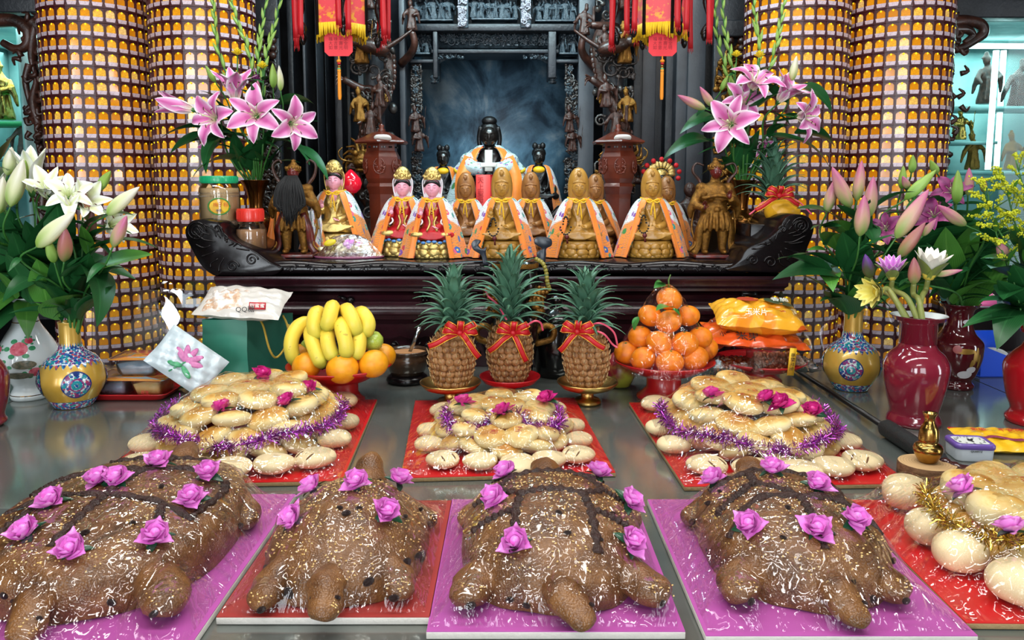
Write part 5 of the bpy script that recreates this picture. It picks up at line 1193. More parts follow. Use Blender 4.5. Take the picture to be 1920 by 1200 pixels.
# ---- bowls, censer, pot behind the pineapples
def turned(name, label, cat, px, yb, prof, m, extra=None, n=40):
    x, Y = base_at(px, yb); t = thing(name, label, cat, (x, Y, TZ+.001)); p = pxprof(px, Y, prof, TZ+.001); p[0] = (p[0][0], 0)
    return t, x, Y, p
M_GLAZE = mat('brown_glaze', '4a3322', .2, var=('2a2018', 8), Coat_Weight=.6); M_POTB = mat('black_glaze', '0e0d0e', .18, Coat_Weight=.5)
t, x, Y, p = turned('incense_bowl', 'brown glazed bowl of sandalwood powder on a dark stand', 'bowl', 764, 716, [(34, 716), (40, 710), (36, 704), (30, 700), (34, 692), (41, 676), (40, 668), (36, 664), (40, 659), (41.5, 656), (39, 655), (36, 660), (34, 664), (0, 663)], M_GLAZE)
mk('stand', lathe([(0, 0)]+p[:4]+[(0, p[3][1])], 32), M_DARK, t); mk('bowl', lathe([(0, p[3][1])]+p[3:12], 40), M_GLAZE, t); mk('powder', lathe([(p[10][0], p[11][1]-.002), (p[11][0]*.6, p[12][1]+.004), (0, p[12][1]+.010)], 24), mat('incense_powder', 'a8754a', .9, bump=(90, .5)), t)
sp = thing('spoon', 'steel spoon standing in the powder bowl', 'spoon', (x, Y, p[12][1]+TZ)); mk('handle', ribbon([(.005, 0, .0), (.025, -.005, .045), (.04, -.005, .085)], [.010, .011, .013], (0, -1, .3), .002), mat('steel_spoon', 'b8c0c4', .2, 1.0), sp)
mk('spoon_bowl', ell((0, 0, -.002), (.014, .010, .004), 10, 6, (0, -.6, 0)), MATS['steel_spoon'], sp)
t, x, Y, p = turned('censer', 'black footed censer with gold ears behind the middle pineapple', 'censer', 966, 694, [(40, 694), (44, 680), (38, 668), (46, 655), (58, 630), (60, 600), (50, 580), (44, 565), (46, 555), (58, 545), (60, 530), (50, 515), (46, 500), (50, 494), (46, 494), (40, 506), (0, 508)], M_POTB)
Yc = 2.37; t.location = (at(966, 690, Yc)[0], Yc, TZ+.001); p = pxprof(966, Yc, [(30, 694), (34, 684), (30, 670), (40, 655), (48, 630), (49, 600), (42, 580), (38, 565), (40, 555), (47, 545), (48, 530), (43, 515), (40, 500), (43, 494), (40, 494), (36, 506), (0, 508)], TZ+.001); p[0] = (p[0][0], 0)
mk('pot', lathe([(0, 0)]+p, 40, 1, .72), M_POTB, t)
mk('rim_band', lathe([(p[13][0]*1.01, p[13][1]-.012), (p[13][0]*1.03, p[13][1]-.004), (p[13][0]*1.01, p[13][1]+.002)], 40, 1, .72), M_GILT, t)
for s in (-1, 1):
    mk('ear', tube(spline([(s*.055, -.02, p[4][1]+.01), (s*.09, -.02, p[4][1]+.035), (s*.115, -.02, p[4][1]+.025), (s*.11, -.02, p[4][1]-.005), (s*.06, -.02, p[4][1]-.02)], 18), .010, 8), M_GILT, t)
    mk('gilt_relief', [ell((s*rnd.uniform(.05, .075), -.045, z), (.016, .012, .010), 8, 6) for z in np.linspace(p[6][1]-.01, p[8][1]+.01, 6)]+[tr(q, (s*.062, -.05, 0)) for q in scrolls(-.02, .02, p[6][1], p[8][1]+.02, 0, 8, .014, 91+s, .005)], M_GILT, t)
    mk('lion_mask', [ell((s*.075, -.03, p[9][1]), (.02, .02, .018), 10, 8)]+[ell((s*.075+.018*math.cos(a), -.045, p[9][1]+.016*math.sin(a)), (.007, .007, .006), 6, 5) for a in np.linspace(0, 2*PI, 8)[:-1]], M_GILT, t)
bd = thing('bead_rope', 'string of olive coloured beads hanging at the censer rim', 'beads', (0, 0, 0))
for q in spline([at(1006, 486, 2.32), at(1018, 494, 2.30), at(1024, 510, 2.30), at(1026, 528, 2.30), at(1030, 542, 2.31)], 12): put('bead', MB().add(ell((0, 0, 0), (.0068,)*3, 10, 8)).mesh('bead', mat('olive_bead', '8a8034', .35)) if 'bead' not in bpy.data.objects else bpy.data.objects['bead'].data, bd, q)
Yp = 2.44; t = thing('lidded_pot', 'glossy black lidded pot between the middle and right pineapples', 'pot', (at(1042, 690, Yp)[0], Yp, TZ+.001))
p = pxprof(1042, Yp, [(34, 692), (40, 680), (44, 650), (42, 625), (36, 604), (34, 600)], TZ+.001); p[0] = (p[0][0], 0); mk('pot', lathe([(0, 0)]+p+[(0, p[-1][1])], 36), M_POTB, t)
p = pxprof(1042, Yp, [(36, 601), (36, 596), (28, 586), (12, 577), (7, 574), (12, 566), (13, 560), (9, 555), (0, 553)], TZ+.001); mk('lid', lathe([(0, p[0][1])]+p, 32), M_POTB, t)
x, Y = base_at(1160, 718); t = thing('wax_apple', 'red and yellow-green fruit behind the right pineapple', 'fruit', (at(1160, 700, 2.30)[0], 2.30, TZ+.001)); mk('fruit', lathe([(0, 0), (.035, .004), (.05, .035), (.045, .075), (.02, .10), (0, .102)], 24), mat('wax_apple_skin', '8a1f2a', .3, var=('a8a83a', 7, .45, .6)), t)
mk('stem', tube([(0, 0, .098), (.004, 0, .115)], .003, 6), M_STEMG, t)

# ---- vases
def porcelain(name, base, cols, scale, thr, rough=.15, metal=0.0, zlo=None):
    t = NT(name); v = t.co(); vo = t.vor(scale, v); n = t.noise(scale*.7, 3, .6, v)
    hue = t.ramp(t.n('SeparateColor', None, Color=vo.outputs[1]).outputs[0], [(i/len(cols), S(c)) for i, c in enumerate(cols)], 'CONSTANT')
    d = t.math('ADD', vo.outputs[0], t.math('MULTIPLY', n.outputs[0], .3))
    c = t.mix(t.ramp(d, [(thr, (1, 1, 1)), (thr+.04, (0, 0, 0))]), S(base), hue)
    return t.p(Base_Color=c, Roughness=rough, Metallic=metal, Coat_Weight=.5, Coat_Roughness=.05)
M_GVASE = mat('gold_glaze', 'd6b055', .3, .3, var=('c0912c', 5), Coat_Weight=.6, Coat_Roughness=.1)
M_CLOIS = porcelain('cloisonne_band', 'b9c6cc', ['24579a', '1f8a8a', '7a3a78', '1d3f7a', 'a24a5a', '2f7a9a'], 150, .78); M_CLOIS2 = porcelain('cloisonne_medallion', 'c5cdd0', ['1f4a8a', '7a2f78', '2a8a8a', 'a23a5a', '1f4a8a'], 160, .72)
M_WPORC = mat('white_porcelain_glaze', 'e4ecee', .12, Coat_Weight=.6)
M_MAROON = mat('maroon_glaze', '7c2032', .12, var=('6c1828', 4), Coat_Weight=.7, Coat_Roughness=.04); M_MAROOND = mat('dark_maroon_glaze', '4c1018', .10, Coat_Weight=.7, Coat_Roughness=.04); M_REDG = mat('red_glaze', 'a5121c', .25, Coat_Weight=.4)
def rad_at(prof, z):
    for (r0, z0), (r1, z1) in zip(prof, prof[1:]):
        if min(z0, z1) <= z <= max(z0, z1) and z0 != z1: return r0+(r1-r0)*(z-z0)/(z1-z0)
    return prof[0][0]
def decal(prof, az, zc, R, Rz=None, off=.0008, n=20, m=7, half=None):
    """a disc laid on a turned surface: centre azimuth az (-Y = 0), height zc"""
    Rz = Rz or R; r0 = rad_at(prof, zc); P = []
    for i in range(m+1):
        row = []
        for k in range(n):
            a = 2*PI*k/n; dz = Rz*i/m*math.sin(a); s_ = R*i/m*math.cos(a)
            r = rad_at(prof, zc+dz)+off; th = az+s_/r0; row.append((r*math.sin(th), -r*math.cos(th), zc+dz))
        P.append(row)
    return grid(P, cv=True)
def vase(label, px, yb, prof, m, bands=(), Yo=None, smoothn=40):
    x, Y = base_at(px, yb)
    if Yo: Y = Yo; x = at(px, yb, Yo)[0]
    t = thing('vase', label, 'vase', (x, Y, TZ+.001)); p = pxprof(px, Y, prof, TZ+.001); z0 = p[0][1]; p = [(r, z-z0) for r, z in p]
    q = spline(np.array(p), smoothn); q[:, 0] = np.maximum(q[:, 0], 0); q = [tuple(a) for a in q]
    inner = [(q[-1][0]-.003, q[-1][1]), (q[-1][0]-.006, q[-1][1]-.01), (max(q[-6][0]-.006, .01), q[-6][1]), (max(q[-6][0]-.006, .01), q[-1][1]*.75), (0, q[-1][1]*.75)]
    mk('vase_body', lathe([(0, 0)]+q+inner, 48), m, t)
    return t, x, Y, q
for side, (px, yb, yt, W) in enumerate(((139, 760, 603, 58), (1594, 729, 583, 52))):
    k = W/58; Pf = [(32*k, yb), (36*k, yb-5), (44*k, yb-18*k), (57*k, yb-42*k), (57*k, yb-60*k), (45*k, yb-86*k), (27*k, yb-100*k), (20*k, yb-110*k), (18.5*k, yb-128*k), (18.5*k, yt+8), (20*k, yt)]
    t, x, Y, q = vase('gold cloisonne vase with blue medallion at the '+('left beside the white peony vase' if side == 0 else 'right beside the plain maroon vase'), px, yb, Pf, M_GVASE)
    H = q[-1][1]
    zb = [(z0, z1) for z0, z1 in ((.002, .11), (.555, .66))]
    for nm, f0, f1 in (('foot_band', .005, .10), ('shoulder_band', .54, .70)):
        zz = np.linspace(H*f0, H*f1, 8); mk(nm, lathe([(rad_at(q, z)+.0009, z) for z in zz], 48), M_CLOIS, t)
        if nm[0] == 's':
            tri = []
            for j in range(26):
                a = 2*PI*j/26; P = [[((rad_at(q, z)+.001)*math.sin(a+w_), -(rad_at(q, z)+.001)*math.cos(a+w_), z) for w_ in (-.11*(1-u), 0, .11*(1-u))] for u, z in zip(np.linspace(0, 1, 4), np.linspace(H*.545, H*.49, 4))]; tri.append(grid(P))
                P = [[((rad_at(q, z)+.001)*math.sin(a+w_), -(rad_at(q, z)+.001)*math.cos(a+w_), z) for w_ in (-.16*(1-u), 0, .16*(1-u))] for u, z in zip(np.linspace(0, 1, 4), np.linspace(H*.695, H*.76, 4))]; tri.append(grid(P))
            mk('lappet_border', tri, M_CLOIS, t)['kind'] = 'stuff'
    face = math.atan2(-x, Y)
    for j in range(4):
        az = face+j*PI/2+(.10 if side == 0 else .0); zc = H*.31; R = .037*k
        md = mk('medallion', decal(q, az, zc, R, R, .0012), M_CLOIS2, t)
        for rr, mm, o in ((1.0, mat('navy_enamel', '1d2f6a', .2), .0016), (.62, mat('plum_enamel', '7a2f66', .2), .0017), (.34, mat('teal_enamel', '1f7f8a', .2), .0019)):
            P = [[tuple(pt) for pt in decal(q, az, zc, R*rr*f, R*rr*f, o, 28, 1)[0][28:]] for f in ((.90, 1.0) if rr == 1 else (.62, .78) if rr > .5 else (.45, 1.0))]
            mk('medallion_ring', grid(P, cv=True), mm, md)
        for z8 in range(8):
            a = z8*PI/4; mk('medallion_flower', decal(q, az+R*.78*math.cos(a)/rad_at(q, zc), zc+R*.78*math.sin(a), R*.15, R*.15, .0021, 8, 2), MATS[('plum_enamel', 'teal_enamel', 'navy_enamel')[z8 % 3]], md)
t, x, Y, q = vase('white porcelain vase painted with red peonies and a bird, at the left edge', 58, 745, [(32, 745), (34, 738), (30, 730), (27, 722), (34, 712), (50, 690), (54, 672), (48, 650), (36, 628), (24, 608), (20, 592), (19, 580), (22, 570), (28, 562), (30, 557)], M_WPORC)
H = q[-1][1]; M_PEO = mat('peony_red', 'c0304a', .3, var=('e07a8a', 90)); M_PGR = mat('painted_green', '2f8a5a', .3, var=('58a878', 80)); M_BIRD = mat('painted_bird', '8a7f6a', .3, var=('4f5a4a', 130))
for az, fz, R in ((.25, .53, .022), (-.42, .36, .018), (.75, .30, .016), (.62, .60, .010), (-.6, .52, .010)):
    f = mk('painted_peony', decal(q, az, H*fz, R, R*.8, .0010), M_PEO, t)
    for j in range(6): a = j*1.05; mk('painted_leaf', decal(q, az+R*1.25*math.cos(a)/.06, H*fz+R*1.0*math.sin(a), R*.4, R*.28, .0009, 10, 2), M_PGR, f)
mk('painted_bird', decal(q, .42, H*.38, .030, .012, .0013), M_BIRD, t); mk('painted_bird', decal(q, .15, H*.27, .040, .010, .0013), M_BIRD, t)
for fz in (.05, .76): zz = H*fz; mk('gold_line', lathe([(rad_at(q, zz)+.0006, zz-.0012), (rad_at(q, zz)+.0010, zz), (rad_at(q, zz)+.0006, zz+.0012)], 48), M_GOLD, t)
t, x, Y, q = vase('plain maroon vase with white inside, lotus buds in it', 1712, 793, [(46, 793), (48, 787), (44, 778), (42, 770), (48, 745), (56, 705), (56, 682), (47, 663), (35, 652), (29, 635), (28, 618), (34, 604), (44, 596), (50, 592)], M_MAROON)
mk('white_lining', lathe([(q[-1][0]-.001, q[-1][1]+.0012), (q[-3][0]-.004, q[-3][1]+.003), (q[-8][0]-.005, q[-8][1]), (.01, q[-10][1])], 40), M_WPORC, t); LOTV = (x, Y, TZ+q[-1][1])
t, x, Y, q = vase('dark maroon vase with gilt bamboo scene and lettering spots, behind the plain maroon one', 1790, 726, [(30, 726), (32, 720), (27, 712), (34, 700), (43, 670), (44, 645), (40, 636), (30, 625), (24, 610), (23, 590), (28, 576), (36, 569)], M_MAROOND)
H = q[-1][1]; M_GPAINT = mat('gilt_paint', 'a07a35', .35, .5); M_WPAINT = mat('white_paint', 'c9c4c8', .4)
mk('painted_bamboo', [decal(q, a, H*f, .005, .022, .0012, 10, 3) for a, f in ((.2, .40), (.32, .44), (.45, .36), (.1, .30))], M_GPAINT, t); mk('painted_branch', decal(q, -.2, H*.48, .030, .008, .0012), M_GPAINT, t)
mk('painted_crane', decal(q, -.1, H*.20, .020, .012, .0014), M_WPAINT, t); mk('painted_crane', decal(q, .15, H*.26, .014, .010, .0014), M_WPAINT, t); mk('painted_flower', decal(q, -.5, H*.50, .012, .012, .0012), mat('painted_rose', '9a4a4a', .4), t); mk('painted_mark', decal(q, .1, H*.80, .012, .007, .0012), M_WPAINT, t); DMV = (x, Y, TZ+H)
t, x, Y, q = vase('bright red vase at the right edge of the table', 1945, 792, [(52, 792), (54, 784), (48, 776), (46, 766), (54, 745), (62, 700), (60, 680), (46, 662), (34, 650), (28, 632), (34, 622), (42, 617)], M_REDG); RV = (x, Y, TZ+q[-1][1])
t, x, Y, q = vase('dark red vase at the left edge of the table', -36, 800, [(36, 800), (44, 792), (40, 780), (48, 750), (52, 715), (46, 690), (30, 665), (28, 640), (40, 622)], M_MAROON)
# bronze flower vases on the altar stand
BV = []
for px, lb in ((482, 'bronze vase with pink lilies at the left of the altar stand'), (1388, 'bronze vase with pink lilies at the right of the altar stand')):
    Y = 2.92; x = at(px, 440, Y)[0]; t = thing('vase', lb, 'vase', (x, Y, PZ+.001)); p = pxprof(px, Y, [(27, 466), (28, 460), (18, 452), (13, 446), (22, 432), (30, 412), (30, 402), (20, 392), (13, 384), (13, 370), (17, 350), (25, 334), (27, 330)], PZ+.001)
    p = [(r, z-p[0][1]) for r, z in p]; q = spline(np.array(p), 40); q = [tuple(a) for a in q]
    mb = mat('bronze', '8a5a2a', .22, .95, var=('5a3418', 8))
    mk('vase_body', lathe([(0, 0)]+q+[(q[-1][0]-.003, q[-1][1]), (q[-8][0]-.004, q[-8][1]), (0, q[-8][1])], 40), mb, t)
    mk('relief_band', [tr(s_, (0, -rad_at(q, q[-1][1]*.42), q[-1][1]*.42)) for s_ in scrolls(-.03, .03, -.025, .025, .004, 12, .014, px, .004)], M_GILT, t)
    BV.append((x, Y, PZ+q[-1][1]))

# ---- jars and gifts on the altar stand
def jar(label, px, yb, yt, W, Y, lidm, body, lab, z=None, sq=1.0):
    x = at(px, yb, Y)[0]; z0 = at(px, yb, Y)[2] if z is None else z; t = thing('jar', label, 'jar', (x, Y, z0)); h = at(px, yt, Y)[2]-z0; R = W/2*mpp(Y)
    e = .22 if sq < 1 else 1
    prof_ = [(R*.9, 0), (R*.98, h*.02), (R, h*.06), (R, h*.70), (R*.98, h*.76), (R*.86, h*.84), (R*.84, h*.86)] if sq == 1 else [(R*.9, 0), (R, h*.03), (R, h*.52), (R*.97, h*.60), (R*.80, h*.72), (R*.78, h*.76)]
    cont = [(0, .003)]+[(max(r-.003, 0), max(zz, .003)) for r, zz in prof_[:-2]]+[(0, prof_[-3][1])]
    mk('powder', lathe(cont, 36), body, t)
    mk('jar_wall', lathe([(0, 0)]+prof_, 36), mat('clear_jar', 'ffffff', .05, Transmission_Weight=.0) if False else M_JAR, t)
    z1 = prof_[-1][1]; rl = prof_[-1][0]*1.10
    ld = mk('lid', lathe([(rl*.98, z1-.001), (rl, z1+.002), (rl, h-.003), (rl*.96, h), (0, h)], 40), lidm, t, sharp=40)
    mk('lid_ridges', [box((rl*math.cos(a), rl*math.sin(a), (z1+h)/2), (.002, .0016, (h-z1)*.7), (0, 0, a)) for a in np.linspace(0, 2*PI, 48, endpoint=False)], lidm, ld, smooth=False)['kind'] = 'stuff'
    return t, prof_, R, h
M_JAR = clear('jar_plastic', (.98, .96, .92, 1), 1.45, .05, (9, .05), .04)
M_TAN = mat('tan_powder', 'c9ad84', .8, var=('d2b890', 5)); M_TAN2 = mat('brown_powder', 'b48c68', .8, var=('a67e5c', 6))
zj = at(413, 424, 2.66)[2]
bx = thing('wooden_block', 'black block holding up the green-lidded jar', 'block', (at(430, 424, 2.66)[0], 2.70, 0)); mk('block', box((-.005, .02, (zj+PZ)/2), (.13, .14, zj-PZ-.004)), M_DARK, bx, bevel=.004)
t, pf, R, h = jar('big jar of tan powder with green lid and yellow leaf label', 414, 424, 330, 73, 2.68, mat('green_lid', '16a06a', .3, Coat_Weight=.3), M_TAN, None, zj)
for zz in (.60, .66, .10, .05):
    mk('bead_ring', [ell((R*math.cos(a), R*math.sin(a), h*zz), (.0028,)*3, 6, 4) for a in np.linspace(-PI, 0, 26)], M_JAR, t)
lab = mk('leaf_label', [tr(ell((0, 0, 0), (.032, .0012, .025), 20, 6), (.020, -R*.93, h*.40), (0, 0, .36))], mat('yellow_label', 'e9c21c', .5, var=('e0a32a', 30)), t)
mk('label_edge', tube([(.020+.034*math.cos(a)*math.cos(.36), -R*.93+.034*math.cos(a)*math.sin(.36)-.0015, h*.40+.027*math.sin(a)) for a in np.linspace(0, 2*PI, 28)], .0018, 5), mat('label_green', '2f8f3a', .5), lab)
put('label_lettering', text_mesh('梅子粉', .016, .0002, mat('label_orange_ink', 'c8571a', .6)), lab, (.026, -R*.93-.0032, h*.43), (0, 0, .36)); put('label_lettering', text_mesh('蜂蜜', .009, .0002, mat('label_dark_ink', '34506a', .6)), lab, (.02, -R*.93-.0042, h*.32), (0, 0, .36))
t, pf, R, h = jar('smaller jar of brown powder with red lid and blue oval sticker', 472, 474, 391, 57, 2.64, mat('red_lid', 'd83226', .3, Coat_Weight=.3), M_TAN2, None, PZ+.001, .9)
st_ = mk('oval_sticker', ell((-.012, -R*.985, h*.30), (.016, .0012, .0085), 18, 6, (0, 0, -.22)), mat('blue_sticker', '1c2f6e', .4), t); put('sticker_lettering', text_mesh('泰成香', .0085, .0002, mat('white_ink', 'e8f0e8', .5)), st_, (-.012, -R*.985-.0016, h*.30), (0, 0, -.22))
# crystal-wrapped offering under the gold statue
M_CRINK = clear('crinkled_film', (.97, .97, 1, 1), 1.5, .10, (38, .9), .06)
q = at(652, 455, 2.70); t = thing('wrapped_offering', 'crinkled clear-wrapped gold and pink lotus parcel before the gold statue', 'parcel', (q[0], 2.72, PZ+.001))
mk('gold_nuggets', [ell((rnd.uniform(-.09, .09), rnd.uniform(-.03, .03), .012+rnd.uniform(0, .03)), (.02, .014, .010), 8, 6, (0, rnd.uniform(-.6, .6), rnd.random()*3)) for k in range(26)], mat('pale_gold_foil', 'd9cfa0', .3, .5), t)
mk('pink_petals', [ell((rnd.uniform(-.04, .04), -.03, .045+rnd.uniform(-.008, .012)), (.012, .006, .008), 8, 5, (0, rnd.uniform(-1, 1), 0)) for k in range(9)], mat('lilac_petal', 'cf86cf', .4), t)
P = [[(.115*r*math.cos(a), .06*r*math.sin(a), .078*(1-r**2.2)+.006*math.sin(a*9+r*8)*r+.003) for a in np.linspace(0, 2*PI, 40, endpoint=False)] for r in np.linspace(0, 1, 14)]
mk('wrap', grid(P, cv=True), M_CRINK, t); mk('yellow_tag', ell((-.055, -.045, .055), (.022, .004, .011), 14, 6, (0, -.3, 0)), mat('yellow_tag', 'd9c21c', .4), t); mk('tray', lathe([(0, 0), (.118, 0), (.122, .006), (0, .006)], 32, 1, .52), mat('mauve_tray', '8a4a68', .4), t)
# pineapple, pomelo and bow at the right end
q = at(1463, 397, 2.72); zt_ = q[2]-.042; t = thing('wooden_block', 'black block holding up the pomelo', 'block', (q[0], 2.74, 0)); mk('block', box((-.03, .03, (zt_+PZ)/2), (.16, .16, zt_-PZ)), M_DARK, t, bevel=.004)
t = thing('pomelo', 'yellow pomelo wrapped in clear film on the right scroll end', 'pomelo', (q[0], 2.70, q[2])); mk('peel', ell((0, 0, 0), (.060, .056, .042), 28, 18), M_POM, t); mk('stem_button', lathe([(.006, .038), (.004, .044), (0, .045)], 8), M_STEMG, t)
pineapple('small pineapple standing behind the pomelo with a frilled red bow', at(1448, 385, 2.86)[0], 2.86, zt_-.02, .10, .045, .4, 7, (0, 0), 1.35)
gift_bow('frilled red bow over the pomelo', at(1460, 367, 2.64), 1.05, ((-.075, -.045), (.062, -.03)), 6)
curl('thin red ribbon end hanging left from the pomelo bow', [(1455, 372, 0), (1430, 380, -.01), (1413, 396, 0), (1405, 402, 0)], 2.66)
curl('thin pale ribbon end hanging right from the pomelo bow', [(1480, 368, 0), (1500, 380, -.01), (1515, 395, 0), (1522, 402, 0)], 2.66)
# ---------------------------------------------------------------- gifts at the left of the fruit
def pillow(L, W, T, seed, nu=26, nv=16, seal=.06, amp=.004):
    """a filled foil bag lying flat: crimped ends, wrinkled skin; long side along X"""
    r = random.Random(seed); ph = [r.uniform(0, 6) for _ in range(8)]; out = []
    for sgn in (1, -1):
        P = []
        for i in range(nu+1):
            u = i/nu*2-1; row = []
            for j in range(nv+1):
                v = j/nv*2-1; e = max(0, 1-abs(u)**3.2)**.6*max(0, 1-abs(v)**2.6)**.6
                z = sgn*T*.5*e+amp*(math.sin(u*13+v*5+ph[0])+math.sin(v*15-u*6+ph[1])+.7*math.sin(u*31+ph[2])*(abs(u)**2))*(.3+.7*e)*(1 if sgn > 0 else .5)
                row.append((u*L*.5*(1-.02*math.cos(v*3)), v*W*.5*(1-.06*e*abs(u)), z))
            P.append(row)
        v_, f, uv = grid(P)
        out.append((v_, f if sgn > 0 else [q[::-1] for q in f], uv))
    return out
def foil(name, c1, c2, c3, s=3.0, t1=.46, t2=.62, rough=.25):
    t = NT(name); uv = t.n('UVMap').outputs[0]; n = t.noise(s, 3, .5, t.map(uv, (1.0, 1.6, 1)), .8)
    c = t.ramp(n.outputs[0], [(t1-.02, S(c1)), (t1, S(c2)), (t2, S(c2)), (t2+.02, S(c3))])
    return t.p(Base_Color=c, Roughness=rough, Coat_Weight=.5, Normal=t.bump(t.noise(26, 3, .6).outputs[0], .25, .01))
tx = lambda s_, size, m, par, loc, rot=(0, 0, 0), nm='lettering': put(nm, text_mesh(s_, size, .0002, m), par, loc, rot)
WINK = mat('white_ink', 'f2f2ee', .5); KINK = mat('black_ink', '1c1a1a', .5); RINK = mat('red_ink', 'c01f2a', .5); GINK = mat('gold_ink', 'e0a032', .4)
# green gift bag
a, b = at(378, 600, 2.26), at(462, 600, 2.26); xb0, xb1 = a[0], b[0]; zt = a[2]; w_ = xb1-xb0; Yg = 2.26
t = thing('gift_bag', 'dark green paper gift bag with yellow rope handles and a gold letter', 'bag', ((xb0+xb1)/2, Yg, TZ+.001)); h = zt-TZ
M_GBAG = mat('green_paper', '2f8069', .5, var=('287460', 5))
P = np.array([(-w_/2, 0), (w_/2, 0), (w_/2+.10, .12), (-w_/2+.10, .12)])
for i in range(4):
    p, q = P[i], P[(i+1) % 4]; G = [[tuple(np.append(p+(q-p)*u+np.array((-.0, .004*math.sin(u*6+z*9))), z*h)) for u in np.linspace(0, 1, 8)] for z in np.linspace(0, 1, 8)]
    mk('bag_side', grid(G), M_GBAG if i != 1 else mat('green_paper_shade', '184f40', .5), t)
mk('bag_bottom', prism([tuple(p) for p in P], 0, .002, 'xy'), M_GBAG, t)
for i in (0, 1):
    o = np.array((w_/2+.03+i*.05, .03+i*.06, h*.98)); mk('rope_handle', tube(spline([o, o+(.02, -.03, -.02), o+(.035, -.035, -.08), o+(.05, -.02, -.11), o+(.07, .01, -.08), o+(.075, .03, -.02)], 24), .0032, 8), mat('yellow_rope', 'a88a2c', .7, bump=(300, .4)), t)
tx('G', .075, GINK, t, (0, -.0075, .018))
tx('茶', .022, GINK, t, (-.03, -.0075, .07))
# candy pouch lying on the bag
q = at(440, 630, 2.22); t = thing('candy_pouch', 'white pouch of wrapped candies with a red label, lying on the green bag', 'pouch', (q[0]+.005, 2.29, zt+.045), (.42, .06, -.02))
M_POUCH = mat('frosted_white_film', 'cdc7bf', .3, Coat_Weight=.3, bump=(18, .3))
mk('pouch', pillow(.245, .15, .062, 4, amp=.0035), M_POUCH, t)
mk('clear_window', [(v+np.array((-.035, -.012, .004)), f, uv) for v, f, uv in pillow(.135, .115, .062, 9)[:1]], mat('candy_view', 'cfa98a', .25, var=('f2ece6', 34, .42, .58), bump=(40, .8), Coat_Weight=1), t)
lb = mk('red_label', box((.060, -.050, .027), (.046, .022, .0012), (.55, .1, .22)), RINK, t); put('label_lettering', text_mesh('甜蜜蜜', .014, .0002, WINK), lb, (.060, -.052, .0285), (-.95, .1, .22))
tx('QQ糖', .02, KINK, t, (.03, -.068, .024), (-.7, 0, .15))
# tissue packet with a lotus picture
M_TISS = mat('white_packet_film', 'c6d3d8', .3, bump=(14, .35), Coat_Weight=.4)
q0, q1, q2, q3 = at(303, 675, 2.10), at(350, 625, 2.2), at(382, 705, 2.16), at(334, 742, 2.05)
c = (q0+q1+q2+q3)/4; t = thing('tissue_packet', 'white soft packet printed with a pink lotus, leaning against the green bag', 'packet', (c[0]-.0, c[1]+.03, c[2]+.006), (R_(68), R_(38), R_(8)))
mk('packet', pillow(.18, .125, .05, 14, amp=.005), M_TISS, t)
lot = [tr(ell((.022, 0, 0), (.026, .009, .003), 12, 6), (.0, -.005, .0275), (0, 0, a)) for a in (.3, .9, 1.5, 2.1, 2.7)]
mk('lotus_picture', lot, mat('lotus_print', 'cf7fae', .4, var=('b25a94', 60)), t); mk('stem_picture', tube([(0, -.005, .0285), (-.02, -.05, .024)], .0022, 5), M_PGR, t); mk('leaf_picture', [tr(ell((.02, 0, 0), (.022, .008, .002), 10, 5), (0, -.02, .028), (0, 0, a)) for a in (-.4, 3.4)], M_PGR, t)
# red tray with two stacked snack packs
x, Y = base_at(262, 756); Yt = Y+.09; xt = at(258, 740, Yt)[0]
t = thing('snack_tray', 'flat red plastic tray under the stacked snack packs', 'tray', (xt, Yt, TZ+.001))
o_ = [(-.115, -.075), (.115, -.075), (.115, .075), (-.115, .075)]
def rrect(w, d, r, n=5):
    out = []
    for cx, cy, a0 in ((w/2-r, d/2-r, 0), (-w/2+r, d/2-r, 90), (-w/2+r, -d/2+r, 180), (w/2-r, -d/2+r, 270)):
        for k in range(n+1): a = R_(a0+90*k/n); out.append((cx+r*math.cos(a), cy+r*math.sin(a)))
    return out
def loft_rr(prof, r=.02):
    """(width, depth, z) rounded-rectangle rings"""
    return grid([[(x_, y_, z) for x_, y_ in rrect(w, d, min(r, w/2-.001, d/2-.001))] for w, d, z in prof], cv=True)
mk('tray', loft_rr([(.01, .01, .001), (.19, .13, 0), (.205, .145, .004), (.225, .165, .016), (.237, .177, .020), (.237, .177, .022), (.222, .162, .018), (.205, .145, .007), (.01, .01, .006)]), M_RED, t)
M_CUP = clear('clear_tub', (.9, .95, .99, 1), 1.45, .08, (40, .3), .10); M_LIDF = foil('printed_lid_film', 'c8463a', 'd98a3a', '8aa4ae', 2.2, .48, .60, .5)
def snack(name, label, px, py, Yq, z, w, cells, rot):
    xq = at(px, py, Yq)[0]; s = thing(name, label, 'snack pack', (xq, Yq, z), (0, 0, rot), 'snack packs on the red tray')
    n = len(cells)
    for k, (col, lt) in enumerate(cells):
        cx = (k-(n-1)/2)*w/n*.98; cw = w/n*.86
        mk('tub', tr(loft_rr([(.01, .01, 0), (cw*.8, .085, 0), (cw*.9, .10, .012), (cw, .115, .048)], .012), (cx, 0, 0)), M_CUP, s)
        mk('filling', tr(loft_rr([(.01, .01, .003), (cw*.76, .08, .003), (cw*.88, .108, .036), (.01, .01, .038)], .01), (cx, 0, 0)), col, s)
        if lt: tx(lt, .012, RINK if k else KINK, s, (cx, -.058, .014), nm='tub_lettering')
    mk('lid', loft_rr([(.01, .01, .0505), (w*1.04, .128, .0505), (w*1.05, .130, .049), (w*1.06, .132, .051), (.01, .01, .0525)], .01), M_LIDF, s)
    mk('lid_border', loft_rr([(w*1.0, .126, .0530), (w*1.06, .134, .0522)], .01), mat('gold_border', 'd9a53a', .3, .3), s)
    put('lid_lettering', text_mesh('好吃', .032, .0002, GINK), s, (-w*.18, -.01, .0533), (-PI/2, 0, 0))
    return s
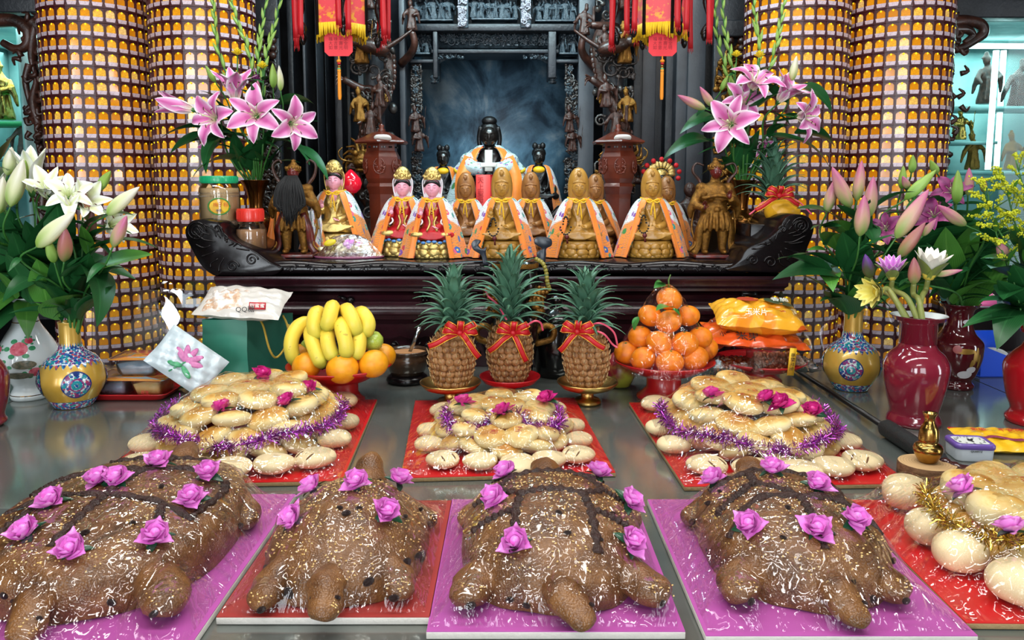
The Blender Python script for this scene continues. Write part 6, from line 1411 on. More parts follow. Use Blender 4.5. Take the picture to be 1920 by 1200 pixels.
M_FILL1 = mat('grey_jelly', 'a9b4be', .3, var=('8a97a2', 30)); M_FILL2 = mat('yellow_cake', 'e0c58a', .6, var=('d9b268', 30))
snack('snack_pack', 'lower snack pack with a grey tub and a yellow tub, on the red tray', 258, 735, Yt-.005, TZ+.008, .205, [(M_FILL1, '純米'), (M_FILL2, '花生')], -.02)
snack('snack_pack', 'upper snack pack with one grey tub, stacked on the lower pack', 268, 690, Yt+.01, TZ+.063, .135, [(M_FILL1, None)], .05)
# ---- snack plate at the right
dish('footed_plate', 'red footed plate under the orange snack bags', 1424, 716, [(40, 716), (40, 711), (34, 706), (28, 700), (28, 696), (50, 691), (72, 682), (84, 674), (84, 672), (80, 675), (66, 684), (40, 688), (0, 689)], M_RED)
sp_ = [o for o in COL.objects if o.get('label') == 'red footed plate under the orange snack bags'][0]; Ys = sp_.location[1]; zs = at(1424, 688, Ys)[2]
M_OB1 = foil('orange_crisp_foil', 'e38a1c', 'eda92a', 'c8541c', 1.6, .42, .60); M_OB2 = foil('red_orange_foil', 'd9521c', 'e0661e', '8a2f1c', 1.4, .5, .66)
t = thing('snack_bag', 'yellow-orange foil snack bag on top of the snack plate', 'bag', (at(1419, 590, Ys-.02)[0], Ys-.02, at(1419, 590, Ys)[2]-.002), (R_(14), R_(3), R_(-4))); mk('bag', pillow(.255, .17, .085, 21, amp=.0045), M_OB1, t)
for dx, dy, R, m in ((-.03, .02, .032, mat('red_print', 'b8452a', .35)), (.062, .02, .045, mat('badge_green', '4a5a3a', .35))):
    P = [[(dx+R*r*math.cos(a), dy+R*.62*r*math.sin(a), 0) for a in np.linspace(0, 2*PI, 20, endpoint=False)] for r in np.linspace(0, 1, 5)]
    P = np.array(P); u, v = P[..., 0]/.1275, P[..., 1]/.085; e = np.clip(1-np.abs(u)**3.2, 0, 1)**.6*np.clip(1-np.abs(v)**2.6, 0, 1)**.6; P[..., 2] = .0425*e+.0065
    mk('badge', grid(P, cv=True), m, t)
tx('香脆', .026, WINK, t, (.062, .012, .0535), (R_(-85), 0, 0)); tx('玉米片', .022, WINK, t, (-.02, -.066, .041), (R_(-38), 0, 0))
t = thing('snack_bag', 'flat red-orange foil snack bag lying under the yellow-orange bag', 'bag', (at(1412, 628, Ys-.02)[0], Ys-.03, at(1415, 626, Ys)[2]), (R_(14), R_(4), R_(3))); mk('bag', pillow(.285, .16, .042, 23, amp=.005), M_OB2, t)
tx('米果', .036, KINK, t, (-.04, -.055, .020), (R_(-60), 0, 0)); tx('小魚', .022, KINK, t, (-.10, -.04, .018), (R_(-70), 0, .2))
t = thing('nut_box', 'clear plastic box of brown peanuts with a yellow label strip', 'box', (at(1442, 682, Ys-.09)[0], Ys-.095, zs+.006), (0, 0, .06))
ww, hh, dd = .125, .082, .070
mk('box_wall', loft_rr([(ww*.9, dd*.9, 0), (ww*.95, dd*.95, .003), (ww, dd, hh*.92), (ww*1.04, dd*1.04, hh*.93), (ww*1.04, dd*1.04, hh), (.01, .01, hh)], .008), M_PLASTIC, t)
for k in range(150):
    put('peanut', bpy.data.objects['peanut'].data if k else MB().add(ell((0, 0, 0), (.0085, .0062, .0062), 8, 6)).mesh('peanut', mat('peanut_skin', '8a4a2a', .45, rand=.35)), t, (rnd.uniform(-ww*.41, ww*.41), -dd*.42+abs(rnd.gauss(0, .014)), rnd.uniform(.008, hh*.74)), (rnd.random()*3, rnd.random()*3, rnd.random()*3))
yl = mk('yellow_strip', box((ww*.40, -dd*.5-.003, hh*.48), (.020, .001, hh*.98), (.0, .08, 0)), mat('yellow_label', 'e9c21c', .5), t); tx('香酥花生', .0135, KINK, yl, (ww*.40, -dd*.5-.0042, hh*.48), (0, PI/2+.08, 0))
t = thing('biscuit_pack', 'clear pack of brown finger biscuits at the left of the snack plate', 'packet', (at(1378, 668, Ys-.05)[0], Ys-.045, zs+.016), (0, 0, -.1))
for k in range(9): mk('biscuit', ell((-.05+k*.0125, -.02+.003*(k % 2), .004+.004*(k % 3)), (.006, .034, .006), 8, 6, (.5, .35, 0)), mat('biscuit', '8a5a3a', .6, rand=.2), t)
mk('wrap', pillow(.135, .09, .044, 31, amp=.004), M_CRINK, t)
t = thing('biscuit_pack', 'clear pointed snack pack sticking out at the right of the snack plate', 'packet', (at(1494, 662, Ys-.02)[0], Ys-.02, zs+.016), (0, .22, .1))
for k in range(8): mk('biscuit', ell((-.035+k*.009, -.018+.003*(k % 2), .002+.004*(k % 3)), (.005, .026, .005), 8, 6, (.5, -.3, 0)), mat('pale_biscuit', 'a88a68', .6, rand=.2), t)
mk('wrap', pillow(.12, .085, .04, 33, amp=.004), M_CRINK, t)
t = thing('snack_bag', 'dull red cellophane bag corner at the left of the snack plate', 'bag', (at(1340, 632, Ys)[0], Ys+.02, at(1340, 632, Ys)[2]), (R_(30), R_(-35), 0)); mk('bag', pillow(.10, .12, .03, 35, amp=.004), foil('brown_red_foil', 'a8452a', '8a3a2a', 'b8552a', 2, .45, .6), t)

# ---------------------------------------------------------------- things at the right of the table
# long black rod with wrapped grip and turned handle
p0, p1, p2, p3, p4 = at(1489, 690, 2.50), on(1655, 798, TZ+.022), on(1765, 868, TZ+.022), on(1800, 882, TZ+.020), on(1868, 902, TZ+.016)
p0 = on(1489, 690, TZ+.012)
t = thing('ritual_rod', 'long black rod with thick black grip and dark red turned handle on the table', 'rod', (0, 0, 0))
mk('rod', tube([p0, p1], .0075, 10), M_BLACK, t); mk('grip', tube([p1, p1+(p2-p1)*.08, p1+(p2-p1)*.95, p2], [.012, .021, .021, .016], 16), mat('black_cloth_grip', '14181a', .6, bump=(200, .3)), t)
hd = spline([p2, p3, p3+(p4-p3)*.5, p4], 24); mk('turned_handle', tube(hd, np.interp(np.linspace(0, 1, 24), [0, .08, .16, .24, .34, .6, .85, .92, 1], [.012, .016, .011, .015, .013, .018, .017, .012, .014]), 14), mat('dark_red_turned_wood', '3c1416', .25, Coat_Weight=.5), t)
# brass gourd on a wood slice
x, Y = base_at(1737, 893); t = thing('wood_slice', 'round slice of wood with bark under the brass gourd', 'wood slice', (x, Y, TZ+.001)); Rw = 52*mpp(Y, TZ)
P = [(Rw*.98, 0), (Rw, .004), (Rw*1.0, .026), (Rw*.97, .029)]; mk('bark', lathe([(0, 0)]+P, 40, 1, .92), mat('bark', '5a3a22', .8, var=('7a5a3a', 30), bump=(70, .6)), t)
def rings():
    q = NT('wood_rings'); w_ = q.n('TexWave', {'wave_type': 'RINGS', 'rings_direction': 'Z'}, Scale=60.0, Distortion=2.0, Vector=q.co()); return q.p(Base_Color=q.mix(q.math('MULTIPLY', w_.outputs[1], .4), S('c8a577'), S('9a774a')), Roughness=.7)
mk('cut_face', lathe([(Rw*.97, .029), (0, .0295)], 40, 1, .92), rings(), t)
t = thing('brass_gourd', 'small brass gourd-shaped bottle standing on the wood slice', 'bottle', (x, Y, TZ+.031)); mk('gourd', lathe([(0, 0)]+[tuple(a) for a in spline(np.array(pxprof(1737, Y, [(14, 873), (17, 870), (26, 852), (24, 842), (17, 836), (18, 830), (16, 812), (10, 800), (9, 792), (12, 784), (13, 781)], at(1737, 873, Y)[2])), 40)]+[(.008, at(1737, 782, Y)[2]-at(1737, 873, Y)[2]), (.006, .06), (0, .06)], 32), M_GOLD, t)
# alarm clock and yellow packet
x, Y = base_at(1834, 868); t = thing('alarm_clock', 'small white table clock with purple rim lying on its back', 'clock', (x, Y+.035, TZ+.001), (0, 0, -.12)); k = mpp(Y, TZ)
W_, D_, H_ = 70*k, .068, 34*k
mk('case', loft_rr([(.01, .01, 0), (W_*.92, D_*.92, 0), (W_*.96, D_*.96, .003), (W_, D_, H_*.72)], .012), mat('white_clock_case', 'c8d0d8', .35), t)
mk('rim', loft_rr([(W_, D_, H_*.68), (W_*1.05, D_*1.05, H_*.74), (W_*1.04, D_*1.05, H_*.92), (W_*.98, D_*.98, H_), (W_*.86, D_*.84, H_*1.0), (W_*.84, D_*.82, H_*.95)], .012), mat('purple_rim', '6a4fa0', .3, Coat_Weight=.3), t)
fc = mk('dial', loft_rr([(W_*.85, D_*.83, H_*.95), (.01, .01, H_*.955)], .012), mat('clock_dial', 'dfe2dc', .4), t)
for n_ in range(12):
    a = PI/2-2*PI*(n_+1)/12; put('numeral', text_mesh(str(n_+1), .011, .0001, KINK), fc, (W_*.36*math.cos(a), D_*.33*math.sin(a), H_*.975), (-PI/2, 0, 0))
mk('hour_hand', box((.004, .003, H_*.985), (.004, .016, .001), (0, 0, -.6)), KINK, t); mk('minute_hand', box((.0, -.002, H_*.99), (.003, .022, .001), (0, 0, .2)), KINK, t); mk('hub', lathe([(0, H_*.96), (.005, H_*.97), (.005, H_), (0, H_)], 12), KINK, t)
tx('QUARTZ', .006, KINK, t, (0, -D_*.5-.0006, H_*.6), nm='case_lettering')
x, Y = base_at(1905, 862); t = thing('snack_packet', 'yellow printed packet with red edges behind the purple-rimmed clock', 'packet', (x+.012, Y+.085, TZ+.016), (R_(6), 0, R_(-6)))
mk('packet', pillow(.17, .125, .028, 44, amp=.002), foil('yellow_packet_foil', 'e8b41c', 'edbd22', 'dca51a', 2, .46, .6, .35), t); mk('red_seal', box((0, .061, 0), (.168, .008, .003)), RINK, t)
mk('printed_ribbon', tube(spline([(-.06, -.03, .0125), (-.02, -.015, .0155), (.02, -.03, .0150), (.06, -.015, .012)], 16), .006, 6, True, .25), mat('plum_print', '8a3050', .4), t)
for q, s_ in enumerate(('金紙', '平安符')): tx(s_, .018, RINK, t, (-.035+.07*q, .022, .0160), (-PI/2, 0, 0))
# blue carton of white granules and printed card at the far right
q = at(1862, 678, 2.42); t = thing('blue_carton', 'open blue carton filled with white granules at the right rear', 'carton', (q[0]+.01, 2.46, TZ+.001), (0, 0, .05)); zt = at(1862, 630, 2.42)[2]-TZ
M_BLUE = mat('blue_board', '1248c8', .45); wd = .115
mk('back_panel', box((0, .05, zt*.5), (wd, .003, zt)), M_BLUE, t); mk('floor_panel', box((0, 0, .002), (wd, .1, .003)), M_BLUE, t)
mk('front_panel', prism([(-wd/2, 0), (wd/2, 0), (wd/2, zt*.42), (-wd/2, zt*.78)], -.05, -.047), M_BLUE, t, smooth=False)
for s in (-1, 1): mk('end_panel', box((s*wd/2, 0, zt*(.6-.18*s)/1.0*.65), (.003, .1, zt*(.78-.36*(s > 0)))), M_BLUE, t)
mk('granules', ell((.012, 0, zt*.40), (wd*.44, .045, zt*.24), 20, 10), mat('white_granules', 'd8dcdc', .8, bump=(220, 1.0)), t)
q = at(1867, 567, 2.8); t = thing('rear_shelf', 'black box under the pink printed card at the right rear', 'box', (q[0]+.12, 3.0, 0)); mk('box', box((0, 0, at(1867, 582, 2.8)[2]/2), (.40, .3, at(1867, 582, 2.8)[2])), M_DARK, t, bevel=.006)
t = thing('printed_card', 'white and pink printed card leaning at the right rear', 'card', (q[0], 2.875, at(1867, 582, 2.8)[2]+.002), (R_(-14), 0, 0)); zz = .052
mk('card', box((0, 0, zz*.5), (.105, .002, zz)), mat('card_white', 'e8dcd6', .5), t); mk('pink_half', box((0, -.0015, zz*.22), (.104, .001, zz*.42)), mat('card_pink', 'd9639a', .5), t); tx('光明燈', .014, RINK, t, (-.02, -.003, zz*.72)); tx('點燈祈福', .009, KINK, t, (-.015, -.003, zz*.46))
mk('flower_print', [ell((.034+.008*math.cos(a), -.0022, zz*.7+.008*math.sin(a)), (.006, .0008, .004), 8, 4, (0, -a, 0)) for a in np.linspace(0, 2*PI, 6)[:-1]], MATS['card_pink'], t)
# ---------------------------------------------------------------- boards with bun turtles and rice turtles
def board(label, cx, cy, w_, l, rot, m, th=.008, edge=None):
    t = thing('cake_board', label, 'board', (cx, cy, TZ+.001), (0, 0, rot))
    mk('board', box((0, 0, th/2), (w_, l, th)), edge or mat('cardboard_edge', '9a8058', .8, bump=(120, .4)), t, bevel=.001); mk('paper_cover', box((0, 0, th+.0006), (w_-.001, l-.001, .0012)), m, t, smooth=False)
    return t
M_BRED = mat('red_board_paper', 'c8161e', .35, var=('b81218', 4)); M_BPINK = mat('pink_board_paper', 'b858a8', .35, var=('ad4d9c', 3)); M_BDULL = mat('dull_red_board', 'a53a35', .35, var=('962f2c', 4))
def film(name, sc1, sc2, strength, ior=1.2, base=.0):
    """thin cling film: nearly invisible, with sharp stretch creases that catch the lamps and the daylight"""
    t = NT(name); v = t.co()
    def crease(scale, st, rot, pw):
        n = t.n('TexNoise', None, Scale=scale, Detail=2.0, Roughness=.5, Distortion=.25, Vector=t.map(v, st, rot=(0, 0, rot))).outputs[0]
        return t.math('POWER', t.math('SUBTRACT', 1.0, t.math('ABSOLUTE', t.math('MULTIPLY_ADD', n, 4.0)) if False else t.math('MINIMUM', t.math('ABSOLUTE', t.math('MULTIPLY', t.math('SUBTRACT', n, .5), 5.0)), 1.0)), pw)
    h = t.math('ADD', t.math('ADD', crease(sc1, (1, .13, .5), .5, 5.0), crease(sc1*.8, (.14, 1, .5), -.4, 5.0)), t.math('MULTIPLY', crease(sc2, (1, .5, .7), .2, 3.0), .5))
    bp = t.bump(h, strength, .006); fr = t.n('Fresnel', None, IOR=ior); g = t.n('BsdfGlossy', None, Color=(1, 1, 1, 1), Roughness=.09, Normal=bp); tp = t.n('BsdfTransparent', None, Color=(.985, .985, .985, 1))
    f = t.math('MINIMUM', t.math('ADD', fr.outputs[0], t.math('MULTIPLY_ADD', h, .05)), .30); t.t.nodes
    f = t.math('MINIMUM', t.math('ADD', fr.outputs[0], t.math('ADD', t.math('MULTIPLY', h, .045), base)), .30)
    mx = t.n('MixShader', None, _0=f, _1=tp, _2=g); t.t.links.new(mx.outputs[0], t.o.inputs[0]); return t.m
M_FILM = film('cling_film', 13, 40, .55, 1.16, .004); M_FILM2 = film('cling_film_taut', 16, 46, .55, 1.16, .004)
cm = at(1246, 690, Ym-.01)
film_over('cling_film', 'clear cling film gathered over the mandarin pyramid', tuple(cm), [(.142, .0), (.135, .03), (.118, .075), (.098, .115), (.072, .155), (.052, .195), (.030, .222), (.010, .236)], 60, .0025, M_FILM)
class Frame:
    """board-local to world placing"""
    def __init__(s, cx, cy, rot, z): s.o = np.array((cx, cy, z)); s.rot = rot; s.R = rotm((0, 0, rot))
    def w(s, x, y, z=0): return s.o+s.R @ np.array((x, y, z))
def drape(name, label, fr, hw, hl, bumps, m, res=.0055, it=340, lift=.0025, seed=0, amp=.0016, pull=1.0):
    """film stretched over bumps (a heightfield obstacle problem): pinned on the board, taut over what stands on it"""
    xs = np.arange(-hw, hw+1e-6, res); ys = np.arange(-hl, hl+1e-6, res); X, Y = np.meshgrid(xs, ys, indexing='ij'); ob = np.full(X.shape, .0008)
    for f in bumps: ob = np.maximum(ob, f(X, Y))
    H = ob.copy()
    for k in range(it):
        A = H.copy(); A[1:-1, 1:-1] = (H[2:, 1:-1]+H[:-2, 1:-1]+H[1:-1, 2:]+H[1:-1, :-2])/4; H = np.maximum(ob, A); H[0] = H[-1] = .0008; H[:, 0] = H[:, -1] = .0008
    r = np.random.default_rng(seed); wr = np.zeros_like(H)
    for k in range(7):
        a = r.uniform(0, PI); f = r.uniform(60, 190); wr += np.sin((X*math.cos(a)+Y*math.sin(a))*f+3*np.sin((X*math.sin(a)-Y*math.cos(a))*f*.22+r.uniform(0, 6))+r.uniform(0, 6))
    rad = np.arctan2(Y, X+1e-9); wr += 2.0*np.sin(rad*34+6*np.sin(rad*5)+8*H/.1)
    H = H+lift+amp*wr/3*(.35+.65*np.clip((H-.002)/.02, 0, 1)); H = np.maximum(H, .0010)
    o = mk(name, grid(np.stack([X, Y, H], -1)), m, None, loc=tuple(fr.o), rot=(0, 0, fr.rot)); tag(o, label, 'film'); return H
def ebump(x, y, z, rx, ry, rz, a=0):
    ca, sa = math.cos(a), math.sin(a)
    def f(X, Y):
        u = ((X-x)*ca+(Y-y)*sa)/rx; v = (-(X-x)*sa+(Y-y)*ca)/ry; d = 1-u*u-v*v
        return np.where(d > 0, z+rz*np.sqrt(np.maximum(d, 0)), 0)
    return f
# plastic roses resting on the film
def petal_vf(L, W, cup, n=8, m=6, pt=.3):
    P = []
    for i in range(n+1):
        u = i/n; row = []; w_ = W*math.sin(PI*min(1, (u**.8)*.86+.10))**.7
        for j in range(m+1):
            v = j/m*2-1; row.append((v*w_, L*u*(1-.12*abs(v)**2+pt*.2*(1-abs(v))*u), cup*(L*.5*u*u+.5*w_*v*v)+L*.05*math.sin(u*4)))
        P.append(row)
    P = np.array(P); a = grid(P); k = len(a[0]); b = P-np.array((0, 0, .0006)); v, f, uv = grid(b)
    return np.vstack([a[0], v]), a[1]+[[q+k for q in g[::-1]] for g in f], np.vstack([a[2], uv])
M_ROSE = [mat('orchid_plastic', 'e67ad6', .3, var=('ee9ae0', 30), Coat_Weight=.4, Subsurface_Weight=0.0), mat('magenta_plastic', 'd8348f', .3, var=('c22a7c', 30), Coat_Weight=.4)]
M_RLEAF = mat('dark_plastic_leaf', '0d4428', .35, Coat_Weight=.3)
ROSE = {}
def rose(label, c, s, k=0, rot=(0, 0, 0), group='plastic roses on the turtle cakes', seed=0):
    r = random.Random(seed)
    if k not in ROSE: ROSE[k] = (MB().add(petal_vf(.031, .0135, .45)).mesh('outer_petal', M_ROSE[k]), MB().add(petal_vf(.020, .0135, 1.5)).mesh('inner_petal', M_ROSE[k]), MB().add(ell((0, 0, .010), (.0085, .0085, .012), 12, 8)).mesh('bud', M_ROSE[k]), MB().add(leaf_vf(.030, .0075, .5)).mesh('leaf', M_RLEAF))
    a, b, c_, l = ROSE[k]; t = thing('plastic_rose', label, 'flower', c, rot, group, s); ph = r.random()*6
    put('bud', c_, t)
    for i in range(4): put('inner_petal', b, t, (.002*math.cos(ph+i*PI/2), .002*math.sin(ph+i*PI/2), .003), (.35+.05*(i % 2), 0, ph+i*PI/2), 1.0+.06*(i % 2))
    for i in range(4): put('inner_petal', b, t, (.004*math.cos(ph+.8+i*PI/2), .004*math.sin(ph+.8+i*PI/2), .001), (.05, 0, ph+.8+i*PI/2), 1.12)
    for i in range(3): put('outer_petal', a, t, (0, 0, .001), (r.uniform(-.05, .45), r.uniform(-.2, .2), ph+.4+i*(1.6+.5*(seed % 2))+r.uniform(-.2, .2)), r.uniform(.9, 1.15))
    for i in range(3): put('leaf', l, t, (0, 0, .002), (.05, r.uniform(-.4, .4), ph+1.3+i*2.1), r.uniform(.9, 1.2))
    return t
# ---- buns
def bunmat():
    t = NT('baked_bun'); v = t.co(); z = t.n('SeparateXYZ', None, Vector=v).outputs[2]; r = t.n('ObjectInfo').outputs['Random']
    n = t.noise(1.6, 4, .6, v).outputs[0]; f = t.math('ADD', t.math('MULTIPLY', z, .80), t.math('ADD', t.math('MULTIPLY', n, 1.0), t.math('MULTIPLY_ADD' if False else 'MULTIPLY', r, .28)))
    c = t.ramp(t.math('MULTIPLY', f, .66), [(.42, S('dccb9c')), (.68, S('dcc384')), (.84, S('d0a455')), (1.0, S('b87c2c'))])
    return t.p(Base_Color=c, Roughness=.45, Specular_IOR_Level=.4, Normal=t.bump(t.noise(14, 3, .6, v).outputs[0], .15, .03), Subsurface_Weight=0.0)
M_BUN = bunmat(); M_DOUGH = mat('pale_dough', 'e8d6ae', .5, var=('dfc794', 30), bump=(60, .1), rand=.05); M_STAMP = mat('red_stamp', 'b8352a', .6); M_SLIT = mat('bun_slit', '6e4a2a', .8)
def bun_mesh(seed):
    r = random.Random(seed); v, f, uv = ell((0, 0, 0), (1, 1, 1), 22, 14, None, .86); a, b, c = (r.uniform(0, 6) for _ in range(3)); th = np.arctan2(v[:, 1], v[:, 0])
    k = 1+.035*np.sin(2*th+a)+.03*np.sin(3*th+b); v[:, 0] *= k; v[:, 1] *= k; v[:, 2] *= 1-.05*np.cos(2*th+c); return MB().add((v, f, uv)).mesh('bun', M_BUN)
BUNS = [bun_mesh(s) for s in range(4)]
def stamp_mesh():
    b = MB(); a = np.linspace(0, 2*PI, 24); b.add(tube(np.stack([.24*np.cos(a), .24*np.sin(a), 0*a], 1), .022, 4)); me = text_mesh('壽', .34, .006); v = np.array([p.co[:] for p in me.vertices]); v = np.stack([v[:, 0], v[:, 2], v[:, 1]], 1); b.add((v, [list(p.vertices)[::-1] for p in me.polygons], np.zeros((len(v), 2)))); return b.mesh('red_stamp', M_STAMP)
STAMP = stamp_mesh()
def slits():
    b = MB()
    for dx in (-.36, 0, .36): b.add(ell((dx, -.60, .70), (.055, .34, .10), 8, 6, (.75, 0, 0)))
    return b.mesh('dough_slit', M_SLIT)
SLITS = slits(); FOOT = None
def oval_mesh():
    v, f, uv = ell((0, 0, 0), (1, 1, 1), 24, 16, None, .92); v[:, 0] *= 1-.18*np.clip(-v[:, 1], 0, 1)*0+.10*np.sin(v[:, 1]*2.2); return MB().add((v, f, uv)).mesh('dough', M_DOUGH)
OVAL = oval_mesh(); ORDS = 'first second third fourth fifth sixth seventh eighth ninth tenth eleventh twelfth thirteenth'.split()
ORD = ['lowest', 'second', 'third', 'fourth', 'top']
def bun(label, c, s, rot, group, r, stamp, kind=0):
    if kind: # pale dough flipper or head
        t = thing('dough_piece', label, 'bun', c, rot, group, s); put('dough', OVAL, t)
        if kind == 2: put('dough_slit', SLITS, t)
        return t
    t = thing('turtle_bun', label, 'bun', c, rot, group, s); put('bun', BUNS[r.randrange(4)], t)
    if stamp: put('red_stamp', STAMP, t, (r.uniform(-.12, .12), r.uniform(-.2, .05), .995), (0, 0, r.uniform(-.6, .6)))
    return t
def pile(nm, fr, cx, cy, W, L, H, R, layers, seed, feet, skirt=True):
    """a dome of buns: rings of buns in rising courses; feet are pale dough pieces round the base"""
    r = random.Random(seed); bumps = []; g = 'buns of the '+nm+' bun turtle'; hz = H/(layers+.25); rz = hz*.66
    def add(x, y, z, sx, sy, sz, rot, lb, stamp, kind=0):
        p = fr.w(x, y, z); bun(lb, p, (sx, sy, sz), (rot[0], rot[1], rot[2]+fr.rot), g, r, stamp, kind); bumps.append(ebump(x, y, z, sx*1.02, sy*1.02, sz*1.04, rot[2]))
    k0 = 1 if feet else 0
    if feet:
        for i, (fx, fy, a, kind, sx, sy) in enumerate(feet):
            add(cx+fx, cy+fy, rz*.95, sx, sy, rz*.95, (0, 0, a), 'pale dough %s of the %s bun turtle, %s' % ('paw with slits' if kind == 2 else 'piece', nm, ('at the front left corner', 'at the front, left of middle', 'at the front middle', 'at the front, right of middle', 'at the front right corner', 'on the left side toward the front', 'on the left side', 'on the right side toward the front', 'on the right side', 'at the back left', 'at the back right', 'at the back left side', 'at the back right side')[i % 13]), False, kind)
    for k in range(layers):
        f = (1-((k+.25)/(layers+.45))**1.8)**.62 if k else .97; a_, b_ = W/2*f-R*.75, L/2*f-R*.75; z = rz+k*hz+.004
        if k == layers-1 and a_ < R*1.3:
            pts = [(-R*.85, -R*.5), (R*.85, -R*.45), (-R*.8, R*.9), (R*.8, R*.95)]
        else:
            per = PI*(3*(a_+b_)-math.sqrt((3*a_+b_)*(a_+3*b_))); n = max(5, int(per/(R*1.86))); pts = []
            for i in range(n):
                q = -PI/2+2*PI*(i+.5*(k % 2))/n; pts.append((a_*math.cos(q)+r.uniform(-.003, .003), b_*math.sin(q)+r.uniform(-.003, .003)))
            if k == layers-1:
                m = max(3, int(n*.45)); pts += [((a_-R*1.7)*math.cos(2*PI*i/m+.5), (b_-R*1.7)*math.sin(2*PI*i/m+.5)) for i in range(m)]
                if a_ > R*3: pts.append((0, 0))
        pts.sort(key=lambda p: (p[1] > 0, p[0])); 
        fl_ = [p for p in pts if p[1] <= 0]
        for i, (x, y) in enumerate(pts):
            front = y <= 0; idx = i if front else i-len(fl_); tot = len(fl_) if front else len(pts)-len(fl_)
            lb = '%s bun from the left, %s side, %s course, %s pile' % (ORDS[idx], 'near' if front else 'far', ORD[min(k, 3)] if k < layers-1 else 'top', nm)
            tilt = .42*(1-k/(layers+1))+r.uniform(-.12, .12); d = math.hypot(x/a_, y/b_) if a_ > 0 else 1
            ax_ = (tilt*(-y/b_)*-1 if d > .6 else 0, tilt*(x/a_) if d > .6 else 0)
            s_ = R*r.uniform(.93, 1.07); add(cx+x, cy+y, z+r.uniform(-.005, .005), s_*1.02, s_, rz*r.uniform(.90, 1.08), (-ax_[0]*-1 if False else tilt*y/b_*-1*(1 if d > .6 else 0), tilt*x/a_*(1 if d > .6 else 0), r.random()*6), lb, r.random() < (.5 if k >= layers-2 else .12))
    return bumps
def tinsel(label, pts, m, R=.016, dens=26, seed=1):
    r = np.random.default_rng(seed); p = spline(np.array(pts), 140); L = np.sum(np.linalg.norm(np.diff(p, axis=0), axis=1)); n = int(L*dens*110); i = r.integers(0, 139, n); t = r.random(n)[:, None]
    c = p[i]*(1-t)+p[i+1]*t; d = r.normal(size=(n, 3)); d /= np.linalg.norm(d, axis=1)[:, None]; s = np.cross(d, r.normal(size=(n, 3))); s /= np.linalg.norm(s, axis=1)[:, None]; l = R*r.uniform(.55, 1.15, n)[:, None]; w_ = .0013
    v = np.stack([c-s*w_*.4, c+s*w_*.4, c+d*l+s*w_*.6, c+d*l-s*w_*.6], 1).reshape(-1, 3); f = np.arange(4*n).reshape(n, 4)
    t = thing('tinsel_garland', label, 'garland', (0, 0, 0)); mk('core_wire', tube(p, .002, 6), m, t)
    o = MB().add((v, f.tolist())).build('tinsel_strands', m, t, smooth=False); o['kind'] = 'stuff'; return t
M_TPUR = mat('purple_tinsel', 'a425b0', .22, .85, rand=.0); M_TGOLD = mat('gold_tinsel', 'c99a24', .22, .9)
def tinsel_mat(m, c1, c2):
    t = m.node_tree; b = t.nodes['Principled BSDF']; g = t.nodes.new('ShaderNodeNewGeometry'); r = t.nodes.new('ShaderNodeValToRGB'); r.color_ramp.elements[0].color = S(c1); r.color_ramp.elements[1].color = S(c2); t.links.new(g.outputs['Random Per Island'], r.inputs[0]); t.links.new(r.outputs[0], b.inputs['Base Color'])
tinsel_mat(M_TPUR, '6a1478', 'd060d8'); tinsel_mat(M_TGOLD, '8a6a10', 'f0d060')
BT = .0085
PILES = (('left', -.605, 1.81, .50, .60, R_(3.0), (-.005, .0), .41, .46, .124, .0425, 4, 11), ('middle', -.026, 1.84, .44, .575, R_(4), (.0, -.045), .335, .37, .080, .0365, 3, 12), ('right', .555, 1.80, .455, .60, R_(2), (-.008, .0), .385, .46, .116, .0425, 4, 13), ('gold tinsel', .845, 1.215, .455, .42, R_(-1), (.02, .01), .355, .33, .105, .044, 2, 14))
FE = lambda W, L, R: [(-W*.40, -L*.50, .5, 2, R*.95, R*1.0), (-W*.17, -L*.545, .15, 0+1, R*1.0, R*.9), (W*.06, -L*.60, 0, 1, R*1.0, R*1.3), (W*.26, -L*.54, -.2, 1, R*1.0, R*.9), (W*.45, -L*.47, -.6, 2, R*.95, R*1.05), (-W*.50, -L*.22, 1.2, 1, R*.8, R*.9), (-W*.50, L*.05, 1.5, 1, R*.75, R*.9), (W*.50, -L*.2, -1.2, 1, R*.8, R*.9), (W*.50, L*.08, -1.5, 1, R*.75, R*.9), (-W*.42, L*.5, -.7, 1, R*.9, R*1.1), (W*.42, L*.5, .7, 1, R*.9, R*1.1)]
ROSES2 = {'left': [(355, 727), (418, 770), (540, 757), (578, 733), (490, 706)], 'middle': [(868, 760), (945, 776), (1027, 752)], 'right': [(1335, 746), (1440, 752), (1466, 760), (1522, 775)], 'gold tinsel': [(1900, 1000), (1808, 921)]}
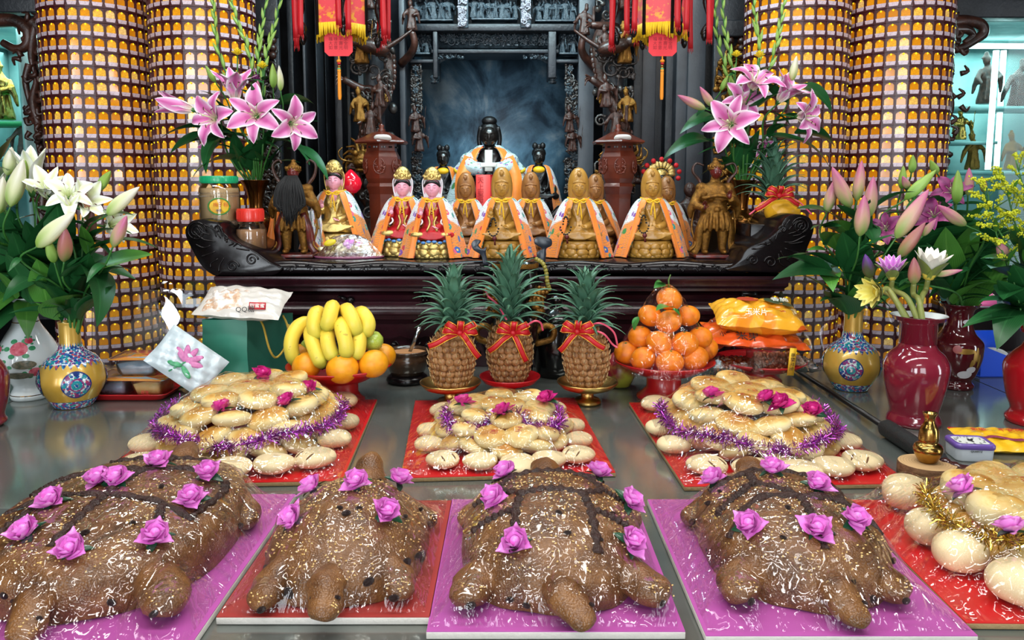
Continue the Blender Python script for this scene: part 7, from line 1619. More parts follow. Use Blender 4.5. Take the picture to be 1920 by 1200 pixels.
for nm, bx_, by_, bw, bl, br_, (ox, oy), W, L, H, R, lay, sd in PILES:
    board('red card board under the '+nm+' bun turtle', bx_, by_, bw, bl, br_, M_BRED)
    fr = Frame(bx_, by_, br_, TZ+.001+BT+.0015); bm = pile(nm, fr, ox, oy, W, L, H, R, lay, sd, FE(W, L, R))
    M = M_TGOLD if nm[0] == 'g' else M_TPUR
    if nm == 'middle':
        pp = [fr.w(ox+x, oy+y, z) for x, y, z in ((-.12, .04, .062), (-.13, -.03, .060), (-.115, -.09, .056), (-.06, -.12, .058), (-.02, -.085, .075), (.03, -.08, .077), (.06, -.115, .060), (.115, -.10, .056), (.132, -.03, .058), (.12, .05, .062))]
    else:
        hz = H*.44 if nm[0] != 'g' else H*.60; pp = [fr.w(ox+(W/2*1.0)*math.cos(a), oy+(L/2*.97)*math.sin(a), hz+.006*math.sin(a*5)) for a in np.linspace(PI-.5 if nm[0] == 'g' else PI-.35, 2*PI+.35, 26)]
    tinsel('%s tinsel garland round the %s bun turtle' % ('gold' if nm[0] == 'g' else 'purple', nm), pp, M, .021 if nm != 'middle' else .021, 34, sd)
    bm += [ebump(*(fr.R.T @ (np.array(p)-fr.o)), .014, .014, .012) for p in pp]
    drape('cling_film', 'clear cling film stretched over the %s bun turtle and its board' % nm, fr, bw/2, bl/2, bm, M_FILM, seed=sd)
    for i, (px, py) in enumerate(ROSES2[nm]):
        # find where the sight line meets the heap
        d = ray(px, py); s_ = None
        for q in np.linspace(1.0, 3.2, 900):
            p = np.array((0, 0, CAMZ))+d*q; lp = fr.R.T @ (p-fr.o); z = max([float(f(np.array(lp[0]), np.array(lp[1]))) for f in bm]+[0])
            if lp[2] <= z+.004: s_ = p; break
        if s_ is None: s_ = fr.w(ox, oy, H)
        rose('%s plastic rose on the %s bun turtle, %s' % ('orchid' if nm[0] == 'g' else 'magenta', nm, ('first', 'second', 'third', 'fourth', 'fifth')[i]+' from the left' if nm != 'gold tinsel' else ('at the right edge of the picture', 'on its far top')[i]), s_, .95, 0 if nm[0] == 'g' else 1, (-.5, 0, i), 'plastic roses under the film on the bun turtles', i+sd)

# ---- rice turtles
def rice():
    t = NT('brown_rice_cake'); v = t.co(); vo = t.vor(340, v); n = t.noise(22, 4, .6, v)
    c = t.ramp(n.outputs[0], [(.32, S('4c2e17')), (.5, S('6a4423')), (.68, S('845a33'))]); c = t.mix(t.ramp(vo.outputs[0], [(.0, (.35, .35, .35)), (.5, (0, 0, 0))]), c, S('a87a48'))
    return t.p(Base_Color=c, Roughness=.32, Normal=t.bump(vo.outputs[0], .4, .003), Specular_IOR_Level=.5)
M_RICE = rice(); M_PASTE = mat('dark_bean_paste', '2a1712', .3, var=('3a2018', 60), bump=(120, .8)); M_RAIS = mat('raisin', '22110f', .3, bump=(200, .6)); M_SES = mat('sesame', 'd8ab5c', .45, var=('e8cf94', 300))
RAISIN = MB().add(ell((0, 0, 0), (1, .72, .5), 10, 7)).mesh('raisin', M_RAIS)
def blob(pts, rr, n=24):
    """a soft flipper: thick tube along a path, rounded ends"""
    p = spline(pts, n); s = np.linspace(0, 1, n); w_ = np.interp(s, np.linspace(0, 1, len(rr)), rr)*np.clip(np.minimum(1, (1.0-s)*7)**.5, .15, 1); T, N, B = frames(p); a = np.linspace(0, 2*PI, 16, endpoint=False)
    P = p[:, None]+w_[:, None, None]*(np.cos(a)[None, :, None]*N[:, None]+.78*np.sin(a)[None, :, None]*B[:, None]); v, f, uv = grid(P, cv=True)
    v = v+.0016*np.sin(v[:, [1, 2, 0]]*160+1); return v, f+[list(range(16))[::-1], list(range(len(v)-16, len(v)))], uv
def rice_turtle(nm, label, cx, cy, W, L, H, Hs, lines, roses, seed, bd, head_dx, cone=False, flip=None, tailk=1.0):
    r = random.Random(seed); bx_, by_, bw, bl, mb = bd; board(dict(big='pink board under the big left rice turtle, handwritten 20 in its corner', red='dull red board under the plain rice turtle', mid='pink board under the middle rice turtle', last='pink board under the right rice turtle')[nm], bx_, by_, bw, bl, 0, mb, .010, mat('white_card_edge', 'c9c4bc', .6, bump=(60, .3)))
    fr = Frame(bx_, by_, 0, TZ+.001+.0122); t = thing('rice_turtle_cake', label, 'cake', fr.w(cx-bx_, cy-by_, .0), None); ax, ay = W/2, L/2
    pw_ = 2.3
    def sd(a): return 1/(abs(math.cos(a))**pw_+abs(math.sin(a))**pw_)**(1/pw_)
    if cone: prof_ = [(1.0, 0), (1.01, .10), (.97, .30), (.90, .42), (.78, .56), (.62, .72), (.45, .86), (.28, .95), (.12, .99), (0, 1.0)]
    else: prof_ = [(1.0, 0), (1.02, Hs*.35/H), (1.0, Hs*.85/H), (.955, Hs*1.05/H)]+[(x, Hs*1.05/H+(1-Hs*1.05/H)*(1-(x/.955)**2)**.72) for x in (.90, .80, .66, .50, .33, .16, 0)]
    pr = np.array(prof_)
    def hz(u, v):
        """shell height at normalised plan position"""
        a = math.atan2(v, u); d = math.hypot(u, v)/sd(a); k = pr[2:][::-1]; return H*float(np.interp(min(d, .97), k[:, 0], k[:, 1]))
    A = np.linspace(0, 2*PI, 56, endpoint=False); P = np.zeros((len(pr)*3-2, 56, 3)); pf = spline(pr, len(pr)*3-2)
    for i, (d, h) in enumerate(pf):
        for j, a in enumerate(A):
            k = sd(a)*max(d, 0)*(1+.012*math.sin(a*5+seed)+.008*math.sin(a*11+i*.5)); P[i, j] = (ax*k*math.cos(a), ay*k*math.sin(a), max(0, h)*H+.0012*math.sin(a*9+i))
    mk('shell', grid(P, cv=True), M_RICE, t)
    Fl = flip or [((-ax*.72, -ay*.72), (-ax*1.12, -ay*.98), (-ax*1.18, -ay*1.22), .034), ((ax*.72, -ay*.72), (ax*1.12, -ay*.95), (ax*1.32, -ay*1.18), .034), ((-ax*.8, ay*.62), (-ax*1.12, ay*.72), (-ax*1.28, ay*.62), .030), ((ax*.8, ay*.62), (ax*1.12, ay*.72), (ax*1.26, ay*.66), .030)]
    bumps = []
    for p0, p1, p2, rr in Fl:
        mk('flipper', blob([(*p0, .034), ((p0[0]+p1[0])/2, (p0[1]+p1[1])/2, .030), (*p1, rr*.86), (*p2, rr*.74)], [rr*1.0, rr*1.0, rr*1.05, rr*.9]), M_RICE, t)
        for q in np.linspace(0, 1, 4):
            x, y = p1[0]+(p2[0]-p1[0])*q, p1[1]+(p2[1]-p1[1])*q; bumps.append(ebump(cx-bx_+x, cy-by_+y, rr*.72, rr*1.05, rr*1.05, rr*.84))
    hp = [(0, -ay*.85, .034), (head_dx*.2, -ay*1.06, .036), (head_dx*.7, -ay*1.19, .024), (head_dx, -ay*1.33, .014)]
    mk('head', blob(hp, [.026, .026, .0235, .015]), M_RICE, t)
    for s in (-1, 1): put('raisin_eye', RAISIN, t, (head_dx*.75+s*.017, -ay*1.20, .036), (.3, s*.4, 0), (.0045, .0045, .004))
    for p, k in zip(hp[1:], (.028, .025, .018)): bumps.append(ebump(cx-bx_+p[0], cy-by_+p[1], p[2]-.004, k, k, k*.8))
    mk('tail', blob([(0, ay*.85, .05), (0, ay*1.02, .062), (head_dx*-.2, ay*1.16, .066*tailk), (head_dx*-.2, ay*1.24, .068*tailk)], [.036, .030, .022, .010]), M_RICE, t)
    # bean-paste scute lines
    for ln in lines:
        p2 = spline([(u, v, 0) for u, v in ln], 40); p3 = np.array([(ax*u, ay*v, hz(u, v)+.0006) for u, v, _ in p2]); w_ = .0068+.0020*np.sin(np.linspace(0, 40, 40)+seed)
        mk('scute_line', tube(p3, w_, 7, True, .8), M_PASTE, t)
    # sesame scattered over the top, raisins pressed in
    b = MB(); bv, bf = ell((0, 0, 0), (1, .62, .45), 6, 4)[:2]; n = 900
    for k in range(n):
        a = r.uniform(0, 2*PI); d = math.sqrt(r.random())*(.95 if r.random() < .8 else 1.0)*sd(a); u, v = d*math.cos(a), d*math.sin(a)
        if math.sin(u*9+seed)+math.cos(v*8+u*4) < -.6 and r.random() < .75: continue
        b.add(tr((bv, bf), (ax*u, ay*v, hz(u, v)+.0008), (r.uniform(-.4, .4), r.uniform(-.4, .4), r.random()*3), .0021))
    for p0, p1, p2, rr in Fl:
        for k in range(34):
            q = r.random(); x, y = p1[0]+(p2[0]-p1[0])*q, p1[1]+(p2[1]-p1[1])*q; a = r.uniform(0, 2*PI); d = rr*.75*math.sqrt(r.random()); b.add(tr((bv, bf), (x+d*math.cos(a), y+d*math.sin(a), rr*.70+rr*.76*math.sqrt(max(.02, 1-(d/rr)**2))), (0, 0, r.random()*3), .0020))
    for k in range(70):
        q = r.uniform(.25, .9); p = spline(hp, 20)[int(q*19)]; k_ = .025*(1-.3*q); a = r.uniform(.15, PI-.15); b.add(tr((bv, bf), p+np.array((k_*math.cos(a), 0, k_*.80*math.sin(a))), (0, PI/2-a, r.random()*3), .0020))
    b.build('sesame_seeds', M_SES, t)['kind'] = 'stuff'
    for k in range(15):
        a = r.uniform(PI*1.05, PI*1.95) if k < 10 else r.uniform(0, 2*PI)
        if k < 8:
            zq = r.uniform(.012, Hs*.9); kk = sd(a)*1.015; put('raisin', RAISIN, t, (ax*kk*math.cos(a), ay*kk*math.sin(a), zq), (PI/2+r.uniform(-.4, .4), r.uniform(-1, 1), a-PI/2), r.uniform(.006, .0095))
        else:
            d = r.uniform(.3, .9)*sd(a); put('raisin', RAISIN, t, (ax*d*math.cos(a), ay*d*math.sin(a), hz(d*math.cos(a), d*math.sin(a))+.001), (r.uniform(-.3, .3), r.uniform(-.3, .3), r.random()*3), r.uniform(.005, .008))
    for p0, p1, p2, rr in Fl: put('raisin', RAISIN, t, (p2[0]*.96, p2[1]-rr*.5, rr*.9), (PI/2, 0, r.random()), r.uniform(.006, .008))
    H_ = lambda X, Y: np.vectorize(lambda x, y: hz((x-(cx-bx_))/ax, (y-(cy-by_))/ay) if (abs((x-(cx-bx_))/ax)**pw_+abs((y-(cy-by_))/ay)**pw_) < 1.03 else 0.0)(X, Y)
    bumps += [H_, ebump(cx-bx_, cy-by_+ay*1.05, .05, .03, .05, .03)]
    FH = drape('cling_film', 'clear cling film stretched over the %s rice turtle' % dict(big='big left', red='plain', mid='middle', last='right')[nm], fr, bw/2-.004, bl/2-.004, bumps, M_FILM2, it=90, lift=.0022, seed=seed, amp=.0013)
    hw, hl = bw/2-.004, bl/2-.004; nx, ny = FH.shape
    for i, (px, py, wh) in enumerate(roses):
        d = ray(px, py); hit = None
        for q in np.linspace(.9, 2.4, 1500):
            p = np.array((0, 0, CAMZ))+d*q; lx, ly, lz = p-fr.o
            if abs(lx) < hw and abs(ly) < hl:
                gi, gj = (lx+hw)/(2*hw)*(nx-1), (ly+hl)/(2*hl)*(ny-1); i0, j0 = int(gi), int(gj)
                if lz <= FH[i0, j0]+.001: hit = p; gx_ = (FH[min(i0+3, nx-1), j0]-FH[max(i0-3, 0), j0])/(.0055*6); gy_ = (FH[i0, min(j0+3, ny-1)]-FH[i0, max(j0-3, 0)])/(.0055*6); break
        if hit is None:
            dd = .035*(1 if px > 0 else -1); 
            best = None
            for q in np.linspace(.9, 2.4, 800):
                p = np.array((0, 0, CAMZ))+d*q; lx, ly, lz = p-fr.o
                if abs(lx) < hw and abs(ly) < hl:
                    i0, j0 = int((lx+hw)/(2*hw)*(nx-1)), int((ly+hl)/(2*hl)*(ny-1)); g_ = lz-FH[i0, j0]
                    if best is None or g_ < best[0]: best = (g_, p, i0, j0)
            if best is None: continue
            hit = best[1]+np.array((0, 0, -min(best[0], .03))); i0, j0 = best[2:]; gx_ = (FH[min(i0+3, nx-1), j0]-FH[max(i0-3, 0), j0])/(.0055*6); gy_ = (FH[i0, min(j0+3, ny-1)]-FH[i0, max(j0-3, 0)])/(.0055*6)
        nrm = Vector((-np.clip(gx_, -1.2, 1.2)*.8, -np.clip(gy_, -1.2, 1.2)*.8-.35, 1)).normalized(); e = nrm.to_track_quat('Z', 'Y').to_euler()
        rose('orchid-pink plastic rose on the %s rice turtle, %s' % (dict(big='big left', red='plain', mid='middle', last='right')[nm], wh), tuple(hit+np.array((0, 0, .001))), .92, 0, tuple(e), seed=i+seed)
    return t
# big left turtle
rice_turtle('big', 'big brown rice turtle cake with bean-paste shell lines at the left', -.635, 1.235, .36, .47, .105, .062,
            [[(-.05, -.78), (-.02, -.45), (0, -.2)], [(-.80, -.28), (-.45, -.18), (0, -.2), (.45, -.24), (.82, -.34)], [(0, -.2), (.02, .1), (.04, .28)], [(-.82, .22), (-.4, .30), (.04, .28), (.4, .36), (.8, .26)], [(.04, .28), (.1, .5), (.12, .68)], [(-.5, .62), (0, .66), (.5, .66)], [(-.5, -.22), (-.62, -.6)], [(.52, -.26), (.66, -.6)], [(-.8, .0), (-.72, .3)], [(.8, -.3), (.86, .1), (.8, .3)]],
            [(290, 1010, 'at the near right'), (358, 940, 'right of its middle'), (135, 1037, 'at the near middle'), (52, 1003, 'at the near left'), (98, 945, 'on the left slope'), (186, 905, 'at the far left, left one'), (220, 904, 'at the far left, right one'), (297, 872, 'at the far top'), (388, 892, 'at the far right')], 3,
            (-.612, 1.175, .40, .55, M_BPINK), .02, flip=[((-.12, -.15), (-.150, -.20), (-.165, -.245), .030), ((.11, -.15), (.155, -.20), (.175, -.245), .033), ((-.13, .12), (-.16, .10), (-.18, .06), .027), ((.13, .12), (.170, .08), (.192, .03), .027)])
rice_turtle('red', 'plain cone-shaped brown rice turtle cake without shell lines', -.258, 1.205, .245, .335, .112, .045, [],
            [(553, 978, 'at the near left'), (722, 965, 'at the near right'), (668, 911, 'at the top middle'), (588, 912, 'at the far left'), (746, 906, 'at the far right')], 5, (-.258, 1.220, .293, .40, M_BDULL), .010, True, tailk=1.25, flip=[((-.07, -.11), (-.085, -.15), (-.080, -.195), .024), ((.07, -.10), (.095, -.125), (.100, -.165), .024), ((-.08, .09), (-.105, .095), (-.122, .075), .022), ((.08, .09), (.105, .095), (.124, .075), .022)])
rice_turtle('mid', 'brown rice turtle cake with hexagonal bean-paste shell lines in the middle', .062, 1.205, .28, .365, .113, .052,
            [[(-.42, -.80), (-.40, -.4), (-.34, -.12)], [(.42, -.80), (.40, -.4), (.34, -.12)], [(-.34, -.12), (0, -.08), (.34, -.12)], [(-.34, -.12), (-.58, .12), (-.42, .42)], [(.34, -.12), (.58, .12), (.42, .42)], [(-.42, .42), (0, .50), (.42, .42)], [(-.58, .12), (-.88, .10)], [(.58, .12), (.88, .10)], [(-.40, -.35), (-.86, -.36)], [(.40, -.35), (.86, -.36)], [(-.42, .42), (-.66, .62)], [(.42, .42), (.66, .62)]],
            [(968, 1022, 'at the near left'), (1180, 1020, 'at the near right'), (928, 940, 'on the left slope'), (950, 893, 'at the far left'), (1178, 945, 'on the right slope'), (1120, 885, 'at the far right')], 7, (.058, 1.205, .343, .44, M_BPINK), .035, flip=[((-.09, -.12), (-.118, -.15), (-.122, -.19), .029), ((.09, -.12), (.124, -.145), (.146, -.185), .029), ((-.10, .10), (-.125, .10), (-.145, .065), .025), ((.10, .10), (.125, .10), (.150, .065), .025)])
rice_turtle('last', 'brown rice turtle cake with bean-paste branching shell lines at the right', .440, 1.210, .27, .365, .111, .052,
            [[(.0, -.82), (.02, -.5), (.02, -.22)], [(-.85, -.45), (-.45, -.18), (.02, -.22), (.5, -.2), (.85, -.42)], [(.02, -.22), (-.35, .10), (-.55, .02)], [(-.35, .10), (-.30, .45)], [(-.8, .35), (-.30, .45), (.3, .42), (.78, .3)], [(.5, -.2), (.62, .15), (.3, .42)], [(-.3, .45), (-.1, .7)], [(-.55, .02), (-.88, -.12)]],
            [(1406, 990, 'at the near left'), (1530, 998, 'at the near right'), (1340, 905, 'at the far left'), (1447, 886, 'at the top middle'), (1530, 915, 'at the far right'), (1600, 980, 'on the right slope')], 9, (.432, 1.20, .357, .45, M_BPINK), .014, flip=[((-.09, -.12), (-.118, -.14), (-.122, -.185), .029), ((.07, -.12), (.090, -.14), (.098, -.182), .028), ((-.09, .10), (-.115, .105), (-.142, .075), .025), ((.09, .10), (.12, .10), (.140, .07), .025)])
wr = thing('handwritten_number', 'handwritten blue number 20 on the corner of the left pink board', 'writing', tuple(on(548, 958, TZ+.0136)), (-PI/2, 0, 0)); put('pen_strokes', text_mesh('20', .034, .0002, mat('blue_pen', '2a2f7a', .5)), wr)
# ---------------------------------------------------------------- flowers
def petal_mat(name, edge, mid, base, spots=None, rough=.45):
    t = NT(name); sp = t.n('SeparateXYZ', None, Vector=t.n('UVMap').outputs[0]); d = t.math('ABSOLUTE', t.math('SUBTRACT', sp.outputs[1], .5)); u = sp.outputs[0]
    c = t.ramp(d, [(0, S(mid)), (.06, S(mid)), (.34, S(edge)), (.46, S('fbeef5') if name[0] == 'p' else S(edge))])
    c = t.mix(t.ramp(u, [(.0, (1, 1, 1)), (.30, (0, 0, 0))]), c, S(base))
    if spots: c = t.mix(t.math('MULTIPLY', t.ramp(t.vor(26, t.map(t.n('UVMap').outputs[0], (1, .35, 1))).outputs[0], [(.10, (1, 1, 1)), (.16, (0, 0, 0))]), t.ramp(u, [(.3, (1, 1, 1)), (.55, (0, 0, 0))])), c, S(spots))
    r = t.n('ObjectInfo').outputs['Random']; m2 = t.n('MapRange', None, Value=r); m2.inputs[3].default_value = .9; m2.inputs[4].default_value = 1.08
    h = t.n('HueSaturation', None, Color=c, Value=m2.outputs[0])
    nz = t.noise(60, 2, .5, t.map(t.n('UVMap').outputs[0], (.1, 1, 1)))
    return t.p(Base_Color=h, Roughness=rough, Normal=t.bump(nz.outputs[0], .15, .004), Sheen_Weight=.1)
M_PLILY = petal_mat('pink_lily_petal', 'e69ccb', 'c8559c', 'e9e3c0', 'a03070'); M_WLILY = petal_mat('white_lily_petal', 'eef0e6', 'd8deb0', 'c8d27a'); M_MLILY = petal_mat('magenta_lily_petal', '9a3a78', '7a2460', 'b070a0')
M_LOTP = petal_mat('pink_lotus_petal', 'd98ad8', 'c26cc4', 'e0a0d8'); M_LOTW = petal_mat('white_lotus_petal', 'f2eee4', 'f2eee4', 'e8e0c0'); M_LOTY = petal_mat('yellow_lotus_petal', 'f0e88a', 'e8dc6a', 'd8d060'); M_SEPAL = petal_mat('lotus_sepal', '7a8a3a', '6a7a30', '8a9a4a')
def budmat(name, c0, c1, c2):
    t = NT(name); sp = t.n('SeparateXYZ', None, Vector=t.n('UVMap').outputs[0]); a = t.n('TexWave', None, Scale=.48, Distortion=.6); t.set(a, 'Vector', t.map(t.n('UVMap').outputs[0], (.02, 6.28, 1), rot=(0, 0, PI/2)))
    w_ = t.math('COSINE', t.math('MULTIPLY', sp.outputs[1], 18.85)); u = t.math('ADD', sp.outputs[0], t.math('MULTIPLY', w_, .10))
    c = t.ramp(u, [(.05, S(c0)), (.45, S(c1)), (.85, S(c2))]); return t.p(Base_Color=c, Roughness=.42, Normal=t.bump(t.noise(40, 2, .5, t.map(t.n('UVMap').outputs[0], (.1, 1, 1))).outputs[0], .1, .004))
M_BPK = budmat('pink_lily_bud', '8fae5a', 'c9a08a', 'c06a8e'); M_BGR = budmat('green_lily_bud', '6f9a3a', '93b85a', '8aa848'); M_BWH = budmat('white_lily_bud', '9fc25a', 'dfe2b0', 'ded9c8'); M_BBR = budmat('brownish_lily_bud', '7f8a4a', 'a8705e', '9a5a60')
M_STALK = mat('flower_stalk', '3f7a34', .45, var=('2f6228', 20)); M_ANTH = mat('brown_anther', '5a2a22', .6); M_FIL = mat('pale_filament', 'cdd7a0', .4)
def lily_petal(L, W, a0, a1, wav=.0, pw_=1.0, n=14, m=6):
    P = []; r = .006; z = 0; last = 0
    for i in range(n+1):
        u = i/n; a = a0+(a1-a0)*u**1.3
        if i: r += L/n*math.sin(a); z += L/n*math.cos(a)
        w_ = W*(math.sin(PI*min(1, u**.85*.95+.05))**.75); row = []
        for j in range(m+1):
            v = j/m*2-1; k = abs(v)**1.6*w_*.32*(1-.6*u)+wav*math.sin(u*17+v*3)*abs(v); nx, nz = -math.cos(a), math.sin(a)
            row.append((v*w_, r+nx*k, z+nz*k))
        P.append(row)
    P = np.array(P); a_ = grid(P); k = len(a_[0]); v, f, uv = grid(P+np.array((0, .0, -.0007)))
    return np.vstack([a_[0], v]), a_[1]+[[q+k for q in g[::-1]] for g in f], np.vstack([a_[2], uv])
PM = {}
def pmesh(key, *a, m=None):
    if (key, m.name) not in PM: PM[(key, m.name)] = MB().add(lily_petal(*a)).mesh('petal', m)
    return PM[(key, m.name)]
def bloom(par, c, d, s, kind, m, roll=0.0, stamens=True):
    """open lily: throat mesh with stamens, six petals as its children; axis along d"""
    e = Vector(d).normalized().to_track_quat('Z', 'Y'); e = (e.to_matrix() @ Matrix.Rotation(roll, 3, 'Z')).to_euler()
    q = [tr(lathe([(0, -.012), (.006, -.010), (.009, .0), (.008, .012), (0, .016)], 10), (0, 0, 0))]
    b = mk('bloom', q, M_STALK, par, loc=c, rot=e, sc=s)
    prm = {'open': ((.125, .0310, .30, 2.15, .003), (.120, .0230, .25, 2.30, .002)), 'half': ((.130, .0290, .16, 1.05, .003), (.126, .0215, .14, 1.20, .002)), 'trumpet': ((.130, .0250, .14, .55, .001), (.126, .0190, .12, .62, .0))}[kind]
    for k in range(6):
        pr = prm[k % 2]; put('petal', pmesh((kind, k % 2), *pr, m=m), b, (0, 0, 0), (rnd.uniform(-.12, .12), 0, k*PI/3+rnd.uniform(-.06, .06)), (1, 1, 1) if k % 2 == 0 else (1, 1.0, 1.03))
    if stamens and kind != 'trumpet':
        if 'stamen' not in PM: PM['stamen'] = MB().add(tube(spline([(0, 0, 0), (0, .012, .035), (0, .028, .062)], 8), .0012, 5), 0).add(ell((0, .029, .064), (.0018, .0075, .0022), 6, 4), 1).mesh('stamen', [M_FIL, M_ANTH])
        for k in range(6): put('stamen', PM['stamen'], b, (0, 0, .004), (rnd.uniform(-.2, .1), 0, k*PI/3+.5))
        mk('pistil', [tube([(0, 0, 0), (0, .004, .07)], .0018, 5), ell((0, .004, .072), (.004, .004, .003), 8, 5)], M_FIL, b)
    return b
def bud_vf(L, R):
    n, m = 14, 18; P = []
    for i in range(n+1):
        u = i/n; r = R*math.sin(PI*(u**.82*.97+.03))**.72*(1-.25*u); P.append([(r*(1+.10*math.cos(3*a))*math.cos(a), r*(1+.10*math.cos(3*a))*math.sin(a), L*u) for a in np.linspace(0, 2*PI, m, endpoint=False)])
    P[-1] = [(0, 0, L)]*m; v, f, uv = grid(P, cv=True); return v, f, uv
def bud(par, c, d, L, m, R=.16, name='bud'):
    key = ('bud', m.name, R)
    if key not in PM: PM[key] = MB().add(bud_vf(1, R)).mesh('bud', m)
    return put(name, PM[key], par, c, Vector(d).normalized().to_track_quat('Z', 'Y').to_euler(), L)
def stem(par, base, tip, d, r=.0035, side=0):
    base, tip, d = np.array(base, float), np.array(tip, float), np.array(d, float); d /= np.linalg.norm(d); L = np.linalg.norm(tip-base)
    p = spline([base, base+(tip-base)*.4+np.array((side, 0, L*.06)), tip-d*L*.22, tip], 22); mk('stem', tube(p, np.linspace(r*1.15, r*.8, 22), 7), M_STALK, par); return p
def stalk(label, cat, name, base, tip, d, group, r=.0035, nl=4, ll=.11, seed=0, lm=None, lo=.25, hi=.9, kinds=(0, 1, 3)):
    q = random.Random(seed); t = thing(name, label, cat, tuple(base), None, group); b0 = np.array(base, float)
    p = stem(t, (0, 0, 0), np.array(tip)-b0, d, r, q.uniform(-.02, .02))
    for k in range(nl):
        i = int((lo+(hi-lo)*(k+.5)/nl)*21); a = q.uniform(0, 2*PI); dd = np.array((math.cos(a), -abs(math.sin(a))*.8+.15, q.uniform(-.1, .75))); put_leaf(t, p[i], dd, ll*q.uniform(.75, 1.3), q.choice(kinds), lm, q.uniform(-.5, .5))
    return t, b0
def leaf_to(t, b0, x0, y0, x1, y1, Y0, Y1, kind=0, m=None, roll=0, w=1.0):
    a, b = at(x0, y0, Y0), at(x1, y1, Y1); L = np.linalg.norm(b-a); k = (.84, .97, .66, .99, .90)[kind]; d = (b-a)/L; up = (.45, .17, .75, .07, .35)[kind]
    return put_leaf(t, a-b0, d+np.array((0, 0, up)), L/k, kind, m, roll, w=w)
# --- altar bouquets
AG = 'pink lilies in the altar vases'
def altar_bouquet(side, bv, opens, halves, buds, mums, glads, leaves, word):
    base = lambda k: (bv[0]+.012*math.cos(k*2.4), bv[1]+.012*math.sin(k*2.4), bv[2]-.03); k = 0
    for px, py, Y, d, s, kind, lb in opens:
        tip = at(px, py, Y); t, b0 = stalk('pink lily bloom in the %s altar vase, %s' % (word, lb), 'lily', 'lily', base(k), tip-np.array(d)/np.linalg.norm(d)*.03, d, AG, nl=4, seed=k+side*50, ll=.12); bloom(t, tip-b0-np.array(d)/np.linalg.norm(d)*.02, d, s, kind, M_PLILY, k*.7); k += 1
    for x0, y0, x1, y1, Y, m, R, lb in buds:
        a, b = at(x0, y0, Y), at(x1, y1, Y-.03); t, b0 = stalk('%s in the %s altar vase' % (lb, word), 'lily', 'lily_bud', base(k), a, b-a, AG, r=.0028, nl=2, seed=k+side*50); bud(t, a-b0, b-a, np.linalg.norm(b-a), m, R); k += 1
    for px, py, Y, R, m, lb in mums:
        c = at(px, py, Y); t, b0 = stalk('%s in the %s altar vase' % (lb, word), 'flower', 'chrysanthemum', base(k), c-np.array((0, 0, R*.6)), (0, 0, 1), AG, r=.003, nl=3, ll=.05, seed=k, lo=.8, kinds=(4, 0))
        hd = put('flower_head', None, t, c-b0)
        key = ('mum', m.name)
        if key not in PM: PM[key] = MB().add(petal_vf(1, .24, .9)).mesh('ray_petal', m)
        for ring, n in enumerate((12, 11, 9, 6)):
            for j in range(n): put('ray_petal', PM[key], hd, (0, 0, -R*.5+R*.12*ring), (.15+.36*ring, 0, 2*PI*(j+.5*ring)/n), R*(1.1-.06*ring))
        k += 1
    for pts, Y, lb in glads:
        p = [at(x, y, Y) for x, y in pts]; t = thing('gladiolus', '%s in the %s altar vase' % (lb, word), 'flower', base(k), None, AG); b0 = np.array(base(k)); q = spline([np.zeros(3)]+[a-b0 for a in p], 40); mk('stem', tube(q, np.linspace(.004, .003, 40), 7), M_STALK, t)
        T, N, B = frames(q)
        for i in range(14, 39, 2):
            s_ = 1 if (i//2) % 2 else -1; d = T[i]*1.0+np.array((s_*.22, -.1, 0)); bud(t, q[i], d, .052*(1.1-.4*(i-14)/25), M_BGR, .13, 'floret_bud')
        k += 1
    t = thing('lily_foliage_stem', 'leafy lily stem with broad arching leaves in the %s altar vase' % word, 'foliage', base(0), None, AG); b0 = np.array(base(0)); stem(t, (0, 0, 0), np.array((.0, -.02, .16)), (0, 0, 1))
    for (x0, y0, x1, y1, kd, w_) in leaves: leaf_to(t, b0, x0, y0, x1, y1, bv[1]-.02, bv[1]-.09, kd, M_LEAF, rnd.uniform(-.6, .6), w_)
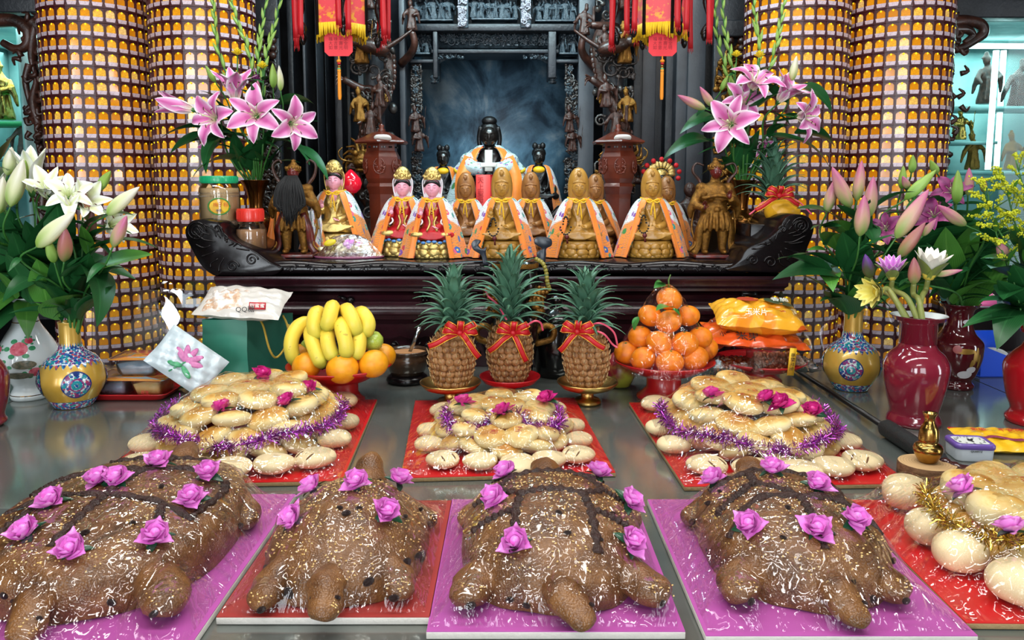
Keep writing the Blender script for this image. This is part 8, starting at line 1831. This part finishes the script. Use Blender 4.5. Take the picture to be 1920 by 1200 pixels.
altar_bouquet(0, BV[0], [(480, 216, 2.74, (.05, -1, .15), 1.02, 'open', 'facing straight out'), (402, 222, 2.76, (-.5, -1, .1), .95, 'open', 'left of the middle'), (440, 178, 2.80, (.05, -.35, 1), 1.0, 'half', 'opening upward'), (548, 232, 2.76, (.62, -.8, -.1), .92, 'open', 'at the right'), (352, 204, 2.80, (-1, -.25, .22), 1.0, 'trumpet', 'half open, pointing left'), (402, 270, 2.88, (-.7, -.6, -.4), .62, 'half', 'small and low at the left')], None,
              [(512, 165, 511, 118, 2.80, M_BGR, .17, 'pale green lily bud standing up'), (526, 170, 523, 122, 2.82, M_BWH, .15, 'greenish white lily bud beside the green bud'), (484, 180, 483, 150, 2.78, M_BPK, .17, 'small pink bud above the front bloom'), (404, 154, 385, 122, 2.84, M_BGR, .17, 'green bud pointing up left')],
              [(445, 98, 2.84, .020, mat('yellow_mum', 'e8c81c', .5), 'left yellow chrysanthemum'), (492, 123, 2.82, .019, MATS['yellow_mum'], 'right yellow chrysanthemum'), (481, 152, 2.86, .030, mat('purple_mum', '6a1f5a', .5), 'purple chrysanthemum')],
              [([(470, 250), (414, 110), (402, 30), (398, -30)], 2.86, 'leftmost green gladiolus spike'), ([(474, 250), (470, 115), (445, 40), (425, -30)], 2.86, 'second green gladiolus spike'), ([(480, 250), (484, 118), (490, 60), (504, -30)], 2.88, 'third green gladiolus spike'), ([(486, 250), (498, 115), (512, 60), (533, -30)], 2.86, 'rightmost green gladiolus spike')],
              [(458, 305, 384, 330, 2, 1.2), (440, 262, 330, 262, 2, .8), (430, 250, 398, 310, 2, 1.0), (500, 270, 560, 300, 2, 1.0), (520, 196, 595, 202, 0, 1.0), (540, 280, 582, 330, 2, .8), (470, 320, 500, 250, 1, 1.2), (450, 320, 440, 245, 1, 1.2), (500, 320, 530, 262, 1, 1.2), (460, 300, 420, 268, 0, 1.1), (490, 290, 515, 240, 0, 1.0), (400, 260, 350, 290, 2, .8), (470, 315, 468, 262, 4, 1.0), (505, 315, 548, 305, 0, 1.0)], 'left')
altar_bouquet(1, BV[1], [(1414, 158, 2.76, (.1, -.6, .8), 1.0, 'open', 'topmost'), (1370, 232, 2.74, (-.45, -1, .1), 1.0, 'open', 'at the left front'), (1467, 182, 2.78, (.45, -.4, .7), .92, 'half', 'right of the topmost bloom'), (1505, 218, 2.76, (.7, -.8, .0), .92, 'open', 'at the right'), (1390, 190, 2.82, (.1, -.8, .3), .8, 'open', 'behind the left front bloom'), (1425, 272, 2.88, (.3, -.8, -.3), .55, 'half', 'small and low')], None,
              [(1322, 204, 1270, 178, 2.74, M_BPK, .15, 'long pink-tipped bud pointing left'), (1338, 200, 1312, 162, 2.76, M_BPK, .17, 'pink-tipped bud pointing up left'), (1484, 152, 1494, 104, 2.80, M_BWH, .17, 'pale bud standing at the right'), (1352, 170, 1366, 140, 2.82, M_BGR, .17, 'green bud by the gladiolus')],
              [(1381, 102, 2.82, .018, MATS['yellow_mum'], 'left yellow chrysanthemum'), (1424, 103, 2.80, .019, MATS['yellow_mum'], 'right yellow chrysanthemum')],
              [([(1385, 250), (1366, 150), (1344, 60), (1342, -30)], 2.88, 'leftmost green gladiolus spike'), ([(1388, 250), (1374, 130), (1360, 60), (1352, -30)], 2.86, 'second green gladiolus spike'), ([(1395, 250), (1424, 100), (1418, 50), (1410, -30)], 2.88, 'third green gladiolus spike'), ([(1400, 250), (1448, 112), (1462, 50), (1476, -30)], 2.86, 'rightmost green gladiolus spike')],
              [(1345, 225, 1310, 250, 2, .9), (1330, 265, 1286, 300, 2, .8), (1395, 320, 1420, 240, 1, 1.3), (1370, 320, 1395, 262, 1, 1.2), (1440, 262, 1520, 315, 2, .9), (1490, 250, 1552, 290, 2, .8), (1495, 162, 1525, 205, 2, 1.1), (1430, 300, 1465, 255, 4, 1.2), (1375, 325, 1350, 290, 0, 1.1), (1410, 320, 1448, 290, 0, 1.2), (1395, 300, 1385, 245, 1, 1.2), (1420, 280, 1480, 270, 0, .9)], 'right')

# --- white lilies at the left front
LV = (at(139, 605, 2.10)); WV = at(58, 562, 2.19)
GVASE_Y = [o for o in COL.objects if 'cloisonne vase with blue medallion at the left' in (o.get('label') or '')][0].location[1]
LV = at(139, 606, GVASE_Y)
FG = 'white lilies in the left vases'
def front(kind, x0, y0, x1, y1, Y, m, lb, base, grp, k, R=.17, s=1.0, dy=-.03, nl=3, bm=None, lm=None):
    a, b = at(x0, y0, Y), at(x1, y1, Y+dy); d = b-a; bs = np.array(base)+np.array((.010*math.cos(k*2.4), .010*math.sin(k*2.4), -.03))
    t, b0 = stalk(lb, 'lily', 'lily' if kind != 'bud' else 'lily_bud', bs, a, d, grp, r=.0030, nl=nl, ll=.085, seed=k+300, lo=.15, hi=.85, lm=lm)
    if kind == 'bud': bud(t, a-b0, d, np.linalg.norm(d), m, R)
    else: bloom(t, a-b0, d, s, kind, m, k*.5)
    return t, b0
Yl = GVASE_Y
for k, a in enumerate([('trumpet', 60, 362, 52, 292, 2.14, M_WLILY, 'big white trumpet lily at the upper left', WV, 1.0), ('half', 92, 372, 82, 325, 2.06, M_WLILY, 'white lily opening upward left of the middle', LV, .72), ('open', 128, 372, 132, 345, 2.02, M_WLILY, 'white lily with curled petals in the middle', LV, .62), ('half', 150, 385, 185, 362, 2.06, M_WLILY, 'white lily facing right', LV, .70), ('half', 200, 425, 246, 412, 2.10, M_WLILY, 'white lily low at the right of the bunch', LV, .72), ('trumpet', 5, 390, -12, 330, 2.16, M_WLILY, 'white lily cut by the left picture edge', WV, .85)]):
    front(*a[:7], a[7]+' in the left vases', a[8], FG, k, s=a[9], dy=-.06 if a[0] != 'trumpet' else -.02)
for k, (x0, y0, x1, y1, Y, m, R, lb, bs) in enumerate([(14, 328, 22, 275, 2.12, M_BWH, .20, 'pale bud at the top left', WV), (20, 386, 44, 298, 2.02, M_BWH, .165, 'large pinkish white bud standing at the left', WV), (40, 350, 48, 300, 2.06, M_BGR, .17, 'green-edged bud behind the large pale bud', WV), (-2, 400, 6, 330, 2.04, M_BWH, .18, 'pale bud at the left picture edge', WV), (202, 402, 262, 350, 2.02, M_BWH, .15, 'long pale bud pointing up right', LV), (183, 358, 208, 320, 2.08, M_BGR, .17, 'bright green bud', LV), (212, 462, 238, 404, 2.0, M_BPK, .17, 'pink-striped green bud at the right', LV), (70, 462, 142, 396, 1.96, M_BWH, .15, 'pinkish bud with tips just opening, nearest the front', LV), (102, 492, 88, 445, 1.98, M_BGR, .19, 'short green bud low in the middle', LV), (120, 490, 122, 425, 1.97, M_BBR, .20, 'brown-tinged green bud low in the middle', LV), (163, 412, 156, 355, 2.06, M_BBR, .17, 'brownish bud right of the middle', LV), (170, 452, 173, 392, 2.08, M_BBR, .15, 'brownish bud below the right lilies', LV), (118, 395, 104, 362, 2.04, M_BPK, .17, 'pink-green bud in the middle', LV), (78, 355, 84, 325, 2.08, M_BBR, .2, 'small brown bud behind the middle lily', LV)]):
    t, b0 = front('bud', x0, y0, x1, y1, Y, m, lb+' among the left white lilies', bs, FG, k+20, R, nl=3)
    if 'just opening' in lb:
        c = at(142, 396, 1.93)-b0
        for j in range(4): put('petal', pmesh(('tip', 0), .045, .009, .1, .5, m=M_WLILY), t, c-np.array((.03, 0, -.025))*.55, (.3, .75, j*1.6), .8)
def foliage(label, base, Y, leaves, grp, lm=None):
    t = thing('lily_foliage_stem', label, 'foliage', tuple(base), None, grp); b0 = np.array(base); stem(t, (0, 0, -.02), (0, -.01, .12), (0, 0, 1))
    for q in leaves:
        x0, y0, x1, y1, kd, w_ = q[:6]; leaf_to(t, b0, x0, y0, x1, y1, Y+(q[6] if len(q) > 6 else 0), Y-.07+(q[6] if len(q) > 6 else 0), kd, lm or (M_LEAF if rnd.random() < .8 else M_LEAFL), rnd.uniform(-.5, .5), w_)
foliage('dense dark lily leaves above the gold cloisonne vase at the left', LV, Yl-.03, [(150, 516, 275, 478, 1, 1.5), (120, 470, 100, 360, 1, 1.4), (70, 480, 45, 410, 1, 1.1), (60, 490, 95, 375, 1, 1.0), (150, 590, 215, 530, 1, 1.2), (130, 600, 60, 560, 0, 1.0), (120, 590, 30, 590, 0, .8), (130, 600, 100, 520, 4, 1.1), (150, 600, 190, 545, 0, 1.0), (140, 590, 155, 500, 1, 1.3), (120, 580, 110, 470, 1, 1.2), (60, 570, 20, 470, 1, 1.4), (90, 580, 70, 480, 1, 1.4), (150, 560, 175, 470, 1, 1.2), (160, 430, 225, 400, 0, 1.2), (165, 450, 235, 435, 0, .9), (170, 470, 270, 462, 0, .8), (155, 500, 200, 590, 2, 1.0), (110, 600, 130, 545, 4, 1.3), (140, 520, 182, 455, 1, 1.3), (30, 560, -5, 500, 1, 1.3), (85, 520, 40, 560, 2, 1.2), (50, 520, 20, 430, 1, 1.2), (165, 480, 160, 420, 1, 1.0), (100, 560, 60, 520, 0, 1.3), (175, 530, 240, 500, 0, .8)], FG)
foliage('dark lily leaves hanging over the white peony vase at the left', WV, 2.17, [(50, 560, 5, 640, 2, 1.2), (40, 550, -10, 610, 2, 1.4), (60, 560, 50, 620, 2, 1.1), (30, 540, 10, 440, 1, 1.4), (55, 550, 60, 440, 1, 1.2), (20, 520, 0, 370, 1, 1.3), (60, 560, 110, 590, 2, 1.0), (40, 560, 45, 500, 4, 1.3), (10, 560, -20, 520, 4, 1.4), (60, 560, 85, 510, 4, 1.2), (25, 470, 30, 390, 1, 1.2), (0, 300, 22, 250, 1, 1.0), (-5, 340, 25, 318, 0, 1.1)], FG)
foliage('leafy lily stems filling the middle of the left white bunch', LV, Yl+.02, [(rnd.uniform(20, 170), rnd.uniform(440, 560), 0, 0, 1, 1.3)[:2]+(lambda a, l: (a, l))(rnd.uniform(-20, 215), rnd.uniform(400, 590))+(rnd.choice((0, 1, 1, 4)), rnd.uniform(.9, 1.4), rnd.uniform(-.02, .06)) for k in range(26)], FG)

# --- pink lily buds, lotus and goldenrod at the right
RG = 'pink lily buds in the right vases'
GR = [o for o in COL.objects if 'medallion at the right' in (o.get('label') or '')][0].location
RVb = at(1595, 586, GR[1]); DM = np.array(DMV); Yr = GR[1]
for k, (x0, y0, x1, y1, Y, m, R, lb, bs) in enumerate([(1594, 388, 1560, 312, 2.20, M_BPK, .16, 'green and pink bud leaning left', RVb), (1550, 398, 1566, 335, 2.24, M_BPK, .17, 'pink bud behind the left-leaning bud', RVb), (1606, 376, 1616, 300, 2.24, M_BPK, .15, 'tall brownish pink bud', RVb), (1627, 408, 1638, 330, 2.20, M_BPK, .17, 'pink bud behind the large front bud', RVb), (1612, 442, 1621, 365, 2.14, M_BPK, .19, 'large pink and green bud in front', RVb), (1697, 374, 1756, 318, 2.24, M_BGR, .15, 'bright green bud pointing up right', DM), (1680, 446, 1742, 354, 2.12, M_BPK, .15, 'long pink bud pointing up right', RVb), (1685, 482, 1736, 416, 2.10, M_BBR, .16, 'olive bud below the long pink bud', RVb), (1730, 442, 1756, 410, 2.16, M_BPK, .18, 'pink bud tip behind the olive bud', RVb), (1690, 354, 1694, 310, 2.30, M_BGR, .17, 'small upright green bud', DM), (1709, 324, 1712, 290, 2.30, M_BGR, .2, 'topmost small green bud', DM), (1793, 382, 1796, 318, 2.24, M_BGR, .16, 'upright green bud near the glass', DM), (1815, 366, 1817, 314, 2.28, M_BPK, .17, 'upright pink bud near the glass', DM), (1810, 422, 1758, 384, 2.10, M_BPK, .15, 'pink bud pointing left', DM), (1886, 488, 1872, 446, 2.0, M_BPK, .2, 'pink-green bud among the right leaves', np.array(RV)), (1754, 516, 1806, 506, 2.06, M_BPK, .14, 'bud lying to the right behind the white lotus', DM), (1757, 325, 1744, 300, 2.3, M_BGR, .2, 'small green bud behind', DM), (1845, 360, 1842, 330, 2.26, M_BBR, .17, 'dark bud by the goldenrod', DM), (1703, 352, 1692, 330, 2.26, M_BPK, .2, 'small pink bud tip', DM)]):
    front('bud', x0, y0, x1, y1, Y, m, lb+' in the right vases', bs, RG, k+50, R, nl=4)
for k, (x0, y0, x1, y1, Y, kd, s, lb) in enumerate([(1752, 408, 1742, 382, 2.22, 'open', .55, 'magenta lily behind the long pink bud'), (1785, 362, 1780, 340, 2.30, 'open', .55, 'magenta lily near the glass'), (1662, 432, 1655, 410, 2.24, 'open', .50, 'dark magenta lily behind the front buds')]):
    front(kd, x0, y0, x1, y1, Y, M_MLILY, lb+' in the right vases', DM if k < 2 else RVb, RG, k+80, s=s, dy=-.06)
foliage('dark lily leaves above the gold cloisonne vase at the right', RVb, Yr-.02, [(1580, 420, 1518, 388, 0, 1.3), (1590, 440, 1515, 428, 0, 1.2), (1600, 450, 1545, 412, 0, 1.3), (1600, 480, 1630, 370, 1, 1.3), (1560, 520, 1450, 482, 0, .8), (1570, 500, 1480, 480, 0, .9), (1560, 520, 1548, 540, 2, 1.2), (1600, 540, 1515, 512, 2, 1.2), (1570, 560, 1512, 515, 1, 1.2), (1590, 590, 1560, 540, 4, 1.3), (1600, 520, 1580, 430, 1, 1.4), (1610, 540, 1620, 440, 1, 1.5), (1590, 560, 1640, 470, 1, 1.2), (1620, 480, 1690, 455, 0, 1.5), (1640, 390, 1705, 355, 0, 1.0), (1620, 420, 1640, 455, 4, 1.2), (1600, 590, 1610, 520, 1, 1.4), (1570, 470, 1560, 430, 4, 1.3), (1610, 470, 1600, 400, 1, 1.1), (1590, 575, 1540, 560, 0, 1.2), (1560, 480, 1530, 470, 0, 1.0)], RG)
foliage('dark lily leaves above the dark maroon vase', DM, 2.26, [(1790, 560, 1840, 450, 1, 1.3), (1780, 550, 1770, 420, 1, 1.4), (1800, 550, 1880, 470, 0, 1.1), (1780, 480, 1850, 450, 0, 1.3), (1790, 470, 1770, 370, 1, 1.2), (1800, 500, 1835, 410, 1, 1.3), (1770, 540, 1745, 450, 1, 1.2), (1760, 460, 1800, 440, 0, 1.2), (1790, 560, 1860, 560, 0, 1.0), (1770, 380, 1700, 390, 0, 1.0), (1790, 430, 1840, 430, 4, 1.3), (1790, 570, 1840, 520, 4, 1.3), (1810, 420, 1850, 380, 1, 1.2), (1780, 540, 1810, 480, 1, 1.3), (1750, 540, 1790, 500, 4, 1.2), (1770, 560, 1740, 500, 1, 1.3)], RG)
foliage('dark leaves above the bright red vase at the right edge', np.array(RV), 1.98, [(1940, 600, 1870, 520, 1, 1.2), (1930, 600, 1832, 612, 0, 1.2), (1920, 590, 1860, 560, 0, 1.0), (1910, 580, 1885, 640, 2, 1.2), (1940, 580, 1900, 490, 1, 1.4), (1930, 520, 1870, 480, 0, 1.2), (1950, 560, 1930, 440, 1, 1.4), (1930, 590, 1850, 590, 0, .9), (1920, 540, 1880, 560, 4, 1.3), (1940, 480, 1890, 430, 1, 1.1), (1900, 520, 1860, 500, 4, 1.1), (1925, 600, 1895, 560, 4, 1.3)], RG)
foliage('thick dark foliage behind the lotus flowers at the right', DM, 2.36, [(rnd.uniform(1640, 1900), rnd.uniform(430, 570), rnd.uniform(1640, 1930), rnd.uniform(390, 600), rnd.choice((0, 1, 1, 4)), rnd.uniform(1.0, 1.5), rnd.uniform(-.04, .04)) for k in range(34)], RG)
# lotus flowers in the plain maroon vase
LG = 'lotus in the plain maroon vase'; LB = np.array(LOTV)
def lotus(label, x0, y0, x1, y1, Y, m, k, openk, s, dy=-.02, closed=False):
    a, b = at(x0, y0, Y), at(x1, y1, Y+dy); d = (b-a)/np.linalg.norm(b-a); bs = LB+np.array((.014*math.cos(k*1.9), .014*math.sin(k*1.9), -.05)); t = thing('lotus', label, 'flower', tuple(bs), None, LG); p0 = a-bs; L = np.linalg.norm(p0)
    p = spline([np.zeros(3), p0*.5+np.array((0, 0, .02)), p0-d*.03, p0], 20); mk('stem', tube(p, np.linspace(.0075, .0065, 20), 8), mat('lotus_stalk', '8a8a4a', .45, var=('6a7a3a', 12)), t)
    e = Vector(d).to_track_quat('Z', 'Y').to_euler()
    if closed: bud(t, p0, d, np.linalg.norm(b-a), M_BBR if m is None else m, .23); return
    hd = mk('receptacle', lathe([(0, 0), (.010, .002), (.013, .012), (.009, .022), (0, .024)], 14), mat('lotus_centre', 'd8c04a', .6), t, loc=p0, rot=e, sc=s)
    for ring, (n, a0, a1, L_, W_) in enumerate(((8, .25, .45*openk, .062, .0115), (8, .35, .75*openk, .064, .0125))):
        for j in range(n): put('petal', pmesh(('lot', ring, openk), L_, W_, a0, a1, m=m), hd, (0, 0, .004), (0, 0, 2*PI*(j+.5*ring)/n), 1)
    for j in range(4): put('sepal', pmesh(('sep', openk), .062, .0165, .40, .85*openk, m=M_SEPAL), hd, (0, 0, 0), (0, 0, PI/2*j+.3), 1)
lotus('pink lotus opening upward in the plain maroon vase', 1673, 524, 1671, 480, 2.02, M_LOTP, 0, 1.0, .95)
lotus('white lotus opening upward in the plain maroon vase', 1740, 524, 1752, 470, 2.02, M_LOTW, 1, .9, 1.25)
lotus('yellow lotus tipping toward the left in the plain maroon vase', 1652, 545, 1606, 552, 1.96, M_LOTY, 2, 1.0, 1.0, -.05)
lotus('closed olive lotus bud in the plain maroon vase', 1713, 532, 1714, 482, 2.0, M_BBR, 3, 1, 1, closed=True)
lotus('closed purple-tipped lotus bud in the plain maroon vase', 1632, 520, 1622, 476, 2.06, budmat('purple_lotus_bud', '5a6a30', '4a4a3a', '5a2a80'), 4, 1, 1, closed=True)
# goldenrod sprays
GG = 'goldenrod sprays at the right edge'; M_GROD = mat('goldenrod_yellow', 'c8c81c', .6, var=('a8b418', 40))
FLK = MB()
for k in range(3): FLK.add(tr(ell((0, 0, 0), (.5, .5, .5), 5, 3), (rnd.uniform(-.6, .6), rnd.uniform(-.6, .6), rnd.uniform(-.4, .4))))
for k, (x1, y1, lb) in enumerate(((1850, 352, 'leftmost'), (1880, 322, 'second from the left'), (1905, 300, 'tallest'), (1935, 330, 'at the picture edge'), (1860, 400, 'lowest, pointing left'))):
    tip = at(x1, y1, 1.98); bs = np.array(RV)+np.array((-.01*k, 0, -.03)); t = thing('goldenrod', 'yellow-green goldenrod spray above the bright red vase, '+lb, 'flower', tuple(bs), None, GG); p = stem(t, (0, 0, 0), tip-bs, (-.3, 0, 1), .0022); r = random.Random(k); b = MB(); tw = []
    for j in range(15):
        i = 10+int(j*.75); c = p[min(i, 21)]; d = np.array((r.uniform(-1, .6), r.uniform(-.6, .4), r.uniform(.0, .6))); d /= np.linalg.norm(d); L = r.uniform(.035, .085)*(1.2-.5*j/15); e = [c, c+d*L*.6+np.array((0, 0, .006)), c+d*L]; tw.append(tube(spline(e, 8), np.linspace(.0011, .0006, 8), 4)); q = spline(e, 14)
        for z in q[3:]:
            for _ in range(3): b.add(tr(ell((0, 0, 0), (1, 1, 1), 5, 3), z+np.array((r.uniform(-.005, .005), r.uniform(-.005, .005), r.uniform(0, .007))), None, r.uniform(.0018, .0032)))
    mk('twig', tw, M_STALK, t)['kind'] = 'stuff'; b.build('floret_clusters', M_GROD, t)['kind'] = 'stuff'
    for j in range(5): put_leaf(t, p[4+j*3], (r.uniform(-1, 1), -.4, .5), .06, 3, M_LEAFL)
